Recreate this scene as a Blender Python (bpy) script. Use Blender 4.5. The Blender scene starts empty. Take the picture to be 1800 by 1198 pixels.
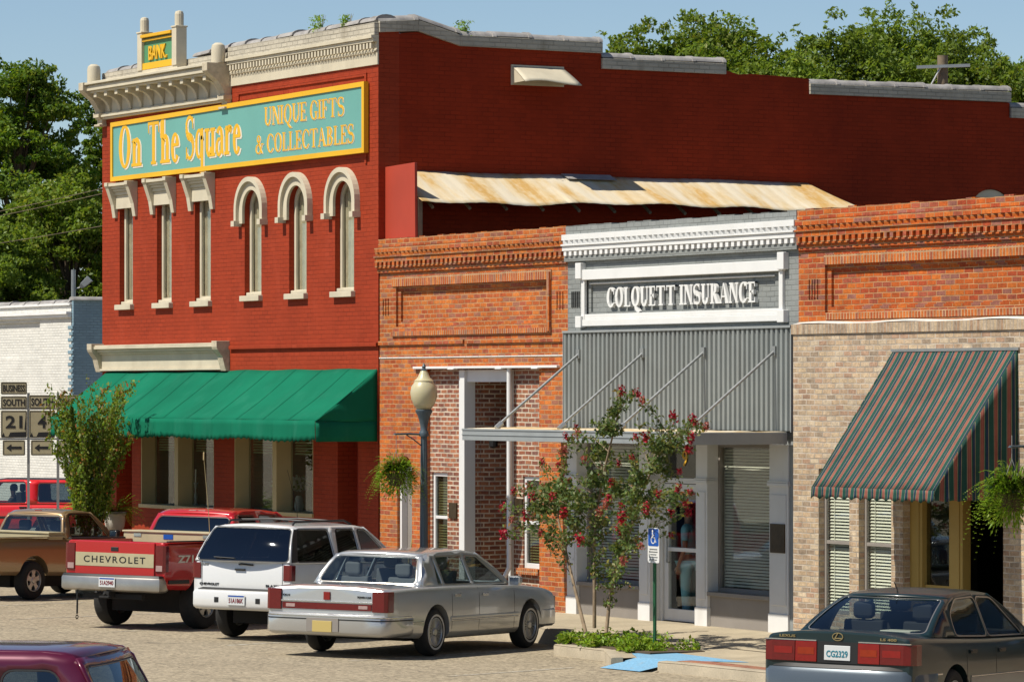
import bpy, bmesh, math, random
import numpy as np
from math import radians as RAD, sin, cos, pi, tan, atan2, sqrt
from mathutils import Vector, Matrix
from mathutils.geometry import delaunay_2d_cdt

S = bpy.context.scene
COL = S.collection
rnd = random.Random(7)

# ------------------------------------------------------------------ camera
FPX = 7134.0                                   # focal length in photo pixels (photo 1800 wide)
TH = atan2(4040.0, FPX)                        # angle between the view axis and the facade line
RV = Vector((sin(TH), cos(TH), 0)); FV = Vector((-cos(TH), sin(TH), 0))
CAM = Vector((51.8576, -32.2171, 3.7))
cd = bpy.data.cameras.new('camera'); cam = bpy.data.objects.new('camera', cd); COL.objects.link(cam)
cam.location = CAM
cam.rotation_euler = (pi / 2, 0, atan2(FV.y, FV.x) - pi / 2)
cd.sensor_width = 36; cd.lens = FPX / 1800 * 36; cd.shift_y = 87 / 1800
cd.clip_start = 1; cd.clip_end = 3000
S.camera = cam

# ------------------------------------------------------------------ light
SUN_AZ = RAD(4)                               # sun stands this far left of straight-out-from-the-facade
SUN_EL = RAD(55)
sdir = Vector((-sin(SUN_AZ) * cos(SUN_EL), -cos(SUN_AZ) * cos(SUN_EL), sin(SUN_EL)))   # towards the sun
W = bpy.data.worlds.new('World'); S.world = W; W.use_nodes = True
wn = W.node_tree.nodes; wl = W.node_tree.links
sky = wn.new('ShaderNodeTexSky'); sky.sky_type = 'NISHITA'; sky.sun_disc = False
sky.sun_elevation = SUN_EL; sky.sun_rotation = atan2(sdir.x, sdir.y)
sky.air_density = 0.85; sky.dust_density = 0.0; sky.ozone_density = 3.0
wl.new(sky.outputs[0], wn['Background'].inputs[0]); wn['Background'].inputs[1].default_value = 0.078
sl = bpy.data.lights.new('sun', 'SUN'); so = bpy.data.objects.new('sun', sl); COL.objects.link(so)
sl.energy = 5.0; sl.angle = RAD(0.5); sl.color = (1.0, 0.94, 0.83)
so.rotation_euler = sdir.to_track_quat('Z', 'Y').to_euler(); so.location = (0, -20, 40)
S.view_settings.view_transform = 'Standard'; S.view_settings.look = 'None'
S.view_settings.exposure = 0.35; S.view_settings.gamma = 1.0

# ------------------------------------------------------------------ object helpers
OFF = {}
def link(o, parent=None):
    COL.objects.link(o)
    if parent is not None: o.parent = parent
    return o
def tag(o, label=None, cat=None, group=None, kind=None):
    if label: o['label'] = label
    if cat: o['category'] = cat
    if group: o['group'] = group
    if kind: o['kind'] = kind
    return o
def empty(name, loc=(0, 0, 0), rotz=0.0, world=False):
    o = bpy.data.objects.new(name, None); COL.objects.link(o)
    o.location = loc; o.rotation_euler = (0, 0, rotz); o.empty_display_size = 0.3
    if world: OFF[o.name] = Vector(loc)
    return o
def copy_tree(o, parent=None):
    c = o.copy(); COL.objects.link(c); c.parent = parent
    for ch in list(o.children): copy_tree(ch, c)
    return c

class MB:
    """collects shapes into one mesh"""
    def __init__(s): s.v = []; s.f = []; s.m = []
    def add(s, vs, fs, m=0):
        b = len(s.v); s.v += [tuple(p) for p in vs]
        for q in fs: s.f.append(tuple(i + b for i in q)); s.m.append(m)
    def box(s, x0, x1, y0, y1, z0, z1, m=0):
        if x0 > x1: x0, x1 = x1, x0
        if y0 > y1: y0, y1 = y1, y0
        if z0 > z1: z0, z1 = z1, z0
        s.add([(x0, y0, z0), (x1, y0, z0), (x1, y1, z0), (x0, y1, z0), (x0, y0, z1), (x1, y0, z1), (x1, y1, z1), (x0, y1, z1)],
              [(0, 3, 2, 1), (4, 5, 6, 7), (0, 1, 5, 4), (1, 2, 6, 5), (2, 3, 7, 6), (3, 0, 4, 7)], m)
    def prism(s, poly, fn0, fn1, m=0):
        """poly: 2D list; fn0 / fn1 map (a, b) to the two end faces"""
        n = len(poly)
        vs = [fn0(*p) for p in poly] + [fn1(*p) for p in poly]
        fs = [tuple(range(n)), tuple(range(2 * n - 1, n - 1, -1))]
        fs += [(i, i + n, (i + 1) % n + n, (i + 1) % n) for i in range(n)]
        s.add(vs, fs, m)
    def prism_y(s, poly, y0, y1, m=0): s.prism(poly, lambda a, b: (a, y0, b), lambda a, b: (a, y1, b), m)
    def prism_x(s, poly, x0, x1, m=0): s.prism(poly, lambda a, b: (x0, a, b), lambda a, b: (x1, a, b), m)
    def prism_z(s, poly, z0, z1, m=0): s.prism(poly, lambda a, b: (a, b, z0), lambda a, b: (a, b, z1), m)
    def tube(s, pts, r, seg=8, m=0, cap=True):
        pts = [Vector(p) for p in pts]; rs = r if isinstance(r, (list, tuple)) else [r] * len(pts)
        rings = []; ref = None
        for i, p in enumerate(pts):
            d = (pts[min(i + 1, len(pts) - 1)] - pts[max(i - 1, 0)]).normalized()
            if ref is None: ref = Vector((0, 0, 1)) if abs(d.z) < .9 else Vector((1, 0, 0))
            a = d.cross(ref).normalized(); b = a.cross(d).normalized(); ref = b
            rings.append([p + (a * cos(2 * pi * k / seg) + b * sin(2 * pi * k / seg)) * rs[i] for k in range(seg)])
        s.loft(rings, True, cap, m)
    def loft(s, rings, closed=True, cap=True, m=0):
        n = len(rings[0]); vs = [p for r in rings for p in r]; fs = []
        for i in range(len(rings) - 1):
            for k in range(n if closed else n - 1):
                k2 = (k + 1) % n
                fs.append((i * n + k, i * n + k2, (i + 1) * n + k2, (i + 1) * n + k))
        if cap: fs += [tuple(range(n - 1, -1, -1)), tuple((len(rings) - 1) * n + k for k in range(n))]
        s.add(vs, fs, m)
    def lathe(s, prof, c=(0, 0, 0), seg=20, m=0, axis='z', cap=True):
        rings = []
        for r, h in prof:
            ring = []
            for k in range(seg):
                a = 2 * pi * k / seg; u, w = r * cos(a), r * sin(a)
                ring.append((c[0] + u, c[1] + w, c[2] + h) if axis == 'z' else ((c[0] + u, c[1] + h, c[2] + w) if axis == 'y' else (c[0] + h, c[1] + u, c[2] + w)))
            rings.append(ring)
        s.loft(rings, True, cap, m)
    def grid(s, fn, nu, nv, m=0):
        vs = [fn(i / nu, j / nv) for j in range(nv + 1) for i in range(nu + 1)]
        fs = [(j * (nu + 1) + i, j * (nu + 1) + i + 1, (j + 1) * (nu + 1) + i + 1, (j + 1) * (nu + 1) + i) for j in range(nv) for i in range(nu)]
        s.add(vs, fs, m)
    def build(s, name, mats, parent=None, smooth=None, bevel=0, solid=None, fix=True, weld=False):
        me = bpy.data.meshes.new(name)
        me.from_pydata([tuple(p) for p in s.v], [], s.f)
        mats = mats if isinstance(mats, (list, tuple)) else [mats]
        for mt in mats: me.materials.append(mt)
        if len(mats) > 1: me.polygons.foreach_set('material_index', s.m)
        if fix:
            bm = bmesh.new(); bm.from_mesh(me)
            if weld: bmesh.ops.remove_doubles(bm, verts=bm.verts, dist=.0008)
            bmesh.ops.recalc_face_normals(bm, faces=bm.faces); bm.to_mesh(me); bm.free()
        return finish(me, name, parent, smooth, bevel, solid)
def finish(me, name, parent=None, smooth=None, bevel=0, solid=None):
    if parent is not None and parent.name in OFF:
        me.transform(Matrix.Translation(-OFF[parent.name]))
    if smooth is not None:
        me.polygons.foreach_set('use_smooth', [True] * len(me.polygons))
        me.set_sharp_from_angle(angle=RAD(smooth))
    o = bpy.data.objects.new(name, me); link(o, parent)
    if parent is not None and parent.name in OFF: OFF[o.name] = OFF[parent.name]
    if solid:
        md = o.modifiers.new('thick', 'SOLIDIFY'); md.thickness = solid; md.offset = -1
    if bevel:
        md = o.modifiers.new('bevel', 'BEVEL'); md.width = bevel; md.segments = 2; md.limit_method = 'ANGLE'; md.angle_limit = RAD(40)
    return o
def boolean(o, cutter_mb):
    """cut a mesh for good (no cutter left behind)"""
    me = bpy.data.meshes.new('cut'); me.from_pydata([tuple(p) for p in cutter_mb.v], [], cutter_mb.f)
    bm = bmesh.new(); bm.from_mesh(me); bmesh.ops.recalc_face_normals(bm, faces=bm.faces); bm.to_mesh(me); bm.free()
    c = bpy.data.objects.new('cut', me); COL.objects.link(c)
    if o.name in OFF: me.transform(Matrix.Translation(-OFF[o.name]))
    par = o.parent; o.parent = None
    md = o.modifiers.new('b', 'BOOLEAN'); md.object = c; md.operation = 'DIFFERENCE'; md.solver = 'EXACT'; md.use_self = True
    dg = bpy.context.evaluated_depsgraph_get(); dg.update()
    nm = bpy.data.meshes.new_from_object(o.evaluated_get(dg))
    o.modifiers.clear(); old = o.data; o.data = nm; nm.name = old.name
    bpy.data.objects.remove(c); bpy.data.meshes.remove(me)
    o.parent = par
    return o
def spot(px, py, Y):
    """point of the plane y = Y seen at a place of the photo (1800 x 1198)"""
    d = FV + RV * ((px - 900) / FPX) + Vector((0, 0, -(py - 686) / FPX))
    return CAM + d * ((Y - CAM.y) / d.y)
def afar(px, dist, z=0.0):
    """ground point at a distance along the view"""
    p = CAM + FV * dist + RV * ((px - 900) / FPX * dist); p.z = z
    return p

# ------------------------------------------------------------------ materials
ALB = 0.78                                     # base colours scaled down against the raised exposure, so shade renders deeper
def dull(c): return tuple(x * ALB for x in c)
class NT:
    def __init__(s, name):
        s.mat = bpy.data.materials.new(name); s.mat.use_nodes = True
        s.t = s.mat.node_tree; s.n = s.t.nodes; s.b = s.n['Principled BSDF']; s.out = s.n['Material Output']
    def node(s, typ, **kw):
        n = s.n.new('ShaderNode' + typ)
        for k, v in kw.items(): setattr(n, k, v)
        return n
    def L(s, a, b): s.t.links.new(a, b)
    def math(s, op, a, b=None, c=None):
        n = s.node('Math', operation=op)
        for i, x in enumerate((a, b, c)):
            if x is None: continue
            if isinstance(x, (int, float)): n.inputs[i].default_value = x
            else: s.L(x, n.inputs[i])
        return n.outputs[0]
    def noise(s, vec, scale, detail=4, rough=.55):
        n = s.node('TexNoise'); n.inputs['Scale'].default_value = scale; n.inputs['Detail'].default_value = detail; n.inputs['Roughness'].default_value = rough
        if vec is not None: s.L(vec, n.inputs['Vector'])
        return n.outputs['Fac']
    def ramp(s, fac, stops, interp='LINEAR'):
        n = s.node('ValToRGB'); n.color_ramp.interpolation = interp; e = n.color_ramp.elements
        while len(e) < len(stops): e.new(.5)
        for k, (p, c) in enumerate(stops):
            e[k].position = p; e[k].color = (c[0], c[1], c[2], 1) if not isinstance(c, (int, float)) else (c, c, c, 1)
        s.L(fac, n.inputs[0]); return n.outputs[0]
    def mix(s, fac, a, b, mode='MIX'):
        n = s.node('Mix', data_type='RGBA', blend_type=mode)
        for i, x in ((0, fac), (6, a), (7, b)):
            if isinstance(x, (int, float)): n.inputs[i].default_value = x
            elif isinstance(x, tuple): n.inputs[i].default_value = (*x, 1)
            else: s.L(x, n.inputs[i])
        return n.outputs[2]
    def bump(s, h, strength=.3, dist=.02):
        n = s.node('Bump'); n.inputs['Strength'].default_value = strength; n.inputs['Distance'].default_value = dist
        s.L(h, n.inputs['Height']); s.L(n.outputs[0], s.b.inputs['Normal']); return n
    def pos(s): return s.node('NewGeometry').outputs['Position']
    def obj(s): return s.node('TexCoord').outputs['Object']
    def wallvec(s):
        """(along, up) of an upright wall or (x, y) of a flat top, in metres"""
        g = s.node('NewGeometry'); p = s.node('SeparateXYZ'); s.L(g.outputs['Position'], p.inputs[0])
        q = s.node('SeparateXYZ'); s.L(g.outputs['True Normal'], q.inputs[0])
        ax = s.math('GREATER_THAN', s.math('ABSOLUTE', q.outputs[0]), .6)
        az = s.math('GREATER_THAN', s.math('ABSOLUTE', q.outputs[2]), .6)
        def sel(f, a, b): return s.math('ADD', s.math('MULTIPLY', a, s.math('SUBTRACT', 1, f)), s.math('MULTIPLY', b, f))
        u = sel(ax, p.outputs[0], p.outputs[1]); v = sel(az, p.outputs[2], p.outputs[1])
        c = s.node('CombineXYZ'); s.L(u, c.inputs[0]); s.L(v, c.inputs[1]); return c.outputs[0]

def paint(name, col, rough=.55, vary=.12, scale=1.2, bump=.0, metal=0.0, dirt=None, fine=25, spec=.4):
    col = dull(col); t = NT(name); p = t.pos()
    n = t.noise(p, scale, 5); n2 = t.noise(p, fine, 3)
    lo = tuple(c * (1 - vary) for c in col); hi = tuple(min(1, c * (1 + vary)) for c in col)
    c = t.ramp(n, [(.3, lo), (.7, hi)])
    if dirt:
        st = t.node('Mapping'); st.inputs['Scale'].default_value = (1, 1, .25); t.L(p, st.inputs[0])
        d = t.ramp(t.noise(st.outputs[0], 2.2, 6, .65), [(.52, 0.0), (.75, 1.0)])
        c = t.mix(t.math('MULTIPLY', d, dirt[0]), c, dirt[1])
    t.L(c, t.b.inputs['Base Color']); t.b.inputs['Roughness'].default_value = rough; t.b.inputs['Metallic'].default_value = metal
    t.b.inputs['Specular IOR Level'].default_value = spec
    if bump: t.bump(n2, bump, .01)
    return t.mat
def brick(name, cols, mortar, bw=.215, bh=.0755, mw=.011, bump=.6, rough=.85, soldier=False, dirt=None, mort_soft=.25):
    cols = [dull(c) for c in cols]; mortar = dull(mortar); t = NT(name); v = t.wallvec()
    wob = t.noise(t.pos(), 3.5, 2)
    w2 = t.node('VectorMath', operation='ADD'); cw = t.node('CombineXYZ')
    k = t.math('MULTIPLY', t.math('SUBTRACT', wob, .5), .02); t.L(k, cw.inputs[0]); t.L(k, cw.inputs[1])
    t.L(v, w2.inputs[0]); t.L(cw.outputs[0], w2.inputs[1])
    b = t.node('TexBrick'); t.L(w2.outputs[0], b.inputs['Vector'])
    b.inputs['Scale'].default_value = 1; b.inputs['Mortar Size'].default_value = mw; b.inputs['Mortar Smooth'].default_value = mort_soft
    b.inputs['Brick Width'].default_value = bw; b.inputs['Row Height'].default_value = bh
    b.inputs['Color1'].default_value = (0, 0, 0, 1); b.inputs['Color2'].default_value = (1, 1, 1, 1); b.inputs['Mortar'].default_value = (.5, .5, .5, 1)
    if soldier: b.offset = 0
    n = len(cols)
    c = t.ramp(b.outputs['Color'], [(i / n, cc) for i, cc in enumerate(cols)], 'CONSTANT')
    big = t.ramp(t.noise(t.pos(), .9, 5), [(.3, .72), (.7, 1.18)])
    sm = t.ramp(t.noise(t.pos(), 38, 4, .7), [(.25, .68), (.75, 1.25)])
    mid = t.ramp(t.noise(t.pos(), 13, 4, .65), [(.3, .74), (.7, 1.2)])
    c = t.mix(1.0, t.mix(1.0, t.mix(1.0, c, big, 'MULTIPLY'), sm, 'MULTIPLY'), mid, 'MULTIPLY')
    mo = t.mix(1.0, mortar, t.ramp(t.noise(t.pos(), 5, 4), [(.3, .6), (.7, 1.2)]), 'MULTIPLY')
    c = t.mix(b.outputs['Fac'], c, mo)
    if dirt:
        d = t.ramp(t.noise(t.pos(), 1.6, 6, .7), [(.55, 0.0), (.75, 1.0)])
        c = t.mix(t.math('MULTIPLY', d, dirt[0]), c, dirt[1])
    t.L(c, t.b.inputs['Base Color']); t.b.inputs['Roughness'].default_value = rough; t.b.inputs['Specular IOR Level'].default_value = .25
    h = t.math('ADD', t.math('MULTIPLY', b.outputs['Fac'], -1.0), t.math('MULTIPLY', t.noise(t.pos(), 60, 3), .35))
    t.bump(h, bump, .012)
    return t.mat
def painted_brick(name, col, vary=.12, bump=.55, dirt=None, bw=.215, bh=.0755, lo=.8, rough=.75):
    col = dull(col); t = NT(name); v = t.wallvec()
    b = t.node('TexBrick'); t.L(v, b.inputs['Vector'])
    b.inputs['Scale'].default_value = 1; b.inputs['Mortar Size'].default_value = .009; b.inputs['Mortar Smooth'].default_value = .4
    b.inputs['Brick Width'].default_value = bw; b.inputs['Row Height'].default_value = bh
    b.inputs['Color1'].default_value = (0, 0, 0, 1); b.inputs['Color2'].default_value = (1, 1, 1, 1)
    p = t.pos()
    c = t.ramp(t.noise(p, .8, 6, .6), [(.3, tuple(x * (1 - vary) for x in col)), (.7, tuple(min(1, x * (1 + vary)) for x in col))])
    c = t.mix(1.0, c, t.ramp(b.outputs['Color'], [(0, .93), (1, 1.06)]), 'MULTIPLY')
    miss = t.ramp(t.noise(p, 2.3, 4, .6), [(.42, 0.0), (.62, 1.0)])
    c = t.mix(t.math('MULTIPLY', b.outputs['Fac'], t.math('MULTIPLY', miss, .55)), c, tuple(x * lo * .55 for x in col))
    if dirt:
        st = t.node('Mapping'); st.inputs['Scale'].default_value = (1, 1, .3); t.L(p, st.inputs[0])
        d = t.ramp(t.noise(st.outputs[0], 1.8, 6, .7), [(.55, 0.0), (.78, 1.0)])
        c = t.mix(t.math('MULTIPLY', d, dirt[0]), c, dirt[1])
    t.L(c, t.b.inputs['Base Color']); t.b.inputs['Roughness'].default_value = rough; t.b.inputs['Specular IOR Level'].default_value = .12
    h = t.math('ADD', t.math('MULTIPLY', b.outputs['Fac'], -1.0), t.math('MULTIPLY', t.noise(p, 30, 3), .5))
    t.bump(h, bump, .010)
    return t.mat
def glass(name, tint=(.75, .8, .8), rough=.02, refl=(.9, .95, 1), ior=1.5):
    t = NT(name); t.n.remove(t.b)
    tr = t.node('BsdfTransparent'); tr.inputs[0].default_value = (*tint, 1)
    gl = t.node('BsdfGlossy'); gl.inputs['Color'].default_value = (*refl, 1); gl.inputs['Roughness'].default_value = rough
    gm = t.node('NewGeometry'); dp = t.node('VectorMath', operation='DOT_PRODUCT'); t.L(gm.outputs['Incoming'], dp.inputs[0]); t.L(gm.outputs['Normal'], dp.inputs[1])
    f0 = ((ior - 1) / (ior + 1)) ** 2 * 1.7
    fr = t.math('MULTIPLY_ADD', t.math('POWER', t.math('SUBTRACT', 1.0, t.math('ABSOLUTE', dp.outputs['Value'])), 5.0), 1 - f0, f0)
    nb = t.node('Bump'); nb.inputs['Strength'].default_value = .04; nb.inputs['Distance'].default_value = .05
    t.L(t.noise(t.pos(), .9, 2), nb.inputs['Height']); t.L(nb.outputs[0], gl.inputs['Normal'])
    mx = t.node('MixShader'); t.L(fr, mx.inputs[0]); t.L(tr.outputs[0], mx.inputs[1]); t.L(gl.outputs[0], mx.inputs[2])
    t.L(mx.outputs[0], t.out.inputs[0]); return t.mat
def carpaint(name, col, metal=.3, rough=.32, coat=1.0, dirt=.25):
    t = NT(name); o = t.obj()
    fl = t.ramp(t.noise(t.pos(), 900, 2), [(.3, tuple(c * .85 for c in col)), (.7, tuple(min(1, c * 1.15) for c in col))])
    sx = t.node('SeparateXYZ'); t.L(o, sx.inputs[0])
    low = t.ramp(t.math('ADD', sx.outputs[2], t.math('MULTIPLY', t.noise(o, 3, 5), .5)), [(.45, 1.0), (1.0, 0.0)])
    d = t.math('MULTIPLY', low, dirt)
    t.L(t.mix(d, fl, (.33, .27, .19)), t.b.inputs['Base Color'])
    t.L(t.math('ADD', rough, t.math('MULTIPLY', d, .5)), t.b.inputs['Roughness'])
    t.b.inputs['Metallic'].default_value = metal; t.b.inputs['Coat Weight'].default_value = coat; t.b.inputs['Specular IOR Level'].default_value = .3; t.b.inputs['Coat Roughness'].default_value = .06
    return t.mat
def leafmat(name, cols, trans=.35, rough=.5):
    t = NT(name); g = t.node('NewGeometry')
    c = t.ramp(g.outputs['Random Per Island'], [(i / max(1, len(cols) - 1), cc) for i, cc in enumerate(cols)])
    c = t.mix(1.0, c, t.ramp(t.noise(t.pos(), .35, 3), [(.3, .7), (.7, 1.3)]), 'MULTIPLY')
    t.L(c, t.b.inputs['Base Color']); t.b.inputs['Roughness'].default_value = rough; t.b.inputs['Specular IOR Level'].default_value = .25
    ts = t.node('BsdfTranslucent'); t.L(t.mix(1.0, c, (1.3, 1.25, .6), 'MULTIPLY'), ts.inputs[0])
    mx = t.node('MixShader'); mx.inputs[0].default_value = trans
    t.L(t.b.outputs[0], mx.inputs[1]); t.L(ts.outputs[0], mx.inputs[2]); t.L(mx.outputs[0], t.out.inputs[0])
    return t.mat

M = {}
RED = (.355, .047, .017)
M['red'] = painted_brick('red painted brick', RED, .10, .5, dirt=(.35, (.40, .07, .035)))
M['red_side_shade'] = painted_brick('red painted side brick with shade in colour', (.34, .034, .009), .14, .45, dirt=(.65, (.19, .018, .007)))  # shade put into the base colour: the front's red, darkened; streaks are dirt
M['red_flat'] = paint('red painted board', (.46, .055, .025), .6, .08)
M['red_dark'] = paint('dark red painted wood', (.36, .04, .02), .6, .1)
M['beige'] = paint('cream trim paint', (.66, .59, .44), .6, .1, 2.0, .15, dirt=(.35, (.36, .31, .22)))
M['beige_rough'] = paint('cream carved stone paint', (.60, .52, .38), .75, .18, 9, .6)
M['coping'] = paint('weathered grey clay coping', (.36, .34, .32), .7, .3, 3, .4, dirt=(.7, (.14, .13, .13)))
M['copbrick'] = painted_brick('weathered cream parapet brick', (.56, .51, .41), .16, .9, dirt=(.8, (.22, .19, .14)))
M['ochre'] = paint('ochre trim paint', (.40, .27, .07), .55, .1)
M['tan_trim'] = paint('tan window trim', (.52, .40, .19), .55, .1)
OR = [(.52, .125, .026), (.62, .17, .033), (.47, .10, .028), (.64, .195, .04), (.42, .105, .05), (.56, .14, .03), (.38, .15, .09), (.60, .155, .03), (.50, .12, .034)]
M['orange'] = brick('orange red old brick', OR, (.54, .31, .15), mw=.0085, dirt=(.3, (.32, .19, .11)))
M['orange2'] = brick('deep orange old brick', [(.52, .105, .02), (.62, .14, .022), (.46, .08, .025), (.64, .165, .026), (.42, .10, .05), (.56, .12, .022), (.36, .14, .10), (.60, .13, .022)], (.52, .28, .13), mw=.008, dirt=(.25, (.3, .15, .08)))
M['soldier'] = brick('orange brick on end', OR, (.56, .36, .2), bw=.072, bh=.40, mw=.011, soldier=True, dirt=(.3, (.32, .2, .13)))
M['infill'] = brick('new red brown brick', [(.36, .13, .07), (.42, .15, .08), (.30, .11, .07), (.46, .19, .10), (.26, .12, .09), (.39, .14, .075)], (.66, .55, .42), bw=.21, bh=.076, mw=.013)
M['tanbrick'] = brick('mixed tan brick', [(.56, .42, .28), (.60, .45, .29), (.50, .36, .24), (.47, .30, .20), (.63, .50, .35), (.36, .27, .19), (.58, .42, .27), (.50, .35, .23)], (.55, .47, .38), bw=.21, bh=.076, mw=.010)
M['tansoldier'] = brick('tan brick on end', [(.56, .42, .28), (.60, .45, .29), (.50, .36, .24), (.46, .30, .19), (.60, .47, .33), (.40, .29, .2)], (.5, .42, .33), bw=.075, bh=.4, mw=.010, soldier=True)
M['greybrick'] = painted_brick('grey painted brick', (.285, .30, .29), .07, .6)
M['grey_panel'] = paint('grey corrugated metal', (.25, .27, .262), .5, .10, 1.4, 0, .0, dirt=(.35, (.14, .13, .115)))
M['grey_trim'] = paint('grey canopy metal', (.31, .33, .33), .45, .12, 2)
M['white'] = paint('white trim paint', (.82, .82, .80), .5, .04, 2, dirt=(.22, (.46, .43, .37)))
M['whitebrick'] = painted_brick('white painted brick', (.78, .76, .70), .06, .7)
M['white_off'] = paint('off white pilaster paint', (.86, .85, .83), .5, .05, 2, dirt=(.3, (.42, .39, .34)))
M['bulkhead'] = paint('grey brown bulkhead panel', (.30, .27, .24), .6, .1, dirt=(.3, (.2, .17, .14)))
M['blue_wall'] = painted_brick('blue painted brick', (.25, .37, .44), .12, .6)
M['tar'] = paint('dark roofing felt', (.05, .048, .046), .95, .3, 3)
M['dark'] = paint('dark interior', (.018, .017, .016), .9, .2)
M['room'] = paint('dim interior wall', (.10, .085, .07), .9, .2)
M['curtain'] = paint('beige curtain', (.55, .49, .36), .8, .2, 5)
M['blind'] = paint('cream blind slats', (.84, .84, .74), .6, .05)
M['yblind'] = paint('yellow green blind slats', (.42, .40, .20), .6, .08)
M['shopglass'] = glass('shop window glass', (.95, .96, .93))
M['darkglass'] = glass('dim shop glass', (.72, .74, .70))
M['bronze'] = paint('bronze plaque', (.09, .06, .03), .4, .2, 8, .3, .5)
M['gold'] = paint('gold lettering', (.75, .42, .03), .5, .05)
M['yellow'] = paint('yellow sign paint', (.86, .48, .012), .5, .06)
M['teal'] = paint('teal sign paint', (.16, .42, .37), .55, .05, 1.0)
M['signwhite'] = paint('cream lettering paint', (.80, .74, .60), .5, .05)
M['bankgreen'] = paint('bank panel green', (.10, .30, .14), .55, .08)
M['rod'] = paint('galvanised rod', (.40, .41, .40), .4, .1, 5, 0, .6)
M['black'] = paint('black paint', (.02, .02, .02), .5, .2)
M['lamp_iron'] = paint('blue black lamp iron', (.075, .105, .125), .4, .15)
M['basket'] = paint('basket moss', (.10, .07, .035), .9, .4, 20, .5)
M['stone'] = paint('white cast stone', (.62, .58, .50), .8, .15, 6, .4)
M['pole'] = paint('weathered pole wood', (.22, .17, .11), .9, .3, 4)
M['bark'] = paint('tan smooth bark', (.30, .22, .14), .8, .3, 8, .3)
M['treebark'] = paint('brown tree bark', (.12, .085, .055), .9, .3, 3, .5)
M['signpost'] = paint('green sign post', (.03, .16, .07), .5, .1)
M['hcblue'] = paint('sign blue', (.012, .09, .42), .4, .03)
M['roadsign'] = paint('sign sheet white', (.50, .44, .27), .5, .1, 3)

def rusty():
    t = NT('rust streaked tin'); p = t.pos()
    mp = t.node('Mapping'); mp.inputs['Scale'].default_value = (.35, 1.6, .35); t.L(p, mp.inputs[0])
    n = t.noise(mp.outputs[0], 1.3, 6, .6)
    c = t.ramp(n, [(.40, (.60, .53, .40)), (.52, (.56, .43, .24)), (.60, (.50, .30, .09)), (.70, (.54, .37, .16))])
    c = t.mix(t.ramp(t.noise(p, 9, 5), [(.45, 0.0), (.8, .5)]), c, (.66, .56, .40))
    t.L(c, t.b.inputs['Base Color']); t.b.inputs['Roughness'].default_value = .6; t.b.inputs['Metallic'].default_value = .0
    return t.mat
M['rusty'] = rusty()
def asphalt():
    t = NT('sand coloured asphalt'); p = t.pos()
    n1 = t.noise(p, 34, 5, .7); n2 = t.noise(p, 1.3, 5); n3 = t.noise(p, .22, 4)
    vo = t.node('TexVoronoi'); vo.inputs['Scale'].default_value = 22; t.L(p, vo.inputs['Vector'])
    sp = t.node('SeparateColor'); t.L(vo.outputs['Color'], sp.inputs[0])
    c = t.ramp(n1, [(.28, (.19, .155, .108)), (.45, (.285, .238, .165)), (.62, (.34, .285, .203)), (.8, (.43, .37, .28))])
    c = t.mix(1.0, c, t.ramp(sp.outputs[0], [(0, .62), (.5, 1.0), (1, 1.32)]), 'MULTIPLY')
    c = t.mix(1.0, c, t.ramp(n2, [(.3, .92), (.7, 1.07)]), 'MULTIPLY')
    c = t.mix(1.0, c, t.ramp(n3, [(.3, .92), (.7, 1.06)]), 'MULTIPLY')
    wv = t.node('VectorMath', operation='ADD'); t.L(p, wv.inputs[0])
    nc = t.node('TexNoise'); nc.inputs['Scale'].default_value = .8; t.L(p, nc.inputs['Vector'])
    sm = t.node('VectorMath', operation='SCALE'); sm.inputs['Scale'].default_value = 1.6; t.L(nc.outputs['Color'], sm.inputs[0]); t.L(sm.outputs[0], wv.inputs[1])
    ve = t.node('TexVoronoi', feature='DISTANCE_TO_EDGE'); ve.inputs['Scale'].default_value = .22; t.L(wv.outputs[0], ve.inputs['Vector'])
    crack = t.ramp(ve.outputs['Distance'], [(.0015, .55), (.005, 0.0)])
    c = t.mix(crack, c, (.09, .075, .06))
    ol = t.ramp(t.noise(p, .5, 5, .6), [(.62, 0.0), (.76, .4)])
    c = t.mix(ol, c, (.15, .125, .095))
    t.L(c, t.b.inputs['Base Color']); t.b.inputs['Roughness'].default_value = .9; t.b.inputs['Specular IOR Level'].default_value = .2
    t.bump(n1, .5, .010); return t.mat
M['asphalt'] = asphalt()
def concrete(name, col, seam=None):
    col = dull(col)
    t = NT(name); p = t.pos()
    c = t.ramp(t.noise(p, 1.5, 6, .65), [(.3, tuple(x * .78 for x in col)), (.7, tuple(x * 1.12 for x in col))])
    c = t.mix(1.0, c, t.ramp(t.noise(p, 45, 4, .7), [(.3, .82), (.7, 1.12)]), 'MULTIPLY')
    if seam:
        b = t.node('TexBrick'); t.L(p, b.inputs['Vector']); b.offset = 0
        b.inputs['Scale'].default_value = 1; b.inputs['Brick Width'].default_value = seam; b.inputs['Row Height'].default_value = seam; b.inputs['Mortar Size'].default_value = .008
        c = t.mix(t.math('MULTIPLY', b.outputs['Fac'], .7), c, tuple(x * .3 for x in col))
    t.L(c, t.b.inputs['Base Color']); t.b.inputs['Roughness'].default_value = .85; t.bump(t.noise(p, 60, 3), .25, .006); return t.mat
M['walk'] = concrete('warm concrete paving', (.50, .42, .29), 1.5)
M['kerb_dark'] = paint('dark paving line', (.12, .09, .06), .9, .2)
M['kerb'] = concrete('kerb concrete', (.46, .39, .28))
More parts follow.
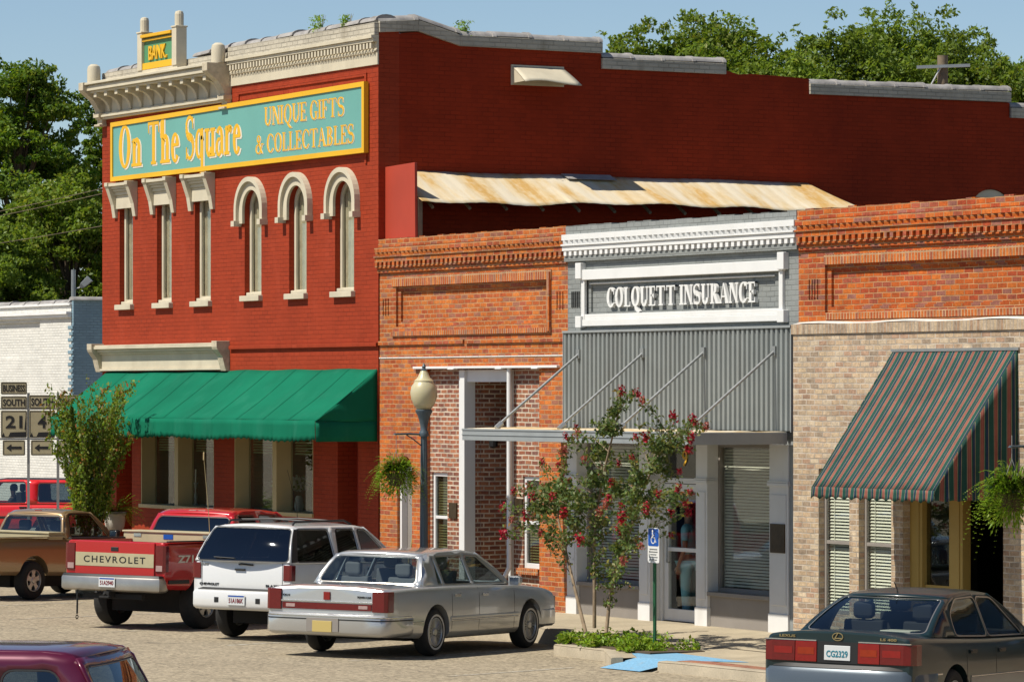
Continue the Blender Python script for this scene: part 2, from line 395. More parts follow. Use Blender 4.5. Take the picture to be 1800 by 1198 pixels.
def worn(name, col, under, lim=.5):
    col = dull(col); under = dull(under)
    t = NT(name); p = t.pos()
    w = t.ramp(t.noise(p, 7, 7, .75), [(lim - .06, 0.0), (lim + .08, 1.0)])
    c = t.mix(w, col, under)
    c = t.mix(1.0, c, t.ramp(t.noise(p, 30, 4, .7), [(.3, .75), (.7, 1.15)]), 'MULTIPLY')
    t.L(c, t.b.inputs['Base Color']); t.b.inputs['Roughness'].default_value = .85; return t.mat
M['line'] = worn('worn white road paint', (.62, .58, .48), (.38, .32, .23), .46)
M['bluepaint'] = worn('blue kerb paint', (.21, .45, .66), (.30, .42, .5), .60)
M['pavers'] = brick('red brick pavers', [(.42, .16, .09), (.48, .2, .11), (.36, .13, .08)], (.4, .3, .22), bw=.2, bh=.1, mw=.008)

# ------------------------------------------------------------------ lettering
def text_mesh(body, w, h, depth=.006, font_bold=.0, spacing=1.0):
    """built-in sans letters fitted into w x h, flat in x / y, centred"""
    cu = bpy.data.curves.new('t', 'FONT'); cu.body = body; cu.align_x = 'CENTER'; cu.align_y = 'CENTER'
    cu.extrude = .05; cu.offset = font_bold; cu.space_character = spacing; cu.resolution_u = 3
    o = bpy.data.objects.new('t', cu); COL.objects.link(o)
    dg = bpy.context.evaluated_depsgraph_get(); dg.update()
    me = bpy.data.meshes.new_from_object(o.evaluated_get(dg)); bpy.data.objects.remove(o)
    n = len(me.vertices); a = np.empty(n * 3); me.vertices.foreach_get('co', a); a = a.reshape(-1, 3)
    lo, hi = a.min(0), a.max(0); a = (a - (lo + hi) / 2) / np.maximum(hi - lo, 1e-6) * np.array([w, h, depth])
    me.vertices.foreach_set('co', a.ravel()); me.update(); return me
def put_text(body, name, mat, parent, w, h, mtx, depth=.006, bold=0.0, spacing=1.0):
    me = text_mesh(body, w, h, depth, bold, spacing); me.transform(mtx); me.materials.append(mat)
    return finish(me, name, parent)
FACE_FRONT = Matrix(((1, 0, 0, 0), (0, 0, -1, 0), (0, 1, 0, 0), (0, 0, 0, 1)))    # letters read from -y

def serif_word(word, T=.17, t=.055):
    """own roman letters: list of polygons in (x, y); capitals are 1 high"""
    out = []; X = [0.0]
    def P(*pts): out.append([(X[0] + a, b) for a, b in pts])
    def R(x0, y0, x1, y1): P((x0, y0), (x1, y0), (x1, y1), (x0, y1))
    def ring(cx, cy, rx, ry, a0=0, a1=360, tx=None, ty=None, n=22):
        tx = T * 1.08 if tx is None else tx; ty = t if ty is None else ty
        for i in range(n):
            q = []
            for a in (a0 + (a1 - a0) * i / n, a0 + (a1 - a0) * (i + 1) / n):
                a = RAD(a); q.append(((cx + rx * cos(a), cy + ry * sin(a)), (cx + (rx - tx) * cos(a), cy + (ry - ty) * sin(a))))
            P(q[0][0], q[1][0], q[1][1], q[0][1])
    def sweep(pts, ws):
        for i in range(len(pts) - 1):
            (x0, y0), (x1, y1) = pts[i], pts[i + 1]; d = sqrt((x1 - x0) ** 2 + (y1 - y0) ** 2); nx, ny = -(y1 - y0) / d, (x1 - x0) / d
            a, b = ws[i] / 2, ws[i + 1] / 2
            P((x0 + nx * a, y0 + ny * a), (x0 - nx * a, y0 - ny * a), (x1 - nx * b, y1 - ny * b), (x1 + nx * b, y1 + ny * b))
    def stem(x, y0=0, y1=1, w=None, s0=1, s1=1):
        w = w or T; R(x, y0, x + w, y1); e = .085
        if s0: R(x - e, y0, x + w + e, y0 + t)
        if s1: R(x - e, y1 - t, x + w + e, y1)
    def tickd(x, y, h=.2): P((x, y), (x + t, y), (x + t, y - h), (x + t * .4, y - h))
    for ch in word:
        w = .3
        if ch == ' ': w = .26
        elif ch == 'I': stem(.09); w = T + .18
        elif ch in 'EFL':
            stem(.09); bar = .62
            if ch in 'EL': R(.09, 0, bar, t); P((bar - t, 0), (bar + .02, 0), (bar + .02, .26), (bar - t * .3, .26))
            if ch in 'EF': R(.09, 1 - t, bar, 1); tickd(bar - t, 1, .24); R(.2, .49, .46, .49 + t); R(.42, .40, .42 + t, .62)
            w = bar + .06
        elif ch == 'T':
            stem(.33, s1=0); R(.02, 1 - t, .64 + T, 1); tickd(.02, 1, .26); tickd(.64 + T - t, 1, .26); w = .70 + T
        elif ch == 'U':
            stem(.09, .30, 1, s0=0); stem(.62, .30, 1, t * 1.2, s0=0); ring(.38, .32, .29, .34, 180, 360, T * .9, t * 1.4); w = .80
        elif ch == 'N':
            stem(.09, w=t * 1.3); stem(.66, w=t * 1.3); P((.06, 1), (.06 + T * 1.2, 1), (.66 + t * 1.3, 0), (.66 - T * .2, 0)); w = .84
        elif ch == 'A':
            P((.05, 0), (.05 + t * 1.1, 0), (.36, 1), (.32, 1)); P((.60 - T * .2, 0), (.60 + T, 0), (.40, 1), (.32, 1)); R(.17, .3, .58, .3 + t)
            R(-.02, 0, .20, t); R(.52, 0, .84, t); w = .84
        elif ch == 'O': ring(.42, .5, .40, .52); w = .86
        elif ch == 'Q':
            ring(.42, .5, .40, .52); sweep([(.36, .0), (.5, -.10), (.66, -.24), (.86, -.26)], [t, T, T * .8, t * .5]); w = .86
        elif ch in 'CG':
            ring(.42, .5, .40, .52, 42, 318); tickd(.66, .90, .26)
            if ch == 'G': stem(.56, 0.02, .42, T * .9, s0=0)
            else: P((.66, .1), (.74, .2), (.68, .24), (.62, .16))
            w = .80
        elif ch == 'S':
            pts = []; ws = []
            for i in range(25):
                u = i / 24
                if u < .5: a = RAD(35 + 235 * (u / .5)); pts.append((.33 + .25 * cos(a), .745 + .235 * sin(a)))
                else: a = RAD(90 - 235 * ((u - .5) / .5)); pts.append((.34 + .27 * cos(a), .265 + .25 * sin(a)))
                ws.append(t * 1.1 + (T * .95 - t) * max(0, 1 - abs(u - .5) / .30) ** .6)
            sweep(pts, ws); tickd(.52, .98, .28); P((.06, .0), (.06 + t, .0), (.06 + t * .8, .28), (.06, .28)); w = .70
        elif ch == 'B':
            stem(.09); ring(.30, .755, .27, .245, -90, 90, T, t); ring(.32, .265, .32, .265, -90, 90, T, t)
            R(.1, 1 - t, .31, 1); R(.1, .5 - t / 2, .31, .5 + t / 2); R(.1, 0, .33, t); w = .72
        elif ch == 'R':
            stem(.09); ring(.30, .74, .30, .26, -90, 90, T, t); R(.1, 1 - t, .31, 1); R(.1, .48, .31, .48 + t)
            P((.28, .5), (.28 + T * 1.1, .5), (.80, 0), (.80 - T * 1.2, 0)); R(.56, 0, .86, t); w = .84
        elif ch == '&':
            ring(.36, .78, .20, .22, 0, 360, T * .7, t); ring(.32, .25, .31, .27, 60, 360, T * .8, t * 1.2)
            P((.2, .72), (.2 + T * .9, .72), (.80, 0), (.80 - T * 1.1, 0)); sweep([(.62, .25), (.7, .42), (.78, .5)], [t, t, t]); R(.62, .48, .9, .48 + t); w = .92
        elif ch in 'nh':
            stem(.08, 0, .66 if ch == 'n' else 1.06, s1=0); P((0, (.66 if ch == 'n' else 1.06) - t), (.08 + T, (.66 if ch == 'n' else 1.06)), (.08, .58), (0, .60))
            ring(.36, .40, .25, .28, 0, 165, T * .95, t * 1.5); stem(.61 - T * .95, 0, .42, T * .95, s1=0); w = .72
        elif ch == 'e':
            ring(.32, .33, .29, .35, 10, 325, T, t); R(.1, .36, .57, .36 + t); w = .64
        elif ch == 'q':
            ring(.32, .33, .29, .35, 0, 360, T * .85, t); stem(.46, -.36, .68, T * .95, s1=0); w = .74
        elif ch == 'u':
            stem(.06, .22, .66, s0=0); ring(.31, .26, .25, .27, 180, 350, T * .95, t * 1.5); stem(.50, 0, .66, T * .95, s1=1); w = .74
        elif ch == 'a':
            stem(.40, .06, .46, T * .95, s0=0, s1=0); ring(.33, .45, .24, .23, 0, 160, T * .9, t * 1.2); ring(.28, .20, .24, .22, 60, 330, T * .85, t)
            P((.40, .08), (.62, .0), (.62, t), (.40 + T, .14)); w = .66
        elif ch == 'r':
            stem(.08, 0, .66, s1=0); P((0, .60), (.08 + T, .67), (.08, .56)); ring(.36, .42, .20, .26, 40, 150, T * .7, t * 2); ring(.46, .58, .09, .09, 0, 360, .085, .085, 10); w = .56
        X[0] += w + .035
    return out, X[0]
def put_serif(word, name, mat, parent, x0, x1, z0, h, y, depth=.02, T=.17, t=.055, dx=0, dz=0):
    if ' ' in word:                                                     # each word is a part of its own
        ws = word.split(' '); wd = [serif_word(a, T, t)[1] for a in ws]; k = (x1 - x0) / (sum(wd) + .30 * (len(ws) - 1)); x = x0
        for a, b in zip(ws, wd): put_serif(a, name, mat, parent, x, x + b * k, z0, h, y, depth, T, t, dx, dz); x += (b + .30) * k
        return
    polys, w = serif_word(word, T, t); mb = MB(); k = (x1 - x0) / w
    for i, p in enumerate(polys):
        e = (i % 7) * .0004
        mb.prism_y([(x0 + dx + a * k, z0 + dz + b * h) for a, b in p], y, y - depth - e)
    return mb.build(name, mat, parent, fix=True)

# ------------------------------------------------------------------ flat outlines filled with faces
def inside(p, poly):
    c = False; n = len(poly)
    for i in range(n):
        (x0, y0), (x1, y1) = poly[i], poly[i - 1]
        if (y0 > p[1]) != (y1 > p[1]) and p[0] < (x1 - x0) * (p[1] - y0) / (y1 - y0) + x0: c = not c
    return c
def rpoly(poly, r, n=4):
    out = []; m = len(poly)
    for i in range(m):
        p = Vector(poly[i]); a = Vector(poly[i - 1]); b = Vector(poly[(i + 1) % m])
        da, db = (a - p), (b - p); rr = min(r, da.length * .45, db.length * .45)
        s, e = p + da.normalized() * rr, p + db.normalized() * rr
        for k in range(n + 1):
            t = k / n; q = s * (1 - t) ** 2 + p * (2 * t * (1 - t)) + e * t * t; out.append((q.x, q.y))
    return out
def grow(poly, d):
    out = []; m = len(poly); area = sum(poly[i - 1][0] * poly[i][1] - poly[i][0] * poly[i - 1][1] for i in range(m)); sg = 1 if area > 0 else -1
    for i in range(m):
        a, p, b = Vector(poly[i - 1]), Vector(poly[i]), Vector(poly[(i + 1) % m])
        t = (b - a).normalized(); q = p + Vector((t.y, -t.x)) * d * sg; out.append((q.x, q.y))
    return out
def dens(poly, step):
    out = []
    for i in range(len(poly)):
        a, b = Vector(poly[i]), Vector(poly[(i + 1) % len(poly)]); k = max(1, int((b - a).length / step))
        for j in range(k): q = a.lerp(b, j / k); out.append((q.x, q.y))
    return out
def fill_poly(outer, holes, step):
    loops = [dens(outer, step)] + [dens(h, step) for h in holes]; vs = []; es = []
    for lp in loops:
        b = len(vs); vs += lp; es += [(b + i, b + (i + 1) % len(lp)) for i in range(len(lp))]
    bv = list(vs); x0 = min(p[0] for p in outer); x1 = max(p[0] for p in outer); y0 = min(p[1] for p in outer); y1 = max(p[1] for p in outer)
    nx_, ny_ = int((x1 - x0) / step), int((y1 - y0) / step)
    for i in range(1, nx_ + 1):
        for j in range(1, ny_ + 1):
            p = (x0 + i * step, y0 + j * step)
            if inside(p, outer) and not any(inside(p, h) for h in holes) and min((p[0] - q[0]) ** 2 + (p[1] - q[1]) ** 2 for q in bv) > (.45 * step) ** 2: vs.append(p)
    r = delaunay_2d_cdt([Vector(p) for p in vs], es, [], 0, 1e-6)
    V, F = [(p.x, p.y) for p in r[0]], []
    for f in r[2]:
        c = (sum(V[i][0] for i in f) / len(f), sum(V[i][1] for i in f) / len(f))
        if inside(c, outer) and not any(inside(c, h) for h in holes): F.append(tuple(f))
    return V, F
# ================================================================== ground
def road_z(y):
    pts = [(-400, .10), (-9.5, .09), (-5.5, .0), (-1.9, -.08), (400, -.08)]
    for (a, za), (b, zb) in zip(pts, pts[1:]):
        if a <= y <= b: return za + (zb - za) * (y - a) / (b - a)
    return .1
mb = MB()
ys = [-400, -60, -20, -9.5, -8, -7, -5.5, -4, -3, -1.9, 10, 60, 800]
xs = [-900, -60, -25, 0, 12, 30, 120, 400]
mb.v = [(x, y, road_z(y)) for y in ys for x in xs]
nx = len(xs)
for j in range(len(ys) - 1):
    for i in range(nx - 1): mb.f.append((j * nx + i, j * nx + i + 1, (j + 1) * nx + i + 1, (j + 1) * nx + i)); mb.m.append(0)
tag(mb.build('street', M['asphalt']), kind='structure')

WZ = .21                                                                # paving level at the shop fronts
KERB = [(-24.0, -1.9), (1.75, -1.9), (1.95, -2.9), (2.1, -3.36), (3.55, -3.40), (5.0, -4.15)]
KERB2 = [(5.95, -4.0), (6.4, -3.92), (8.2, -3.84), (12, -3.8), (40, -3.8)]
def walk_z(x, y): return .10 + (WZ - .10) * min(1, max(0, (y + 3.2) / 3.2))
V_, F_ = fill_poly(KERB + [(5.0, -3.75), (5.9, -3.55)] + KERB2 + [(40, .5), (-24, .5)], [], .8)
mb = MB(); mb.add([(x, y, walk_z(x, y)) for x, y in V_], F_)
tag(mb.build('sidewalk', M['walk']), kind='structure')
mb = MB()
def kerb_run(line, mbx, w=.16):
    n = len(line)
    for i in range(n - 1):
        a, b = Vector((*line[i], 0)), Vector((*line[i + 1], 0)); d = (b - a).normalized(); nr = Vector((-d.y, d.x, 0))
        pr = [(0, -.3), (0, .085), (.02, .108), (w, .112), (w, -.3)]
        za = walk_z(*line[i]) - .10; zb = walk_z(*line[i + 1]) - .10
        mbx.loft([[a + nr * u + Vector((0, 0, v + za + .003)) for u, v in pr], [b + nr * u + Vector((0, 0, v + zb + .003)) for u, v in pr]], True, True)
kerb_run(KERB, mb); kerb_run(KERB2, mb)
mb.loft([[(x0_, y0_ - .56, -.3), (x0_, y0_ - .56, road_z(-4.3) - .02), (x0_, y0_ - .02, .09), (x0_, y0_ + .2, .085), (x0_, y0_ + .2, -.3)] for x0_, y0_ in ((4.98, -3.76), (5.97, -3.56))], True, True)
tag(mb.build('kerb', M['kerb'], smooth=50), kind='structure')
mb = MB()                                                               # blue painted kerb ramp
def wz(x, y): return walk_z(x, y) + .006
vs = [(5.03, -4.34, road_z(-4.3) + .012), (5.92, -4.26, road_z(-4.3) + .012), (5.93, -3.56, wz(6, -3.6)), (5.03, -3.76, wz(5, -3.8)), (6.75, -3.06, wz(6, -3.0)), (4.55, -2.92, wz(5, -2.85)), (4.3, -3.40, wz(4, -3.4))]
mb.add(vs, [(0, 1, 2, 3), (3, 2, 4, 5), (3, 5, 6)])
tag(mb.build('blue_kerb_paint', M['bluepaint']), kind='structure')
mb = MB()
mb.add([(5.95, -3.72, .108), (30, -3.66, .108), (30, -3.30, .108), (5.95, -3.36, .108)], [(0, 1, 2, 3)])
tag(mb.build('paver_strip', M['pavers']), kind='structure')
mb = MB(); y_ = -2.0; z_ = walk_z(0, y_) + .004  # thin dark line laid on the paving
mb.add([(3.2, y_ - .018, z_), (12, y_ - .018, z_), (12, y_ + .018, z_ + .001), (3.2, y_ + .018, z_ + .001)], [(0, 1, 2, 3)]); tag(mb.build('paving_line', M['kerb_dark']), kind='structure')
mb = MB()                                                               # worn stall lines
hd = Vector((-.46, .888, 0)); sd = Vector((hd.y, -hd.x, 0))
for x0, y0, ln in ((2.85, -7.0, 4.2), (-1.0, -7.0, 4.2), (-4.8, -7.1, 4.3), (-8.6, -7.2, 4.3), (6.2, -7.3, 3.0), (-12.4, -7.2, 4.3)):
    n = 8; pts = []
    for i in range(n + 1):
        p = Vector((x0, y0, 0)) + hd * (ln * i / n)
        for s_ in (-.05, .05): q = p + sd * s_; pts.append((q.x, q.y, road_z(q.y) + .004))
    mb.add(pts, [(2 * i, 2 * i + 1, 2 * i + 3, 2 * i + 2) for i in range(n)])
tag(mb.build('stall_lines', M['line']), kind='structure')

# ================================================================== window helpers
def sash_window(root, x0, x1, z0, z1, y, fm, depth=.05, rail=True, arch=False, blind=None, glassm='darkglass', w=.055):
    """frame with sash bars (> pane, blind)"""
    mb = MB()
    if arch:
        r = (x1 - x0) / 2; cx = (x0 + x1) / 2; zs = z1 - r
        arc = [(cx - r * cos(pi * i / 16), zs + r * sin(pi * i / 16)) for i in range(17)]
        ri = r - w; arci = [(cx - ri * cos(pi * i / 16), zs + ri * sin(pi * i / 16)) for i in range(17)]
        o_, i_ = [(x0, z0)] + arc + [(x1, z0)], [(x0 + w, z0 + w)] + arci + [(x1 - w, z0 + w)]
        for k in range(len(o_) - 1): mb.prism_y([o_[k], o_[k + 1], i_[k + 1], i_[k]], y, y + depth)
        mb.prism_y([o_[-1], o_[0], i_[0], i_[-1]], y, y + depth)
    else:
        mb.box(x0, x0 + w, y, y + depth, z0, z1); mb.box(x1 - w, x1, y, y + depth, z0, z1)
        mb.box(x0 + w, x1 - w, y, y + depth, z0, z0 + w * 1.3); mb.box(x0 + w, x1 - w, y, y + depth, z1 - w, z1)
    if rail: zm = z0 + (z1 - z0) * .48; mb.box(x0 + w, x1 - w, y + .005, y + depth + .01, zm, zm + .05)
    fr = mb.build('window', fm, root, bevel=.004)
    mb = MB(); mb.box(x0 + w * .8, x1 - w * .8, y + depth * .6, y + depth * .6 + .006, z0 + w, z1 - w * .9); mb.build('pane', M[glassm], fr)
    if blind:
        mb = MB(); yb = y + depth + .022
        if blind == 'curtain':
            yb = y + depth + .03
            mb.grid(lambda u, v: (x0 + u * (x1 - x0), yb + .018 * sin(u * 40) + .01 * sin(u * 17 + v), z0 + .03 + v * (z1 - z0 - .04)), 60, 2)
            mb.build('curtain', M['curtain'], fr, smooth=60)
        else:
            st = .045; k = int((z1 - z0 - .06) / st)
            for i in range(k):
                z = z0 + .05 + i * st
                mb.add([(x0 + .005, yb - .011, z), (x1 - .005, yb - .011, z), (x1 - .005, yb + .014, z + .03), (x0 + .005, yb + .014, z + .03)], [(0, 1, 2, 3)])
            for fx in (.22, .78): xx = x0 + (x1 - x0) * fx; mb.box(xx - .006, xx + .006, yb - .016, yb - .014, z0 + .04, z1)
            mb.build('blind', M[blind], fr, fix=False)
            mb = MB(); mb.box(x0, x1, yb + .05, yb + .06, z0, z1); mb.build('backing', M['room'], fr)
    return fr
def coping_run(root, p0, p1, axis, m='coping', seg=.62, r=.13, z=0, name='coping'):
    """half round clay tiles with collars, laid from p0 to p1 (both at the tile underside)"""
    mb = MB(); p0, p1 = Vector(p0), Vector(p1); n = max(1, int((p1 - p0).length / seg)); rr = random.Random(int(p0.x * 31 + p0.y * 77))
    side = Vector((0, 1, 0)) if axis == 'x' else Vector((1, 0, 0))
    for i in range(n):
        a, b = p0.lerp(p1, i / n), p0.lerp(p1, (i + 1) / n); tip = rr.uniform(-.012, .012)
        def ring(p, rad, up): return [p + side * (rad * 1.45 * cos(pi * k / 8)) + Vector((0, 0, up + rad * .75 * sin(pi * k / 8))) for k in range(9)]
        mb.loft([ring(a, r, tip), ring(a.lerp(b, .95), r * .97, tip + .004)], True, True)
        mb.loft([ring(a.lerp(b, .9), r * 1.16, tip), ring(a.lerp(b, 1.0), r * 1.16, tip)], True, True)
    return mb.build(name, M[m], root, smooth=40)

# ================================================================== red corner building
RX0, RX1 = -21.33, -9.67
red = empty('bank_building', (RX0, 0, WZ), world=True)
tag(red, 'tall red painted brick two storey building with cream cornice and arched upper windows', 'building')
mb = MB(); mb.box(RX0, RX1, 0, .4, 0, 9.9)
wall = mb.build('front_wall', M['red'], red)
cut = MB()
RW = [(-20.50, -19.88), (-18.76, -18.10), (-17.06, -16.37)]
AW = [(-14.92, -14.23), (-13.10, -12.41), (-11.30, -10.58)]
for a, b in RW: cut.box(a, b, -.2, .6, 5.36, 7.32)
for a, b in AW:
    r = (b - a) / 2; cx = (a + b) / 2; zs = 7.36 - r
    cut.prism_y([(a, 5.42), (b, 5.42)] + [(cx + r * cos(pi * i / 16), zs + r * sin(pi * i / 16)) for i in range(17)], -.2, .6)
cut.box(-19.5, -16.23, -.2, .6, 1.5, 3.6); cut.box(-15.36, -12.15, -.2, .6, 1.5, 3.6)
cut.box(-11.2, -10.42, -.2, .6, .25, 3.4); cut.box(-20.65, -19.92, -.2, .6, .25, 3.4)
boolean(wall, cut)
mb = MB()
SIDE = [(.4, 9.82), (.75, 9.86), (1.58, 9.65), (4.43, 9.64), (4.43, 9.37), (6.99, 9.37), (7.05, 9.44), (7.3, 9.38), (7.6, 9.40), (8.2, 9.385), (8.83, 9.36), (8.83, 9.08), (13.33, 9.08), (13.33, 8.8), (20, 8.8), (20, 8.5), (26, 8.5)]
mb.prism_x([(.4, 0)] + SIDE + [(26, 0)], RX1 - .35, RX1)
sw = mb.build('side_wall', M['red_side_shade'], red)
cut = MB(); cut.prism_x([(12.45, 6.2), (13.4, 6.2)] + [(12.925 + .475 * cos(pi * i / 14), 7.06 + .40 * sin(pi * i / 14)) for i in range(15)], RX1 - .12, RX1 + .2)
boolean(sw, cut)
mb = MB(); mb.prism_x([(12.46, 6.2), (13.39, 6.2)] + [(12.925 + .465 * cos(pi * i / 14), 7.06 + .39 * sin(pi * i / 14)) for i in range(15)], RX1 - .10, RX1 - .04)
mb.build('blocked_window', M['beige'], red)
mb = MB(); mb.box(RX0, RX0 + .35, .4, 26, 0, 9.0); mb.box(RX0 + .35, RX1 - .35, 25.6, 26, 0, 8.4); mb.build('rear_wall', M['red_side_shade'], red)
mb = MB(); mb.box(RX0 + .35, RX1 - .35, .4, 25.6, 8.3, 8.4); mb.build('roof', M['tar'], red)
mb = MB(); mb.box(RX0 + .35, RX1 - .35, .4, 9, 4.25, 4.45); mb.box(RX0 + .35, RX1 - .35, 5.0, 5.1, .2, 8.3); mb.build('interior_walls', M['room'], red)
# copings on the side
mb = MB()
def capband(y0, y1, z0, z1, h=.19, out=.05):
    mb.prism_x([(y0, z0), (y1, z1), (y1, z1 + h), (y0, z0 + h)], RX1 - .40, RX1 + out)
capband(.0, .75, 9.82, 9.87, .19); capband(.752, 1.58, 9.87, 9.65, .19); capband(1.582, 4.44, 9.65, 9.64, .19)
capband(4.44, 7.02, 9.37, 9.37, .19); capband(8.83, 13.34, 9.08, 9.09, .19); capband(13.34, 20, 8.8, 8.8, .19)
mb.build('side_parapet_band', M['copbrick'], red, bevel=.006)
for a, za, b, zb in ((.0, 10.02, .75, 10.07), (.75, 10.07, 1.58, 9.85), (1.58, 9.85, 4.44, 9.84), (4.44, 9.57, 7.02, 9.57), (8.83, 9.28, 13.34, 9.29), (13.34, 9.0, 20, 9.0)):
    coping_run(red, (RX1 - .16, a, za), (RX1 - .16, b, zb), 'y')
coping_run(red, (-15.45, .16, 9.985), (RX1, .16, 10.02), 'x')
coping_run(red, (-21.2, .2, 9.90), (-19.3, .2, 9.93), 'x'); coping_run(red, (-17.2, .2, 9.93), (-15.6, .2, 9.98), 'x')
# right entablature
mb = MB()
XL, XR = -15.45, RX1 + .02
mb.box(XL, XR, -.03, .0, 9.27, 9.50); mb.box(XL, XR, -.055, .0, 9.505, 9.535); mb.box(XL, XR, -.04, .0, 9.535, 9.655)
n = 46
for i in range(n):
    x = XL + .06 + (XR - XL - .12) * (i + .5) / n; mb.box(x - .032, x + .032, -.105, -.04, 9.545, 9.65)
for i in range(90):
    x = XL + .04 + (XR - XL - .08) * (i + .5) / 90; mb.box(x - .014, x + .014, -.075, -.03, 9.475, 9.502)
mb.box(XL, XR, -.115, 0, 9.655, 9.715); mb.box(XL, XR, -.15, 0, 9.717, 9.775)
mb.build('dentil_cornice', M['beige'], red, bevel=.004)
mb = MB(); mb.box(XL, XR, -.09, .4, 9.90, 9.985); mb.box(XL, XR, -.09, -.002, 9.777, 9.90); mb.build('parapet_band', M['copbrick'], red, bevel=.005)
mb = MB(); mb.box(-15.2, -15.13, -.025, 0, 9.0, 9.16); mb.box(-15.13, -10.15, -.025, 0, 9.1, 9.16); mb.box(-10.15, -10.08, -.025, 0, 7.6, 9.16)
mb.build('panel_moulding', M['red'], red, bevel=.004)
mb = MB(); mb.box(-15.5, RX1, -.05, 0, 4.45, 4.52); mb.build('string_course', M['red'], red, bevel=.004)
# left bracket cornice
mb = MB(); CL, CR = -21.30, -15.52
mb.box(CL, CR, -.09, 0, 8.99, 9.03); mb.box(CL, CR, -.13, 0, 9.032, 9.075); mb.box(CL, CR, -.10, 0, 9.077, 9.11)
mb.box(CL, CR, -.03, 0, 9.11, 9.50)
mb.box(CL, CR, -.36, 0, 9.49, 9.53); mb.box(CL, CR, -.42, 0, 9.532, 9.62); mb.box(CL, CR, -.40, 0, 9.622, 9.645); mb.box(CL - .02, CR + .02, -.47, 0, 9.647, 9.69); mb.box(CL, CR, -.30, .4, 9.692, 9.73)
co = mb.build('bracket_cornice', M['beige'], red, bevel=.006)
mb = MB(); mb.box(CL, CR, -.02, .42, 9.731, 9.905); mb.build('parapet_back', M['copbrick'], red)
for i in range(11):
    x = -20.88 + i * .498
    mb = MB(); prof = [(-.03, 9.13), (-.06, 9.13)] + [(-.06 - .27 * (1 - cos(u * pi / 2)) , 9.13 + .27 * sin(u * pi / 2)) for u in (0, .25, .5, .75, 1)] + [(-.345, 9.40), (-.345, 9.488), (-.03, 9.488)]
    mb.prism_x(prof, x - .055, x + .055); mb.box(x - .065, x + .065, -.355, -.28, 9.40, 9.487)
    mb.build('bracket', M['beige'], co, bevel=.005)
for x in (-21.24, -15.58):
    mb = MB()
    mb.prism_x([(0, 8.88), (-.10, 8.88), (-.10, 9.0), (-.14, 9.0), (-.14, 9.12), (-.17, 9.2), (-.27, 9.36), (-.45, 9.5), (-.50, 9.55), (-.50, 9.70), (0, 9.70)], x - .11, x + .11)
    mb.box(x - .13, x + .13, -.16, 0, 8.86, 8.90); mb.box(x - .13, x + .13, -.18, 0, 9.03, 9.12)
    e = mb.build('end_console', M['beige_rough'], co, bevel=.006)
    mb = MB(); mb.lathe([(.13, 0), (.13, .26), (.115, .33), (.06, .37), (.0, .375)], (x, -.22, 9.70), 4 * 4, 0); mb.build('finial', M['beige'], e, smooth=40)
# bank pediment
mb = MB(); PX0, PX1 = -19.10, -17.33
mb.box(PX0, PX1, -.24, -.06, 9.73, 9.79); mb.build('pediment_base', M['beige'], red, bevel=.005)
mb = MB(); mb.box(PX0 + .2, PX1 - .2, -.20, -.10, 9.79, 10.46); pn = mb.build('bank_panel', M['bankgreen'], red)
mb = MB(); mb.box(PX0 + .2, PX1 - .2, -.24, -.201, 9.795, 9.92); mb.box(PX0 + .2, PX1 - .2, -.25, -.201, 10.33, 10.37); mb.box(PX0 + .2, PX1 - .2, -.29, -.05, 10.40, 10.46); mb.build('yellow_moulding', M['yellow'], pn, bevel=.006)
put_text('BANK.', 'lettering', M['yellow'], pn, .82, .27, Matrix.Translation((-18.25, -.212, 10.10)) @ FACE_FRONT, .03, .02)
for x in (PX0 + .1, PX1 - .1):
    mb = MB(); mb.box(x - .1, x + .1, -.26, -.04, 9.79, 10.50); mb.box(x - .115, x + .115, -.275, -.025, 10.50, 10.53)
    mb.lathe([(.085, 0), (.085, .22), (.07, .27), (.0, .29)], (x, -.15, 10.53), 12); mb.build('pediment_post', M['beige'], red, bevel=.006)
# upper windows
for a, b in RW:
    w = sash_window(red, a, b, 5.36, 7.32, .10, M['beige'], blind='curtain', glassm='shopglass', w=.075, rail=False)
    mb = MB(); mb.box(a - .06, b + .06, -.09, .09, 5.26, 5.36); mb.box(a + .02, b - .02, .02, .098, 5.362, 5.42); mb.build('sill', M['beige'], w, bevel=.008)
    c = (a + b) / 2; mb = MB()
    mb.box(c - .40, c + .40, -.04, 0, 7.22, 7.48); mb.box(c - .42, c + .42, -.07, 0, 7.482, 7.55); mb.box(c - .42, c + .42, -.11, 0, 7.552, 7.60); mb.box(c - .44, c + .44, -.15, 0, 7.602, 7.65); mb.box(c - .42, c + .42, -.2, 0, 7.652, 7.71)
    for s_ in (-1, 1):
        xx = c + s_ * .47; mb.prism_x([(0, 7.05), (-.05, 7.05), (-.09, 7.3), (-.20, 7.62), (-.23, 7.66), (-.23, 7.73), (0, 7.73)], xx - .07, xx + .07)
    mb.build('window_hood', M['beige'], w, bevel=.006)
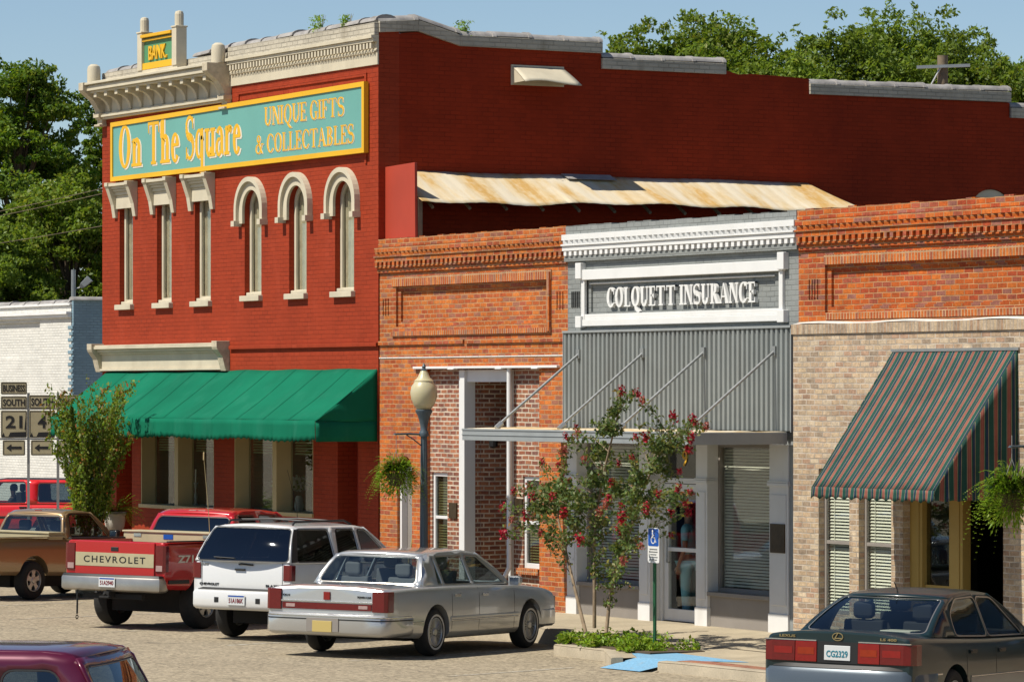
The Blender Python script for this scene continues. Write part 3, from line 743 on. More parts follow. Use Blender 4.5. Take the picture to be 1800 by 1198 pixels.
for a, b in AW:
    w = sash_window(red, a, b, 5.42, 7.36, .10, M['beige'], arch=True, blind='curtain', glassm='shopglass', w=.075, rail=False)
    mb = MB(); mb.box(a - .05, b + .05, -.09, .09, 5.32, 5.42); mb.box(a + .02, b - .02, .02, .098, 5.422, 5.48); mb.build('sill', M['beige'], w, bevel=.008)
    c = (a + b) / 2; zs = 6.99; mb = MB()
    for ri, ro, y1 in ((.35, .50, -.05), (.50, .585, -.11)):
        q = [(c - ri, 6.80 if ri < .4 else 6.82), (c - ro, 6.80 if ri < .4 else 6.82)]
        N = 20
        for k in range(N):
            t0, t1 = pi * k / N, pi * (k + 1) / N
            mb.prism_y([(c - ri * cos(t0), zs + ri * sin(t0)), (c - ro * cos(t0), zs + ro * sin(t0)), (c - ro * cos(t1), zs + ro * sin(t1)), (c - ri * cos(t1), zs + ri * sin(t1))], y1, .0)
        for s_ in (-1, 1): mb.prism_y([(c + s_ * ri, 6.74), (c + s_ * ro, 6.74), (c + s_ * ro, zs), (c + s_ * ri, zs)], y1, 0)
    for s_ in (-1, 1): mb.box(c + s_ * .54 - .065, c + s_ * .54 + .065, -.16, 0, 6.69, 6.79)
    mb.build('window_hood', M['beige'], w, weld=True)
# shop cornice
mb = MB(); mb.box(-21.33, -15.65, -.05, 0, 4.12, 4.40); mb.box(-21.33, -15.65, -.09, 0, 4.08, 4.12); mb.box(-21.33, -15.65, -.10, 0, 4.40, 4.44); mb.box(-21.33, -15.65, -.15, 0, 4.442, 4.50); mb.box(-21.33, -15.65, -.22, 0, 4.502, 4.55); mb.box(-21.33, -15.65, -.20, 0, 4.552, 4.58)
sc = mb.build('shop_cornice', M['beige'], red, bevel=.006)
for x in (-21.36, -15.66):
    mb = MB(); mb.prism_x([(0, 4.06), (-.08, 4.06), (-.11, 4.16), (-.15, 4.32), (-.25, 4.45), (-.27, 4.5), (-.27, 4.61), (0, 4.61)], x - .11, x + .11); mb.build('end_console', M['beige_rough'], sc, bevel=.005)
# shopfront glazing
for x0, x1, mu in ((-19.5, -16.23, -17.87), (-15.36, -12.15, -13.68)):
    mb = MB(); mb.box(x0, x0 + .03, .003, .32, 1.53, 3.6); mb.box(x1 - .03, x1, .003, .32, 1.53, 3.6); mb.box(mu - .08, mu + .08, -.01, .32, 1.53, 3.6); mb.box(x0 - .03, x1 + .03, -.04, .34, 1.46, 1.53)
    fr = mb.build('display_window', M['tan_trim'], red, bevel=.004)
    mb = MB(); mb.box(x0 + .03, mu - .08, .285, .292, 1.53, 3.6); mb.box(mu + .08, x1 - .03, .285, .292, 1.53, 3.6); mb.build('pane', M['shopglass'], fr)
    mb = MB()
    for a, b in ((x0 + .05, mu - .1), (mu + .1, x1 - .05)):
        for i in range(16): mb.add([(a, .35, 2.55 + i * .05), (b, .35, 2.55 + i * .05), (b, .375, 2.58 + i * .05), (a, .375, 2.58 + i * .05)], [(0, 1, 2, 3)])
    mb.build('blind', M['yblind'], fr, fix=False)
    mb = MB(); mb.box(x0, x1, .33, 1.3, 1.40, 1.50); mb.build('display_shelf', M['stone'], fr)
mb = MB(); mb.box(-11.2, -10.42, .38, .46, .25, 3.4); d = mb.build('shop_door', M['red_dark'], red); 
mb = MB(); mb.box(-11.06, -10.56, .372, .379, 1.0, 2.3); mb.build('pane', M['darkglass'], d); mb = MB(); mb.tube([(-10.5, .36, 1.1), (-10.5, .31, 1.12), (-10.5, .31, 1.3), (-10.5, .36, 1.32)], .015); mb.build('handle', M['bronze'], d)
mb = MB(); mb.box(-20.65, -19.92, .38, .46, .25, 3.4); d = mb.build('side_door', M['red_dark'], red); mb = MB(); mb.lathe([(.03, -.06), (.04, -.03), (.02, 0)], (-20.0, .38, 1.2), 10, axis='y'); mb.build('handle', M['bronze'], d)
# hooded vent high on the side wall
vent = empty('vent_hood', (RX1, 3.1, 9.0), world=True); tag(vent, 'small cream sheet metal vent hood high on the dark red side wall', 'vent')
mb = MB(); y0, y1 = 2.62, 3.64
def hood(u, v): 
    y = y0 + (y1 - y0) * u; x = RX1 + .03 + .48 * v; z = 9.34 - .24 * v - .05 * v * v + .03 * sin(u * 5) * v
    return (x, y + (.10 * v if u > .5 else -.02 * v) * abs(2 * u - 1), z)
mb.grid(hood, 10, 6); mb.build('hood', M['beige'], vent, smooth=60, solid=.01)
mb = MB(); mb.box(RX1, RX1 + .03, y0 - .02, y1 + .02, 9.02, 9.37); mb.build('back_plate', M['beige'], vent, bevel=.004)
for yy in (y0 + .01, y1 - .01): mb = MB(); mb.prism_y([(RX1 + .03, 9.33), (RX1 + .46, 9.06), (RX1 + .03, 9.05)], yy - .006, yy + .006); mb.build('cheek', M['beige'], vent)
# the sign
sg = empty('shop_sign_board', (-15.5, -.05, 7.8), world=True); tag(sg, 'long teal sign board with yellow border and lettering on the red upper wall', 'sign')
def sgz(x, f): return (7.79 + (7.81 - 7.79) * (x + 20.89) / 10.73) * (1 - f) + (8.87 + .10 * (x + 20.89) / 10.73) * f
mb = MB(); mb.prism_y([(-20.66, sgz(-20.66, 0)), (-10.04, sgz(-10.04, 0)), (-10.04, sgz(-10.04, 1)), (-20.66, sgz(-20.66, 1))], -.085, -.03); mb.build('board', M['teal'], sg)
mb = MB()
o4 = [(-20.7, 0), (-10.0, 0), (-10.0, 1), (-20.7, 1)]
oo = [(x, sgz(x, f) + (-.03 if f == 0 else .03)) for x, f in o4]; ii = [(x + (.09 if x < -15 else -.09), sgz(x, f) + (.055 if f == 0 else -.055)) for x, f in o4]
for k in range(4): mb.prism_y([oo[k], oo[(k + 1) % 4], ii[(k + 1) % 4], ii[k]], -.11, -.02)
mb.build('border', M['yellow'], sg)
for nm, mt, dx, dz, y in (('letter_outline', 'signwhite', .055, -.03, -.0855), ('lettering', 'yellow', 0, 0, -.091)):
    for wd, a, b, z0, h in (('On', -20.34, -19.22, 8.00, .81), ('The', -18.98, -17.52, 8.00, .81), ('Square', -17.28, -14.86, 8.02, .80)):
        put_serif(wd, nm, M[mt], sg, a, b, z0, h, y, .004, T=.20, t=.075, dx=dx, dz=dz)
for nm, mt, dx, dz, y in (('letter_outline', 'signwhite', .022, -.012, -.0855), ('lettering', 'yellow', 0, 0, -.091)):
    put_serif('UNIQUE GIFTS', nm, M[mt], sg, -13.92, -10.75, 8.46, .33, y, .004, T=.155, t=.06, dx=dx, dz=dz)
    put_serif('& COLLECTABLES', nm, M[mt], sg, -14.28, -10.38, 7.97, .33, y, .004, T=.155, t=.06, dx=dx, dz=dz)
# green awning
ga = empty('green_awning', (-15.5, 0, 2.8), world=True); tag(ga, 'long green canvas awning with scalloped valance over the red shopfront', 'awning')
M['canvas'] = paint('green canvas', (.006, .155, .085), .85, .14, .9, .35, fine=5, spec=.08, dirt=(.35, (.03, .17, .11)))
GX0, GX1, GP = -21.08, -9.70, 1.18
def ga_top(u, v):
    x = GX0 + (GX1 - GX0) * u; sag = .035 * sin(pi * v) * (1 - .35 * cos(u * 11 * 2 * pi))
    return (x, -.01 - GP * v, 4.07 - .88 * v - sag + .008 * sin(u * 37 + v * 5))
def ga_val(u, v):
    x = GX0 + (GX1 - GX0) * u; k = abs((u * 14) % 1 - .5)
    sc_ = .025 * abs(sin(u * 60 * pi))
    return (x, -.01 - GP - .012 - .035 * v * (.5 + .5 * sin(u * 88)) + (.02 * v if k > .44 else 0), 3.19 - (.36 + .02 * sin(u * 23) - sc_) * v)
mb = MB(); mb.grid(ga_top, 132, 10); cn = mb.build('canopy', M['canvas'], ga, smooth=60, solid=.006)
mb = MB(); mb.grid(ga_val, 480, 4); mb.build('valance', M['canvas'], ga, smooth=60, solid=.005)
for X in (GX0, GX1):
    mb = MB(); mb.grid(lambda u, v: (X + .03 * sin(u * 9 + v * 4) * u, -.01 - GP * u, (4.07 - .88 * u - .03 * sin(pi * u)) * (1 - v) + (3.17) * v), 12, 8)
    mb.grid(lambda u, v: (X + .015 * sin(u * 14) * v, -.01 - GP * u, 3.17 - .34 * v), 12, 3); mb.build('end_panel', M['canvas'], ga, smooth=60, solid=.005)
mb = MB()
for u in [.004 + .992 * i / 11 for i in range(12)]:
    x = GX0 + (GX1 - GX0) * u; mb.tube([(x, -.02, 4.0), (x, -.6, 3.52), (x, -GP + .03, 3.1)], .012, 6); mb.tube([(x, -.02, 3.1), (x, -GP + .03, 3.1)], .012, 6)
mb.tube([(GX0 + .05, -GP + .03, 3.13), (GX1 - .05, -GP + .03, 3.13)], .014, 6); mb.build('awning_frame', M['rod'], ga)
mb = MB()
for u in [i / 11 for i in range(1, 11)]: mb.grid(lambda a, v: Vector(ga_top(u - .0012 + .0024 * a, v)) + Vector((0, -.002, .007)), 1, 10)
mb.build('seams', M['canvas'], cn)

# ================================================================== lean-to with rusty roof
lt = empty('lean_to_roof', (RX1, .2, 6.3), world=True); tag(lt, 'rust streaked tin lean-to roof against the dark red side wall', 'shed roof')
mb = MB()
def ltr(u, v):
    y = .2 + 8.6 * u; rid = .005 * abs(sin(u * 34 * pi)); drop = .58 + .022 * sin(u * 9) + .02 * sin(u * 31) - .05 * u
    e = (.05 * sin(u * 14) + (.06 if .34 < u < .36 else 0)) * v
    return (RX1 + .01 + (1.20 + e) * v, y + .45 * v * (u > .98), 7.47 - drop * v - .05 * v * (1 - v) + rid + .008 * sin(u * 17 + 1))
mb.grid(ltr, 272, 8); mb.build('tin_sheet', M['rusty'], lt, smooth=50, solid=.006)
mb = MB(); mb.prism_y([(RX1, 6.25), (-8.58, 6.25), (-8.60, 7.55), (RX1, 7.52)], .13, .18); mb.build('end_panel', M['red_flat'], lt, bevel=.004)
mb = MB(); mb.box(-8.66, -8.58, .19, .27, 5.8, 6.95); mb.box(-8.66, -8.58, 8.2, 8.28, 5.8, 6.9); mb.box(RX1, RX1 + .05, 8.0, 8.2, 5.8, 7.3)
for i in range(12): y = .5 + i * .72; mb.tube([(RX1 + .02, y, 7.38), (-8.64, y, 6.80)], .03, 6)
mb.build('timber', M['pole'], lt)
mb = MB(); mb.grid(lambda u, v: (RX1 + .02 + .26 * v, 3.6 + 1.0 * u, 7.50 - .1 * v), 2, 2); mb.build('grey_patch', M['coping'], lt, solid=.005)

# ================================================================== brick row: shared bits
def brick_cornice(root, x0, x1, m, dm=None, top=None):
    """corbelled courses with two rows of dentils at the head of a one storey front"""
    mb = MB()
    mb.box(x0, x1, -.04, 0, 5.70, 5.775); mb.box(x0, x1, -.075, 0, 5.777, 5.80)
    mb.box(x0, x1, -.09, 0, 5.885, 5.96); mb.box(x0, x1, -.115, 0, 5.962, 5.99); mb.box(x0, x1, -.10, 0, 6.05, 6.13); mb.box(x0, x1, -.05, 0, 5.80, 5.884); mb.box(x0, x1, -.06, 0, 5.99, 6.05)
    n = int((x1 - x0) / .155)
    for i in range(n):
        x = x0 + (x1 - x0) * (i + .5) / n; mb.box(x - .04, x + .04, -.105, -.05, 5.803, 5.882)
        a = .028; mb.prism_z([(x - .05, -.06), (x, -.118), (x + .05, -.06)], 5.993, 6.047)
    return mb.build('brick_cornice', m, root, bevel=.003)
def strip_courses(root, bars, m, name='brick_panel_frame'):
    mb = MB()
    for x0, x1, y0, z0, z1 in bars: mb.box(x0, x1, y0, 0, z0, z1)
    return mb.build(name, m, root, bevel=.003)

# ------------------------------------------------------------------ left brick shop
bl = empty('brick_shop', (-9.6, 0, WZ), world=True); tag(bl, 'narrow orange brick shop with tall white framed entry next to the red building', 'building')
BX0, BX1 = -9.62, -3.25
mb = MB(); mb.box(BX0, BX1, 0, .32, 0, 6.14); wl_ = mb.build('front_wall', M['orange'], bl)
cut = MB(); cut.box(-8.05, -4.15, -.2, .6, .0, 4.06); cut.box(-8.98, -8.45, .0 - .2, .6, 0, 2.35)
cut.prism_y([(-8.98 + .265 + .265 * cos(pi * i / 12), 2.349 + .25 * sin(pi * i / 12)) for i in range(13)], -.2, .6)
cut.box(-9.03, -3.88, -.2, .045, 4.78, 5.46); boolean(wl_, cut)
cut2 = MB(); cut2.box(-8.93, -3.98, -.2, .085, 4.86, 5.38); boolean(wl_, cut2)
mb = MB(); top = []
rr = random.Random(3)
xs_ = [BX0 + (BX1 - BX0) * i / 30 for i in range(31)]
for i in range(30):
    h = 6.28 + rr.uniform(-.012, .012); mb.box(xs_[i], xs_[i + 1] - .002, -.03, .32, 6.141, h)
mb.build('parapet', M['orange'], bl)
brick_cornice(bl, BX0 - .02, BX1, M['orange'])
strip_courses(bl, [(-9.15, -3.75, -.02, 5.46, 5.62), (-9.15, -3.75, -.035, 4.62, 4.70), (-3.84, -3.76, -.05, 4.64, 5.58)], M['soldier'])
strip_courses(bl, [(BX0, -6.62, -.035, 4.47, 4.54), (-6.54, BX1, -.035, 4.47, 4.54)], M['orange'], 'ledge_course')
mb = MB(); mb.box(BX0, BX1 - .0, -.012, 0, 4.245, 4.265); mb.build('mortar_line', M['whitebrick'], bl)
for x in (-9.4, -3.5):
    mb = MB()
    for k in (-1, 0, 1): mb.box(x + k * .09 - .02, x + k * .09 + .02, -.02, 0, 5.0, 5.26)
    mb.build('vent_slots', M['orange'], bl)
# infill wall
mb = MB(); mb.box(-8.05, -4.15, .13, .36, .15, 4.06); iw = mb.build('infill_wall', M['infill'], bl)
cut = MB(); cut.box(-6.74, -5.24, 0, .6, .0, 3.93); cut.box(-7.98, -7.44, 0, .6, .85, 2.33); cut.box(-4.90, -4.32, 0, .6, .85, 2.32); boolean(iw, cut)
sash_window(bl, -7.98, -7.44, .85, 2.33, .16, M['white'], blind='yblind', w=.06)
w2 = sash_window(bl, -4.90, -4.32, .85, 2.32, .16, M['white'], blind='yblind', w=.06)
for x0, x1 in ((-8.03, -7.38), (-4.96, -4.26)):
    mb = MB(); mb.box(x0, x1, .03, .14, .75, .85); mb.build('brick_sill', M['soldier'], bl, bevel=.006)
mb = MB(); mb.box(-6.90, -6.72, .05, .26, .2, 4.04); mb.box(-6.72, -5.28, .10, .26, 3.84, 4.04); mb.box(-5.28, -5.20, .07, .26, .2, 4.04); mb.build('entry_surround', M['white'], bl, bevel=.006)
mb = MB(); mb.box(-6.82, -6.72, .365, 2.6, .15, 4.06); mb.box(-5.24, -5.14, .37, 2.6, .15, 4.06); mb.box(-6.72, -5.24, 2.5, 2.6, .15, 4.06); mb.box(-6.8, -5.14, .37, 2.6, 4.061, 4.1); mb.build('entry_walls', M['infill'], bl)
mb = MB(); mb.lathe([(.02, 0), (.07, .03), (.085, .2), (.05, .27), (.015, .33)], (-6.62, .55, 2.75), 10); mb.tube([(-6.72, .55, 3.0), (-6.62, .55, 3.12)], .012, 6); mb.build('wall_lantern', M['black'], bl)
mb = MB(); mb.box(-8.32, -3.5, -.06, .02, 4.06, 4.10)
for x in (-6.98, -5.38, -4.2): mb.box(x - .1, x + .1, -.075, .02, 4.045, 4.062)
mb.build('gutter', M['white'], bl, bevel=.006)
mb = MB(); mb.tube([(-5.16, .02, 4.06), (-5.16, .02, .85), (-5.20, -.05, .68), (-5.38, -.34, .50)], .042, 8); mb.build('downspout', M['white'], bl, smooth=50)
for x, z in ((-7.22, 1.58), (-5.02, 1.7)):
    mb = MB(); mb.box(x - .13, x + .13, .10, .128, z, z + .26); mb.build('bronze_plaque', M['bronze'], bl, bevel=.004)
# small arched doorway in the left pier
mb = MB(); mb.box(-8.97, -8.91, .05, .2, .1, 2.40); mb.box(-8.52, -8.46, .05, .2, .1, 2.40); mb.box(-8.91, -8.52, .05, .2, 2.34, 2.40)
dr = mb.build('arched_doorway', M['white_off'], bl)
mb = MB(); mb.box(-8.91, -8.52, .16, .2, .1, 2.34); mb.build('door_leaf', M['bulkhead'], dr)
mb = MB(); mb.tube([(-8.85, .06, .3), (-8.56, .12, 1.5)], .02, 6); mb.build('leaning_board', M['tan_trim'], dr)
def shell(root, x0, x1):
    mb = MB(); mb.box(x0, x0 + .2, .33, 14, 0, 5.6); mb.box(x1 - .2, x1, .33, 14, 0, 5.6); mb.box(x0 + .2, x1 - .2, 13.8, 14, 0, 5.6); mb.build('party_wall', M['room'], root)
    mb = MB(); mb.box(x0 + .01, x1 - .01, .33, 14, 5.6, 5.7); mb.build('roof', M['tar'], root)
shell(bl, BX0, BX1)

# ------------------------------------------------------------------ grey insurance shop
gr = empty('insurance_shop', (-3.2, 0, WZ), world=True); tag(gr, 'grey painted brick shop with white framed name panel and corrugated front', 'building')
GX_0, GX_1 = -3.25, 3.3
mb = MB(); mb.box(GX_0, GX_1, 0, .32, 3.0, 6.14); gw = mb.build('front_wall', M['greybrick'], gr)
cut = MB(); cut.box(-2.72, 2.78, -.2, .03, 4.86, 5.42); boolean(gw, cut); cut = MB(); cut.box(-2.58, 2.64, -.2, .06, 4.92, 5.355); boolean(gw, cut)
mb = MB(); rr = random.Random(5); xs_ = [GX_0 + (GX_1 - GX_0) * i / 28 for i in range(29)]
for i in range(28): mb.box(xs_[i], xs_[i + 1] - .002, -.04, .32, 6.141, 6.275 + rr.uniform(-.012, .012))
mb.build('parapet', M['greybrick'], gr)
x0, x1 = GX_0 + .0, GX_1 + .05
mb = MB(); mb.box(x0, x1, -.11, 0, 5.885, 5.96); mb.box(x0, x1, -.135, 0, 5.962, 5.99); mb.box(x0, x1, -.12, 0, 6.05, 6.141); mb.box(x0, x1, -.08, 0, 5.99, 6.05)
n = 42
for i in range(n):
    x = x0 + (x1 - x0) * (i + .5) / n; mb.prism_z([(x - .05, -.08), (x, -.138), (x + .05, -.08)], 5.993, 6.047)
cc = mb.build('white_cornice', M['white'], gr, bevel=.004)
mb = MB(); mb.box(x0, x1, -.05, 0, 5.795, 5.884); mb.box(x0, x1, -.07, 0, 5.72, 5.798); mb.build('corbel_course', M['greybrick'], gr)
mb = MB(); mb.box(x0, x1, -.056, -.0505, 5.806, 5.8835)
for i in range(n): x = x0 + (x1 - x0) * (i + .5) / n; mb.box(x - .04, x + .04, -.10, -.0555, 5.81, 5.882)
mb.build('dentils', M['white_off'], cc, bevel=.003)
mb = MB(); A, B_ = -2.78, 2.97
mb.box(A, B_, -.07, 0, 5.42, 5.58); mb.box(A, B_, -.07, 0, 4.70, 4.80); mb.box(-2.68, 2.86, -.04, .0, 4.801, 4.885); mb.box(A + .02, A + .12, -.05, 0, 4.80, 5.42); mb.box(B_ - .12, B_ - .02, -.05, 0, 4.80, 5.42)
mb.box(A - .08, A + .09, -.10, 0, 5.44, 5.69); mb.box(B_ - .09, B_ + .08, -.10, 0, 5.44, 5.69); mb.box(A - .08, A + .09, -.1, 0, 4.68, 4.86); mb.box(B_ - .09, B_ + .08, -.1, 0, 4.68, 4.86)
mb.box(-2.6, 2.66, .005, .028, 5.35, 5.375); mb.build('white_panel_frame', M['white'], gr, bevel=.008)
mb = MB()
for k in range(5): mb.box(-3.12 + k * .055, -3.10 + k * .055, -.015, 0, 5.0, 5.25)
mb.build('vent_slots', M['black'], gr)
put_serif('COLQUETT INSURANCE', 'raised_lettering', M['white'], gr, -2.05, 2.19, 4.985, .30, .04, .05, T=.225, t=.075)
mb = MB(); X = -3.17; pts = []
while X < 3.27:
    for dx, dy in ((0, 0), (.055, 0), (.068, .035), (.115, .035)): pts.append((min(X + dx, 3.275), -.12 + dy))
    X += .1285
vs = [(x, y, z) for z in (3.12, 4.60) for x, y in pts]; n = len(pts)
mb.add(vs, [(i, i + 1, n + i + 1, n + i) for i in range(n - 1)]); cp = mb.build('corrugated_panel', M['grey_panel'], gr, solid=.004)
mb = MB(); mb.box(-3.19, 3.29, -.14, -.02, 4.60, 4.635); mb.box(-3.19, -3.172, -.13, 0, 3.1, 4.6); mb.box(3.277, 3.295, -.13, 0, 3.1, 4.6); mb.build('panel_trim', M['grey_trim'], cp)
shell(gr, GX_0, GX_1)
# street level
for a, b in ((-3.25, -2.95), (-1.07, -.75), (.56, .88), (2.56, 3.06)):
    mb = MB(); mb.box(a, b, -.02, .30, .15, 2.92); mb.box(a - .012, b + .012, -.035, .1, .15, .48); mb.box(a - .025, b + .025, -.05, .12, 2.32, 2.37); mb.box(a - .016, b + .016, -.045, .12, 2.372, 2.40)
    mb.box(a + .05, b - .05, -.032, -.02, .6, 2.2); mb.build('pilaster', M['white_off'], gr, bevel=.006)
mb = MB(); mb.box(-3.25, 3.3, .02, .30, 2.92, 3.02); mb.box(3.06, 3.3, .0, .3, .15, 2.92); mb.build('header_beam', M['grey_trim'], gr)
for a, b in ((-2.95, -1.07), (.88, 2.56)):
    mb = MB(); mb.box(a, b, .03, .30, .15, .66); mb.box(a - .0, b + .0, -.03, .3, .66, .72); mb.build('bulkhead', M['bulkhead'], gr, bevel=.005)
    mb = MB(); w = .05; yf = .17
    mb.box(a, a + w, yf, yf + .08, .72, 2.92); mb.box(b - w, b, yf, yf + .08, .72, 2.92); mb.box(a + w, b - w, yf, yf + .08, .72, .78); mb.box(a + w, b - w, yf, yf + .08, 2.86, 2.92)
    fr = mb.build('shop_window', M['bulkhead'], gr, bevel=.003)
    mb = MB(); mb.box(a + w, b - w, yf + .04, yf + .047, .78, 2.86); mb.build('pane', M['shopglass'], fr)
    mb = MB(); k = 44
    for i in range(k):
        z = .80 + i * .0465
        mb.add([(a + .01, yf + .08, z), (b - .01, yf + .08, z), (b - .01, yf + .105, z + .03), (a + .01, yf + .105, z + .03)], [(0, 1, 2, 3)])
    mb.build('blind', M['blind'], fr, fix=False)
    mb = MB(); mb.box(a, b, .32, .34, .7, 2.92); mb.build('backing', M['room'], fr)
mb = MB(); mb.box(-.75, -.68, .16, .30, .2, 2.92); mb.box(.49, .56, .16, .30, .2, 2.92); mb.box(-.68, .49, .18, .28, 2.30, 2.38); mb.build('door_frame', M['white_off'], gr, bevel=.004)
mb = MB(); mb.box(-.68, .49, .22, .227, 2.38, 2.92); tr_ = mb.build('transom', M['darkglass'], gr)
put_text('9', 'street_number', M['gold'], tr_, .15, .25, Matrix.Translation((-.12, .212, 2.68)) @ FACE_FRONT, .006, .01)
mb = MB(); mb.box(-.67, -.56, .19, .25, .22, 2.29); mb.box(.38, .48, .19, .25, .22, 2.29); mb.box(-.56, .38, .19, .25, .22, .40); mb.box(-.56, .38, .19, .25, 1.27, 1.33); mb.box(-.56, .38, .19, .25, 2.18, 2.29)
dd = mb.build('glass_door', M['white_off'], gr, bevel=.004)
mb = MB(); mb.box(-.56, .38, .215, .222, .40, 2.18); mb.build('pane', M['shopglass'], dd)
mb = MB(); mb.tube([(-.50, .18, 1.1), (-.50, .13, 1.1), (-.50, .13, 1.5), (-.50, .18, 1.5)], .014, 8); mb.build('handle', M['rod'], dd)
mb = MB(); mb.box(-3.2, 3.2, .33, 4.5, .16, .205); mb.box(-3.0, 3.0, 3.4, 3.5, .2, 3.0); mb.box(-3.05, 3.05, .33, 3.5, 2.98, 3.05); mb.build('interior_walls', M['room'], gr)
mb = MB(); mb.box(2.62, 3.0, -.05, -.022, 1.36, 1.78); pq = mb.build('bronze_plaque', M['bronze'], gr, bevel=.005)
# metal canopy
ca = empty('metal_canopy', (0, 0, 2.9), world=True); tag(ca, 'flat grey metal canopy hung on four rods from the corrugated front', 'canopy')
CD = 1.77
mb = MB(); mb.box(-3.48, 3.2, -CD, -CD + .05, 2.93, 3.10); mb.box(-3.48, 3.2, -CD - .012, -CD, 3.01, 3.025); mb.box(-3.48, 3.2, -CD - .012, -CD, 3.085, 3.112); mb.box(-3.48, -3.43, -CD + .05, -.13, 2.93, 3.10); mb.box(3.15, 3.2, -CD + .05, -.13, 2.93, 3.10); mb.build('fascia', M['grey_trim'], ca, bevel=.004)
mb = MB(); mb.grid(lambda u, v: (-3.46 + 6.64 * u, -.13 - (CD - .16) * v, 3.105 + .02 * sin(u * 19) * sin(v * 3) + .012 * sin(u * 47)), 80, 6); mb.build('roof_sheet', M['rusty'], ca, smooth=50, solid=.006)
mb = MB(); mb.box(-3.35, 3.15, -CD + .05, -.13, 2.945, 2.965); mb.build('soffit', M['grey_trim'], ca)
for x in (-2.70, -.78, .95, 2.86):
    mb = MB(); mb.tube([(x, -.12, 4.27), (x, -1.55, 3.18)], .022, 8); mb.tube([(x, -1.60, 3.12), (x, -1.50, 3.20)], .045, 6); mb.box(x - .05, x + .05, -.15, -.115, 4.2, 4.34); mb.build('rod', M['rod'], ca, smooth=50)

# ------------------------------------------------------------------ right brick shop
br = empty('tan_brick_shop', (3.3, 0, WZ), world=True); tag(br, 'shop with old orange brick parapet above newer tan brick front at the right edge', 'building')
TX0, TX1 = 3.3, 24.0
mb = MB(); mb.box(TX0, TX1, 0, .32, 0.0, 6.14); tw = mb.build('front_wall', M['orange2'], br)
cut = MB(); cut.box(3.97, 22.8, -.2, .045, 4.80, 5.48); cut.box(3.95, 8.36, -.2, .5, .1, 2.6); cut.box(9.6, 15.2, -.2, .5, .5, 2.7); cut.box(16.2, 23.2, -.2, .5, .5, 2.7); boolean(tw, cut); cut = MB(); cut.box(4.07, 22.7, -.2, .085, 4.88, 5.40); boolean(tw, cut)
mb = MB(); rr = random.Random(8); xs_ = [TX0 + (TX1 - TX0) * i / 96 for i in range(97)]
for i in range(96): mb.box(xs_[i], xs_[i + 1] - .002, -.03, .32, 6.141, 6.28 + rr.uniform(-.012, .012))
mb.build('parapet', M['orange2'], br)
brick_cornice(br, TX0 + .055, TX1, M['orange2'])
strip_courses(br, [(3.97, 22.8, -.02, 5.48, 5.62), (4.0, 22.8, -.015, 4.70, 4.80)], M['soldier'])
mb = MB()
for k in range(4): mb.box(3.55 + k * .07, 3.59 + k * .07, -.02, 0, 5.02, 5.28)
mb.build('vent_slots', M['orange2'], br)
mb = MB(); mb.box(3.34, TX1, -.12, -.001, .1, 4.50); vw = mb.build('tan_brick_front', M['tanbrick'], br)
cut = MB(); cut.box(3.99, 4.76, -.3, .2, .55, 2.6); cut.box(4.99, 5.78, -.3, .2, .55, 2.6); cut.box(6.06, 8.36, -.3, .2, .0, 2.6); cut.box(9.6, 15.2, -.3, .2, .5, 2.7); cut.box(16.2, 23.2, -.3, .2, .5, 2.7); boolean(vw, cut)
mb = MB(); mb.box(3.32, TX1, -.145, 0, 4.50, 4.64); mb.build('brick_ledge', M['tansoldier'], br, bevel=.004)
mb = MB(); mb.grid(lambda u, v: (3.34 + 20.6 * u, -.14 + .14 * v, 4.643 + .03 * v + .012 * sin(u * 60)), 60, 2); mb.build('mortar_wash', M['whitebrick'], br)
for a, b in ((3.99, 4.76), (4.99, 5.78)):
    sash_window(br, a, b, .55, 2.6, -.02, M['bulkhead'], blind='blind', glassm='shopglass', w=.045)
for a, b in ((4.76, 4.99), (5.78, 6.04)):
    mb = MB(); mb.box(a + .002, b - .002, .0, .3, .15, 2.6); mb.build('brick_pier', M['tanbrick'], br)
for a, b in ((6.05, 6.34), (6.97, 7.28)):
    mb = MB(); mb.box(a, b, .0, .14, .2, 2.6); mb.box(a + .06, b - .06, -.015, 0, .3, 2.5); mb.build('entry_post', M['ochre'], br, bevel=.008)
mb = MB(); mb.box(6.34, 6.97, .08, .087, .2, 2.6); sp_ = mb.build('side_light', M['darkglass'], br)
mb = MB(); mb.box(6.34, 6.97, .05, .12, .2, .42); mb.build('kick_panel', M['ochre'], sp_); mb = MB(); mb.box(6.34, 6.97, .05, .12, .98, 1.05); mb.build('rail', M['ochre'], sp_)
mb = MB(); mb.box(6.48, 6.8, .10, .11, 1.6, 2.2); mb.build('notice', M['black'], sp_)
mb = MB(); mb.box(7.28, 8.36, 1.3, 1.36, .2, 2.6); mb.box(8.36, 8.41, .12, 1.3, .1, 2.6); mb.build('dark_door', M['black'], br)
mb = MB(); mb.box(8.28, 8.32, .05, .08, .9, 1.15); mb.build('handle', M['rod'], br)
shell(br, TX0, TX1)
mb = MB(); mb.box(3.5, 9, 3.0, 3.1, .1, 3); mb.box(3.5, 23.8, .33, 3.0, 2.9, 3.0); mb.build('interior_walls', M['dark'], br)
for a, b in ((9.6, 15.2), (16.2, 23.2)):
    mb = MB(); n_ = 3
    for i in range(n_ + 1): x = a + (b - a - .06) * i / n_; mb.box(x, x + .06, .02, .1, .5, 2.7)
    mb.box(a, b, .015, .105, .5, .56); mb.box(a, b, .015, .105, 2.64, 2.7); fr = mb.build('shop_window', M['bulkhead'], br)
    mb = MB(); mb.box(a, b, .055, .062, .56, 2.64); mb.build('pane', M['darkglass'], fr)
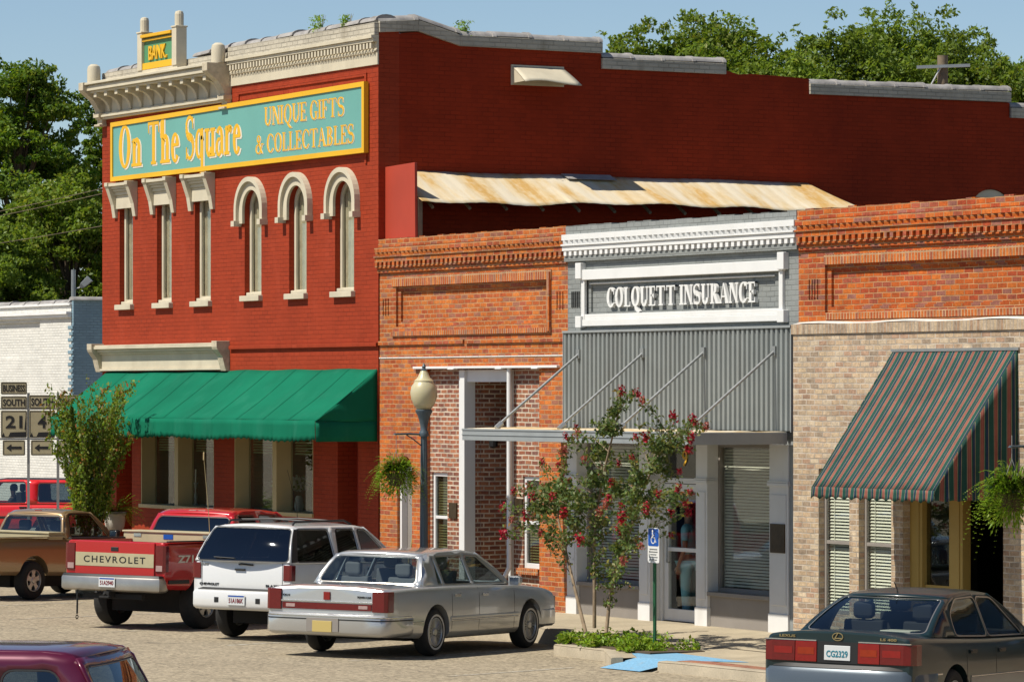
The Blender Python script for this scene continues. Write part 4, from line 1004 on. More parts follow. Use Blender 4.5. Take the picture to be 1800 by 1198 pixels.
# striped awning
def stripes():
    t = NT('striped awning canvas'); sx = t.node('SeparateXYZ'); t.L(t.node('UVMap').outputs[0], sx.inputs[0])
    f = t.math('FRACT', sx.outputs[0])
    R_, G_, N_, B_ = (.17, .045, .035), (.012, .055, .042), (.012, .026, .055), (.24, .20, .13)
    c = t.ramp(f, [(0, G_), (.20, B_), (.235, N_), (.40, G_), (.50, B_), (.535, R_), (.60, (.22, .075, .055)), (.74, R_), (.80, B_), (.835, G_)], 'CONSTANT')
    c = t.mix(1.0, c, t.ramp(t.noise(t.pos(), 3, 5), [(.3, .8), (.7, 1.2)]), 'MULTIPLY')
    t.L(c, t.b.inputs['Base Color']); t.b.inputs['Roughness'].default_value = .8; t.b.inputs['Specular IOR Level'].default_value = .2
    t.bump(t.noise(t.pos(), 9, 3), .25, .01); return t.mat
M['stripes'] = stripes()
def uv_grid(mb_, name, root, nu, nv, uvf, solid=.005):
    o = mb_.build(name, M['stripes'], root, smooth=60, solid=solid, fix=False); me = o.data
    uv = me.uv_layers.new(name='UVMap')
    for lp in me.loops: i = lp.vertex_index; uv.data[lp.index].uv = uvf((i % (nu + 1)) / nu, (i // (nu + 1)) / nv)
    return o
ta = empty('striped_awning', (7, -.12, 2.3), world=True); tag(ta, 'green red and navy striped canvas awning sloping over the tan brick shop door', 'awning')
AX0, AX1, AP, AZ0, AZ1 = 5.83, 8.69, 1.33, 4.24, 2.40
mb = MB(); mb.grid(lambda u, v: (AX0 + (AX1 - AX0) * u - .03 * sin(pi * v) * (u > .9), -.125 - AP * (v ** 1.06), AZ0 - (AZ0 - AZ1) * v + .05 * (1 - v) * v - .06 * sin(pi * v) * (.5 - .5 * cos(2 * pi * u))), 40, 16)
uv_grid(mb, 'canopy', ta, 40, 16, lambda u, v: (u * 14.5, v))
mb = MB(); mb.grid(lambda u, v: (AX0 + (AX1 - AX0) * u, -.125 - AP - .01 - .012 * v * (1 + sin(u * 60)), AZ1 - (.17 - .035 * abs(sin(u * 14.5 * pi))) * v), 240, 3)
uv_grid(mb, 'valance', ta, 240, 3, lambda u, v: (u * 14.5, v))
for X in (AX1, AX0):
    mb = MB(); mb.grid(lambda u, v: (X + .02 * sin(u * 25) * v, -.125 - AP * u, (AZ0 - (AZ0 - AZ1) * u) * (1 - v) + v * (AZ1 - .15 + .02 * abs(sin(u * 18)))), 40, 10)
    uv_grid(mb, 'side_panel', ta, 40, 10, lambda u, v: (u * 6.2, v))
mb = MB(); mb.box(AX0 - .02, AX1 + .04, -.15, -.12, AZ0 - .01, AZ0 + .03); mb.build('head_rail', M['rod'], ta); mb = MB(); mb.tube([(AX0 + .03, -.13, 2.36), (AX0 + .03, -.07 - AP, 2.36), (AX1 - .03, -.07 - AP, 2.36), (AX1 - .03, -.13, 2.36)], .013, 6); mb.build('awning_frame', M['rod'], ta)

# ================================================================== far corner: white shop with blue side
wb = empty('white_shop', (-51.6, 12.3, 0), world=True); tag(wb, 'white painted brick corner shop with blue side wall behind the road signs', 'building')
p = afar(125, 112); WX, WY = p.x, p.y
mb = MB(); mb.box(WX - 16, WX, WY, WY + .3, -.1, 6.05); mw_ = mb.build('front_wall', M['whitebrick'], wb)
cut = MB(); cut.box(WX - 12, WX - 2.2, WY - .2, WY + .08, 4.6, 5.62); boolean(mw_, cut)
mb = MB(); mb.box(WX - 16, WX + .02, WY - .10, WY, 5.72, 5.80); mb.box(WX - 16, WX + .02, WY - .16, WY, 5.802, 5.88); mb.box(WX - 16, WX + .02, WY - .06, WY + .3, 6.051, 6.12); mb.build('cornice', M['white_off'], wb, bevel=.01)
mb = MB(); mb.box(WX, WX + .12, WY + .02, WY + 9, -.1, 6.2); mb.build('side_wall', M['blue_wall'], wb)
mb = MB()
for i in range(28): mb.box(WX - (.12 if i % 2 else .2), WX + .13, WY - .015, WY + .018, 5.4 - i * .17, 5.4 - i * .17 + .085)
mb.build('corner_quoins', M['blue_wall'], wb)
for i in range(1): coping_run(wb, (WX - 16, WY + .15, 6.12), (WX, WY + .15, 6.12), 'x', seg=1.0)
coping_run(wb, (WX + .02, WY, 6.2), (WX + .02, WY + 9, 6.2), 'y', seg=1.0)
mb = MB(); mb.box(WX - 16, WX, WY + .31, WY + 9, 5.6, 5.7); mb.box(WX - 16, WX - 15.7, WY + .31, WY + 9, 0, 5.6); mb.box(WX - 15.7, WX, WY + 8.7, WY + 9, 0, 5.6); mb.build('roof', M['tar'], wb)
mb = MB(); mb.grid(lambda u, v: (WX + .13 + .5 * v, WY + .3 + 3 * u, 3.55 - .1 * v - .12 * sin(pi * u)), 12, 3); mb.build('side_canopy', M['white_off'], wb, smooth=60, solid=.02)
# ================================================================== vehicles
M['tyre'] = paint('tyre rubber', (.022, .021, .020), .85, .25, 6, .3)
M['alloy'] = paint('alloy wheel', (.52, .52, .50), .35, .1, 3, 0, .7)
M['wwall'] = paint('white tyre wall', (.62, .60, .55), .7, .08)
M['chrome'] = paint('chrome', (.72, .72, .72), .18, .04, 2, 0, 1.0)
M['dullchrome'] = paint('dull chrome bumper', (.50, .47, .42), .35, .12, 3, 0, .8)
M['blacktrim'] = paint('black plastic trim', (.018, .018, .018), .5, .1)
M['lampred'] = paint('red lamp lens', (.25, .005, .005), .12, .1, 20, 0, 0, spec=.6)
M['lampdark'] = paint('dark red lens', (.14, .004, .006), .12, .1, 20, 0, 0, spec=.6)
M['lamporange'] = paint('orange lamp lens', (.30, .028, .006), .15, .1, 20)
M['lampwhite'] = paint('clear lamp lens', (.45, .30, .28), .2, .1, 20)
M['seat'] = paint('grey seat cloth', (.20, .20, .21), .8, .1)
M['seatdark'] = paint('dark interior trim', (.03, .03, .032), .8, .1)
M['badge'] = paint('gold badge', (.55, .42, .2), .3, .05, 3, 0, .8)
M['plate_white'] = paint('white number plate', (.70, .72, .72), .45, .03)
M['plate_gold'] = paint('gold number plate', (.60, .46, .16), .45, .05)
M['plate_red'] = paint('dark red plate letters', (.22, .02, .03), .5, .02)
M['plate_teal'] = paint('teal plate letters', (.02, .22, .30), .5, .02)
M['plate_blue'] = paint('blue plate band', (.03, .10, .40), .5, .02)
M['car_clear'] = glass('clear car glass', (.66, .72, .71), .02, (.85, .95, 1.0), 1.62)
M['car_tint'] = glass('privacy car glass', (.035, .04, .045), .02, (.9, .95, 1.0), 1.6)
M['car_mid'] = glass('tinted car glass', (.30, .35, .36), .02, (.85, .95, 1.0), 1.6)
M['ind'] = paint('car underside', (.02, .019, .018), .9, .3)
FACE_REAR = Matrix(((0, 0, -1, 0), (-1, 0, 0, 0), (0, 1, 0, 0), (0, 0, 0, 1)))

def lerp_tab(tab, x):
    if x <= tab[0][0]: return tab[0][1:]
    for i in range(len(tab) - 1):
        a, b = tab[i], tab[i + 1]
        if x <= b[0]:
            t = (x - a[0]) / (b[0] - a[0]); p = tab[max(0, i - 1)]; n = tab[min(len(tab) - 1, i + 2)]; out = []
            for k in range(1, len(a)):
                m0 = (b[k] - p[k]) / max(1e-6, b[0] - p[0]) * (b[0] - a[0]); m1 = (n[k] - a[k]) / max(1e-6, n[0] - a[0]) * (b[0] - a[0])
                lim = 1.5 * abs(b[k] - a[k]); m0 = max(-lim, min(lim, m0)); m1 = max(-lim, min(lim, m1))
                out.append((2 * t ** 3 - 3 * t * t + 1) * a[k] + (t ** 3 - 2 * t * t + t) * m0 + (-2 * t ** 3 + 3 * t * t) * b[k] + (t ** 3 - t * t) * m1)
            return tuple(out)
    return tab[-1][1:]
def body_ring(x, w, zb, zs, zt):
    h = zs - zb; d = zt - zs
    half = [(0, zb), (w - .20, zb), (w - .08, zb + .015), (w - .03, zb + .06), (w - .012, zb + .14 * h), (w - .003, zb + .3 * h), (w, zb + .5 * h), (w - .004, zb + .68 * h), (w - .016, zs - .12 * h),
            (w - .03, zs - .05), (w - .045, zs - .02), (w - .07, zs - .002), (w - .11, zs + .1 * d), (w - .2, zs + .35 * d), (w * .5, zs + .85 * d), (0, zt)]
    return [(x, y, z) for y, z in half] + [(x, -y, z) for y, z in half[-2:0:-1]]

def make_wheel(root, x, side, ytrack, r, w, rim, kind):
    c = empty('wheel', (x, side * ytrack, r)); c.parent = root
    if side > 0: c.rotation_euler = (0, 0, pi)
    h = w / 2
    mb = MB(); mb.lathe([(rim, -h + .02), (rim + .02, -h), (r - .05, -h - .006), (r - .02, -h + .012), (r - .004, -h + .04), (r, -h + .07), (r, h - .07), (r - .02, h - .012), (rim, h), (rim, -h + .02)], (0, 0, 0), 40, axis='y', cap=False)
    ty = mb.build('tyre', M['tyre'], c, smooth=40)
    if kind == 'lace':
        mb = MB(); mb.lathe([(rim + .022, -h - .0075), (rim + .048, -h - .0085), (rim + .048, -h - .002), (rim + .022, -h - .002)], (0, 0, 0), 40, axis='y', cap=False); mb.build('white_wall', M['wwall'], ty, smooth=30)
    mb = MB(); mb.lathe([(rim + .004, -h + .0), (rim - .012, -h - .004), (rim - .02, -h + .02), (rim - .03, h - .02), (rim, h)], (0, 0, 0), 32, axis='y', cap=False)
    yd = -h + .035
    mb.lathe([(.0, yd - .035), (.045, yd - .033), (.06, yd - .02), (.065, yd + .01)], (0, 0, 0), 20, axis='y', cap=False)
    if kind == 'lace':
        for k in range(20):
            a = 2 * pi * k / 20
            for e in (-.07, .07): mb.tube([(.05 * cos(a), yd - .01, .05 * sin(a)), ((rim - .015) * cos(a + e), yd - .02, (rim - .015) * sin(a + e))], .0065, 5)
    elif kind == 'five':
        for k in range(5):
            a = 2 * pi * k / 5 + .3; ca, sa = cos(a), sin(a)
            def q(u, t_): return (u * ca - t_ * sa, u * sa + t_ * ca)
            pr = [q(.04, -.05), q(rim * .6, -.035), q(rim - .015, -.062), q(rim - .015, .062), q(rim * .6, .035), q(.04, .05)]
            mb.prism_y(pr, yd - .022, yd + .01)
    else:
        mb.lathe([(.06, yd), (rim * .5, yd - .012), (rim * .62, yd - .02), (rim * .8, yd + .005), (rim - .02, yd - .005)], (0, 0, 0), 30, axis='y', cap=False)
    rm = mb.build('rim', M['alloy'], c, smooth=30)
    mb = MB(); mb.lathe([(rim - .01, yd + .03), (0, yd + .031)], (0, 0, 0), 24, axis='y', cap=False)
    if kind == 'steel':
        for k in range(12): a = 2 * pi * k / 12; mb.lathe([(0, yd - .022), (.016, yd - .022), (.016, yd)], (rim * .7 * cos(a), 0, rim * .7 * sin(a)), 8, axis='y', cap=False)
    mb.build('brake_disc', M['ind'], rm)
    return c

def vehicle(P):
    root = empty(P['name']); tag(root, P['label'], P['cat'], P.get('group'))
    pm = P['paint']; mb = MB(); tab = P['body']
    xs = sorted(set([r[0] for r in tab] + [tab[0][0] + (tab[-1][0] - tab[0][0]) * i / 46 for i in range(47)]))
    mb.loft([body_ring(x, *lerp_tab(tab, x)) for x in xs]); body = mb.build('body', pm, root, smooth=32)
    cut = MB(); ra = P['r'] + P.get('arch', .055)
    for x in (0, P['wb']):
        for s in (-1, 1):
            cut.lathe([(ra, 0), (ra, .42)] if s > 0 else [(ra, -.42), (ra, 0)], (x, s * (P['w'] - .36) if s > 0 else -(P['w'] - .36), P['r'] + P.get('lift', .02)), 36, axis='y')
    boolean(body, cut)
    if 'bed' in P:
        cut = MB(); cut.box(*P['bed']); boolean(body, cut)
    body.data.polygons.foreach_set('use_smooth', [True] * len(body.data.polygons)); body.data.set_sharp_from_angle(angle=RAD(32))
    for s in (-1, 1):
        for x in (0, P['wb']): make_wheel(root, x, s, P['track'], P['r'], P.get('tw', .2), P['rim'], P['wkind'])
    mb = MB(); mb.box(-.3, P['wb'] + .3, -P['w'] + .32, P['w'] - .32, P['r'] * .62, P['body'][2][2] + .02)
    mb.tube([(0, -P['track'] + .1, P['r']), (0, P['track'] - .1, P['r'])], .07, 8); mb.lathe([(.0, -.14), (.12, -.1), (.14, 0), (.12, .1), (0, .14)], (0, 0, P['r']), 12, axis='y')
    mb.build('chassis', M['ind'], root)
    # cabin
    zb, zr, yb, yr = P['cab']
    def sidemap(sg, off=0): return lambda p: (p[0], sg * (yb + (yr - yb) * (p[1] - zb) / (zr - zb) + off - .012 * max(0, (p[1] - zb) / (zr - zb)) ** 2), p[1])
    holes = [rpoly(h, P.get('hr', .05)) for h in P['holes']]
    fr = MB(); glassmb = []; trim = MB()
    for s in (-1, 1):
        V, F = fill_poly(P['side'], holes, .16); fr.add([sidemap(s)(p) for p in V], F)
        for k, h in enumerate(holes):
            V, F = fill_poly(h, [], .3); g = MB(); g.add([sidemap(s, -.008)(p) for p in V], F); glassmb.append((g, P['gm'][k] if isinstance(P['gm'], list) else P['gm']))
            V, F = fill_poly(grow(h, .016), [h], .3); trim.add([sidemap(s, .004)(p) for p in V], F)
    if 'pillar' in P:
        for s in (-1, 1): V, F = fill_poly(P['pillar'], [], .2); trim.add([sidemap(s, .005)(p) for p in V], F)
    for key, sg in (('back', -1), ('front', 1)):
        x0, z0, x1, z1, w0, w1, cv, ms, mb_, mt = P[key]; Wd = (w0 + w1) / 2; Lg = sqrt((x1 - x0) ** 2 + (z1 - z0) ** 2)
        def emap(off=0): 
            nx_, nz_ = (z1 - z0) / Lg * sg, -(x1 - x0) / Lg * sg
            if nx_ * sg < 0: nx_, nz_ = -nx_, -nz_
            def f(p):
                s_, t_ = p[0] / Wd, p[1] / Lg
                return (x0 + (x1 - x0) * t_ - sg * cv * (s_ * s_ - 1) + nx_ * (off + P.get('bulge', .03) * 4 * t_ * (1 - t_)), s_ * (w0 + (w1 - w0) * t_), z0 + (z1 - z0) * t_ + nz_ * (off + P.get('bulge', .03) * 4 * t_ * (1 - t_)))
            return f
        outer = [(-Wd, 0), (Wd, 0), (Wd, Lg), (-Wd, Lg)]; hole = rpoly([(-Wd + ms, mb_), (Wd - ms, mb_), (Wd - ms, Lg - mt), (-Wd + ms, Lg - mt)], P.get('hr2', .07))
        V, F = fill_poly(outer, [hole], .14); fr.add([emap()(p) for p in V], F)
        V, F = fill_poly(hole, [], .14); g = MB(); g.add([emap(-.006)(p) for p in V], F); glassmb.append((g, P['gback'] if key == 'back' else 'car_mid'))
        V, F = fill_poly(grow(hole, .013), [hole], .14); trim.add([emap(.004)(p) for p in V], F)
    def edge_z(x):
        top = [p for p in P['side'] if p[1] > zb + .55 * (zr - zb)]; top.sort()
        return lerp_tab([(p[0], p[1]) for p in top], x)[0]
    xa, xb = P['back'][2], P['front'][2]; N = 16
    rings = []
    for i in range(N + 1):
        u = i / N; x = xa + (xb - xa) * u; ze = edge_z(x); kb = max(0, 1 - u * 4); kf = max(0, 1 - (1 - u) * 4)
        yy = yb + (yr - yb) * (ze - zb) / (zr - zb) - .012 * ((ze - zb) / (zr - zb)) ** 2
        rings.append([(x + P['back'][6] * kb * (s * s - 1) - P['front'][6] * kf * (s * s - 1), s * yy, ze + P.get('crown', .03) * (1 - abs(s) ** 2.4)) for s in [-1 + 2 * k / 14 for k in range(15)]])
    rf = MB(); rf.loft(rings, False, False)
    if P.get('roofm'):
        rf.build('roof', P['roofm'], root, smooth=40, solid=.02)
    else: fr.add(rf.v, rf.f)
    fr.build('cabin', P.get('cabm', pm), root, smooth=30, solid=.022, weld=True)
    for g, gm in glassmb: g.build('window', M[gm], root, smooth=50)
    trim.build('window_trim', M[P.get('trim', 'blacktrim')], root, fix=False)
    # inside
    mb = MB(); xr, xf = P['side'][0][0] + .1, P['side'][-1][0] - .1
    mb.box(xr, xf, -yb + .05, yb - .05, zb - .05, zb + P.get('shelf', .012)); mb.build('parcel_shelf', M['seatdark'], root)
    for x, ys_, hgt in P.get('seats', []):
        for y in ys_:
            mb = MB(); mb.loft([[(x + dx + k * .03, y + dy, zb - .02 + k * hgt) for dx, dy in ((-.07, -.24), (.07, -.24), (.07, .24), (-.07, .24))] for k in (0, .6, 1)])
            mb.loft([[(x - .02 + dx * q, y + dy * q, zb + hgt + .03 + h_) for dx, dy in ((-.05, -.12), (.05, -.12), (.05, .12), (-.05, .12))] for h_, q in ((-.04, .7), (0, 1), (.12, 1), (.15, .8))])
            mb.build('seat', M[P.get('seatm', 'seat')], root, bevel=.02)
    return root
def wy(P, x): return lerp_tab(P['body'], x)[0]
def side_strip(root, P, name, m, x0, x1, z0, z1, off=.004, th=.012, side=(-1, 1), n=14):
    for s in side:
        mb = MB(); rings = []
        for i in range(n + 1):
            x = x0 + (x1 - x0) * i / n; y = wy(P, x) + off
            rings.append([(x, s * (y - th - .02), z0), (x, s * (y - .004), z0), (x, s * y, z0 + (z1 - z0) * .25), (x, s * y, z1 - (z1 - z0) * .25), (x, s * (y - .004), z1), (x, s * (y - th - .02), z1)])
        mb.loft(rings, True, True); mb.build(name, m, root, smooth=60)
def bumper(root, name, m, line, levels, inner=.16):
    """line: half plan outline from the side to the middle (x, y); levels: (z, pull-in)"""
    rings = []
    cx = sum(p[0] for p in line) / len(line)
    for z, k in levels:
        half = []
        for i, (x, y) in enumerate(line):
            a, b = Vector(line[max(0, i - 1)]), Vector(line[min(len(line) - 1, i + 1)]); t = (b - a).normalized(); nrm = Vector((t.y, -t.x))
            if nrm.x * (1 if line[-1][0] > 0 else -1) < 0 and abs(nrm.x) > .3: nrm = -nrm
            if abs(nrm.x) <= .3 and nrm.y < 0: nrm = -nrm
            half.append((x - nrm.x * k, max(0, y - max(0, nrm.y) * k)))
        inn = [(x + (inner if line[-1][0] < 0 else -inner), y * .93) for x, y in half]
        outer = half + [(x, -y) for x, y in half[::-1][1:]]; back = inn + [(x, -y) for x, y in inn[::-1][1:]]
        rings.append([(x, y, z) for x, y in outer] + [(x, y, z) for x, y in back[::-1]])
    mb = MB(); n = len(rings[0]); mb.loft(rings, True, False); h = n // 2
    for r, fl in ((0, 1), (len(rings) - 1, 0)):
        for i in range(h - 1): q = (r * n + i, r * n + i + 1, r * n + n - 2 - i, r * n + n - 1 - i); mb.f.append(q); mb.m.append(0)
    return mb.build(name, m, root, smooth=40)
def plate(root, x, y, z, txt, tm, m='plate_white', w=.305, h=.155, tilt=0, band=None):
    mb = MB(); mb.box(x - .008, x, y - w / 2, y + w / 2, z - h / 2, z + h / 2); p = mb.build('number_plate', M[m], root, bevel=.004)
    if txt: put_text(txt, 'plate_lettering', M[tm], p, w * .82, h * .45, Matrix.Translation((x - .0105, y, z - h * .06)) @ FACE_REAR, .003, .02)
    if band: mb = MB(); mb.box(x - .0095, x - .0085, y - w * .45, y + w * .45, z + h * .30, z + h * .44); mb.build('plate_band', M[band], p)
    return p
def place(root, p, ang):
    """rear axle centre on the road, heading angle; lies on the sloping road"""
    y = p[1]; sl_ = (road_z(y + .3) - road_z(y - .3)) / .6
    n = Vector((0, -sl_, 1)).normalized(); h = Vector((cos(ang), sin(ang), 0)); h = (h - n * h.dot(n)).normalized(); l = n.cross(h)
    root.rotation_euler = Matrix((h, l, n)).transposed().to_euler(); root.location = (p[0], y, road_z(y) + .004)
def mirror(root, P, x, z, s, m):
    y = s * (wy(P, x) + .02); mb = MB()
    mb.loft([[(x + .09 * a - (.0 if a else 0), y + s * dy, z + dz) for dy, dz in ((-.02, -.07), (.13, -.06), (.16, -.02), (.16, .05), (.12, .075), (-.02, .07))] for a in (0, .4, 1)], True, True)
    mb.box(x - .006, x - .001, y, y + s * .145, z - .05, z + .055, 1); mb.build('door_mirror', [m, M['chrome']], root, bevel=.01)
def door_lines(root, P, xs, z0, z1):
    for x in xs:
        for s in (-1, 1):
            mb = MB(); n = 8; rings = []
            for i in range(n + 1):
                z = z0 + (z1 - z0) * i / n; w, zb_, zs_, zt_ = lerp_tab(P['body'], x); pr = sorted([(q[2], abs(q[1])) for q in body_ring(x, w, zb_, zs_, zt_)[3:12]]); y = lerp_tab(pr, z)[0]
                rings.append([(x - .004, s * (y - .01), z), (x - .004, s * (y + .0015), z), (x + .004, s * (y + .0015), z), (x + .004, s * (y - .01), z)])
            mb.loft(rings, True, True); mb.build('panel_gap', M['blacktrim'], root)
def handle(root, P, x, z, m='chrome'):
    for s in (-1, 1):
        y = s * (wy(P, x) - .004); mb = MB(); mb.box(x - .09, x + .09, y - .004, y + s * .012, z - .022, z + .022); mb.box(x - .07, x + .07, y + s * .012, y + s * .022, z - .004, z + .016); mb.build('door_handle', M[m], root, bevel=.005)

HEAD = pi - TH - RAD(30)          # angle-parked cars: 30 degrees off the view
# ------------------------------------------------------------------ silver sedan
silver = carpaint('silver car paint', (.47, .48, .48), .55, .30, 1, .18)
P = dict(name='silver_sedan', label='long silver sedan with white wall tyres parked nose to the kerb behind the flowering tree', cat='car', group='cars parked at the kerb', paint=silver, w=.985, wb=2.98, r=.335, rim=.20, tw=.21, track=.86, wkind='lace', lift=.0,
    body=[(-1.40, .90, .40, .90, .945), (-1.375, .935, .36, .935, .975), (-1.2, .955, .30, .955, 1.0), (-.55, .975, .25, .965, 1.01), (0, .985, .24, .965, .985), (1.2, .985, .23, .955, .965), (2.4, .985, .23, .935, .96), (2.65, .98, .23, .925, .975), (3.5, .96, .26, .865, .905), (3.86, .93, .32, .80, .83), (3.93, .90, .40, .76, .78)],
    cab=(.955, 1.425, .875, .665), side=[(-.26, .955), (.06, 1.375), (.30, 1.42), (1.5, 1.43), (1.74, 1.405), (2.48, .955)],
    holes=[[(.24, 1.0), (.38, 1.0), (.38, 1.345), (.36, 1.34)], [(.44, .995), (1.26, .99), (1.26, 1.37), (.46, 1.365)], [(1.34, .99), (2.28, .985), (1.72, 1.355), (1.34, 1.37)]], gm='car_clear', gback='car_clear', hr=.035,
    back=(-.26, .96, .09, 1.385, .865, .69, .10, .075, .05, .035), front=(2.48, .96, 1.72, 1.41, .865, .68, .12, .06, .03, .03), trim='dullchrome', seats=[(.1, (-.4, .4), .14), (1.2, (-.38, .38), .22)])
car = vehicle(P); place(car, (1.25, -5.78), HEAD + RAD(3.5))
pl_ = [(-.72, .985), (-1.2, .975), (-1.38, .945), (-1.46, .86), (-1.50, .6), (-1.515, .3), (-1.52, 0)]
bp = bumper(car, 'rear_bumper', silver, pl_, [(.30, .06), (.33, .015), (.36, 0), (.565, 0), (.60, .03), (.61, .07)])
for z in (.52, .56):
    bumper(car, 'bumper_strip', M['chrome' if z > .54 else 'blacktrim'], [(x - (.004 if y < .9 else 0), y + (.004 if y > .8 else 0)) for x, y in pl_], [(z, 0), (z + .016, 0)], .03)
mb = MB(); mb.box(-1.412, -1.40, -.70, .70, .655, .745); tb = mb.build('reflector_band', M['lampdark'], car, bevel=.004)
mb = MB(); mb.box(-1.418, -1.40, -.90, .90, .752, .775); mb.build('chrome_strip', M['chrome'], car, bevel=.003)
for s in (-1, 1):
    mb = MB(); mb.box(-1.417, -1.4125, s * .64, s * .50, .68, .725); mb.build('reversing_lamp', M['lampwhite'], tb)
    mb = MB(); mb.prism_z([(-1.425, s * .715), (-1.425, s * .90), (-1.39, s * .95), (-1.24, s * .962), (-1.24, s * .90), (-1.36, s * .715)], .64, .925); mb.build('tail_lamp', M['lampdark'], car, bevel=.008)
    mb = MB(); mb.box(3.86, 3.945, s * .55, s * .9, .56, .74); mb.build('headlight', M['lampwhite'], car, bevel=.01)
mb = MB(); mb.box(-1.42, -1.40, -.05, .05, .79, .90); mb.build('emblem', M['lampred'], car, bevel=.004)
put_text('LINCOLN', 'badge', M['blacktrim'], car, .22, .03, Matrix.Translation((-1.40, .70, .84)) @ FACE_REAR, .02)
put_text('TOWN CAR', 'badge', M['blacktrim'], car, .22, .03, Matrix.Translation((-1.40, -.58, .84)) @ FACE_REAR, .02)
mb = MB(); mb.box(-1.53, -1.50, -.25, .25, .36, .545); mb.build('plate_recess', M['bulkhead'], car)
plate(car, -1.532, 0, .43, '', None, 'plate_gold')
side_strip(car, P, 'body_moulding', M['chrome'], .42, 2.55, .475, .50); side_strip(car, P, 'body_moulding', silver, .42, 2.55, .50, .545, .010)
side_strip(car, P, 'body_moulding', M['chrome'], -.72, -.40, .475, .50); side_strip(car, P, 'body_moulding', M['chrome'], 3.4, 3.95, .475, .50)
door_lines(car, P, [.46, 1.3, 2.42], .32, .93); handle(car, P, .62, .84); handle(car, P, 1.48, .83); mirror(car, P, 2.2, 1.0, -1, silver); mirror(car, P, 2.2, 1.0, 1, silver)
bumper(car, 'front_bumper', silver, [(3.4, .975), (3.82, .96), (3.98, .85), (4.05, .5), (4.07, 0)], [(.30, .05), (.34, 0), (.54, 0), (.58, .04)])
mb = MB(); mb.box(3.93, 3.98, -.4, .4, .58, .76); mb.build('grille', M['chrome'], car, bevel=.01)
mb = MB()
for y in (.66, -.66):
    b_ = P['back']; mb.lathe([(0, 0), (.045, 0), (.045, .004)], (.055, y * .98, 1.325), 14)
mb.build('window_sticker', M['signwhite'], car)

# ------------------------------------------------------------------ dark green sedan
dgreen = carpaint('dark green car paint', (.008, .020, .022), .0, .3, .28, .0)
lgrey = carpaint('grey lower cladding', (.075, .095, .115), .3, .35, .6, .05)
P = dict(name='green_sedan', label='glossy dark green sedan with grey lower bumper in front of the striped awning', cat='car', group='cars parked at the kerb', paint=dgreen, w=.91, wb=2.815, r=.325, rim=.20, tw=.205, track=.79, wkind='five', lift=.0,
    body=[(-1.10, .845, .40, .985, 1.035), (-1.075, .875, .36, 1.005, 1.055), (-.95, .89, .28, 1.01, 1.06), (-.5, .905, .24, .995, 1.055), (0, .91, .23, .975, 1.02), (1.0, .91, .22, .945, .955), (2.1, .91, .22, .93, .96), (2.4, .905, .22, .915, .97), (3.2, .88, .26, .83, .87), (3.65, .84, .32, .76, .79), (3.74, .80, .40, .72, .74)],
    cab=(.95, 1.45, .80, .60), side=[(-.44, 1.0), (-.10, 1.14), (.26, 1.35), (.54, 1.42), (1.05, 1.45), (1.5, 1.43), (2.34, .945)],
    holes=[[(.26, 1.005), (1.08, .98), (1.08, 1.395), (.56, 1.38), (.30, 1.23)], [(1.13, .98), (2.06, .97), (1.54, 1.375), (1.13, 1.395)]], gm='car_clear', gback='car_clear', hr=.07,
    back=(-.42, 1.01, .38, 1.39, .79, .63, .14, .07, .05, .03), front=(2.34, .955, 1.48, 1.432, .79, .61, .14, .06, .03, .03), trim='dullchrome', seats=[(.35, (-.36, .36), .2), (1.3, (-.36, .36), .26)], seatm='seatdark', shelf=.05)
car = vehicle(P)
pr_ = afar(1470, 43.7); place(car, (pr_.x + 1.10 * cos(HEAD), pr_.y + 1.10 * sin(HEAD)), HEAD)
pl_ = [(-.50, .915), (-.95, .90), (-1.10, .86), (-1.16, .78), (-1.20, .5), (-1.215, 0)]
bumper(car, 'rear_bumper', lgrey, pl_, [(.26, .06), (.30, .015), (.34, 0), (.61, 0), (.655, .03), (.665, .09)])
bumper(car, 'bumper_strip', M['blacktrim'], [(x + .02, y - .01) for x, y in pl_], [(.662, .03), (.70, .06)], .05)
side_strip(car, P, 'lower_cladding', lgrey, .40, 2.42, .28, .545, .006); side_strip(car, P, 'body_moulding', M['chrome'], .40, 2.42, .548, .565, .010); side_strip(car, P, 'body_moulding', M['chrome'], -.5, -.38, .60, .62, .010)
for s in (-1, 1):
    for a, b, nm, mt in ((.245, .50, 'tail_lamp', 'lampred'), (.505, .82, 'tail_lamp', 'lampdark')):
        pts = [(-1.118, s * a), (-1.118, s * min(b, .80)), (-1.05, s * a)] if b < .6 else [(-1.118, s * a), (-1.118, s * .78), (-1.10, s * .865), (-1.02, s * .893), (-.90, s * .90), (-.90, s * .86), (-1.05, s * a)]
        mb = MB(); mb.prism_z(pts, .72, .94) if b > .6 else mb.box(-1.118, -1.07, s * a, s * b, .72, .94); lp = mb.build(nm, M[mt], car, bevel=.006)
        mb = MB(); mb.box(-1.1215, -1.119, s * (a + .03), s * (min(b, .78) - .03), .80, .875); mb.build('lens_band', M['lampred'] if b > .6 else M['lamporange'], lp)
    mb = MB(); mb.box(-1.119, -1.09, s * .25, s * .86, .945, .957); mb.build('chrome_strip', M['chrome'], car)
    mb = MB(); mb.box(3.68, 3.76, s * .45, s * .8, .55, .70); mb.build('headlight', M['lampwhite'], car, bevel=.01)
mb = MB(); mb.box(-1.108, -1.09, -.24, .24, .715, .945); mb.build('plate_recess', M['blacktrim'], car)
plate(car, -1.110, 0, .825, 'CG2329', 'plate_teal', w=.31, h=.16)
put_text('LEXUS', 'badge', M['badge'], car, .19, .028, Matrix.Translation((-1.10, .60, .99)) @ FACE_REAR, .024, .02)
put_text('LS 400', 'badge', M['badge'], car, .19, .028, Matrix.Translation((-1.10, -.60, .99)) @ FACE_REAR, .024, .02)
mb = MB(); N = 28
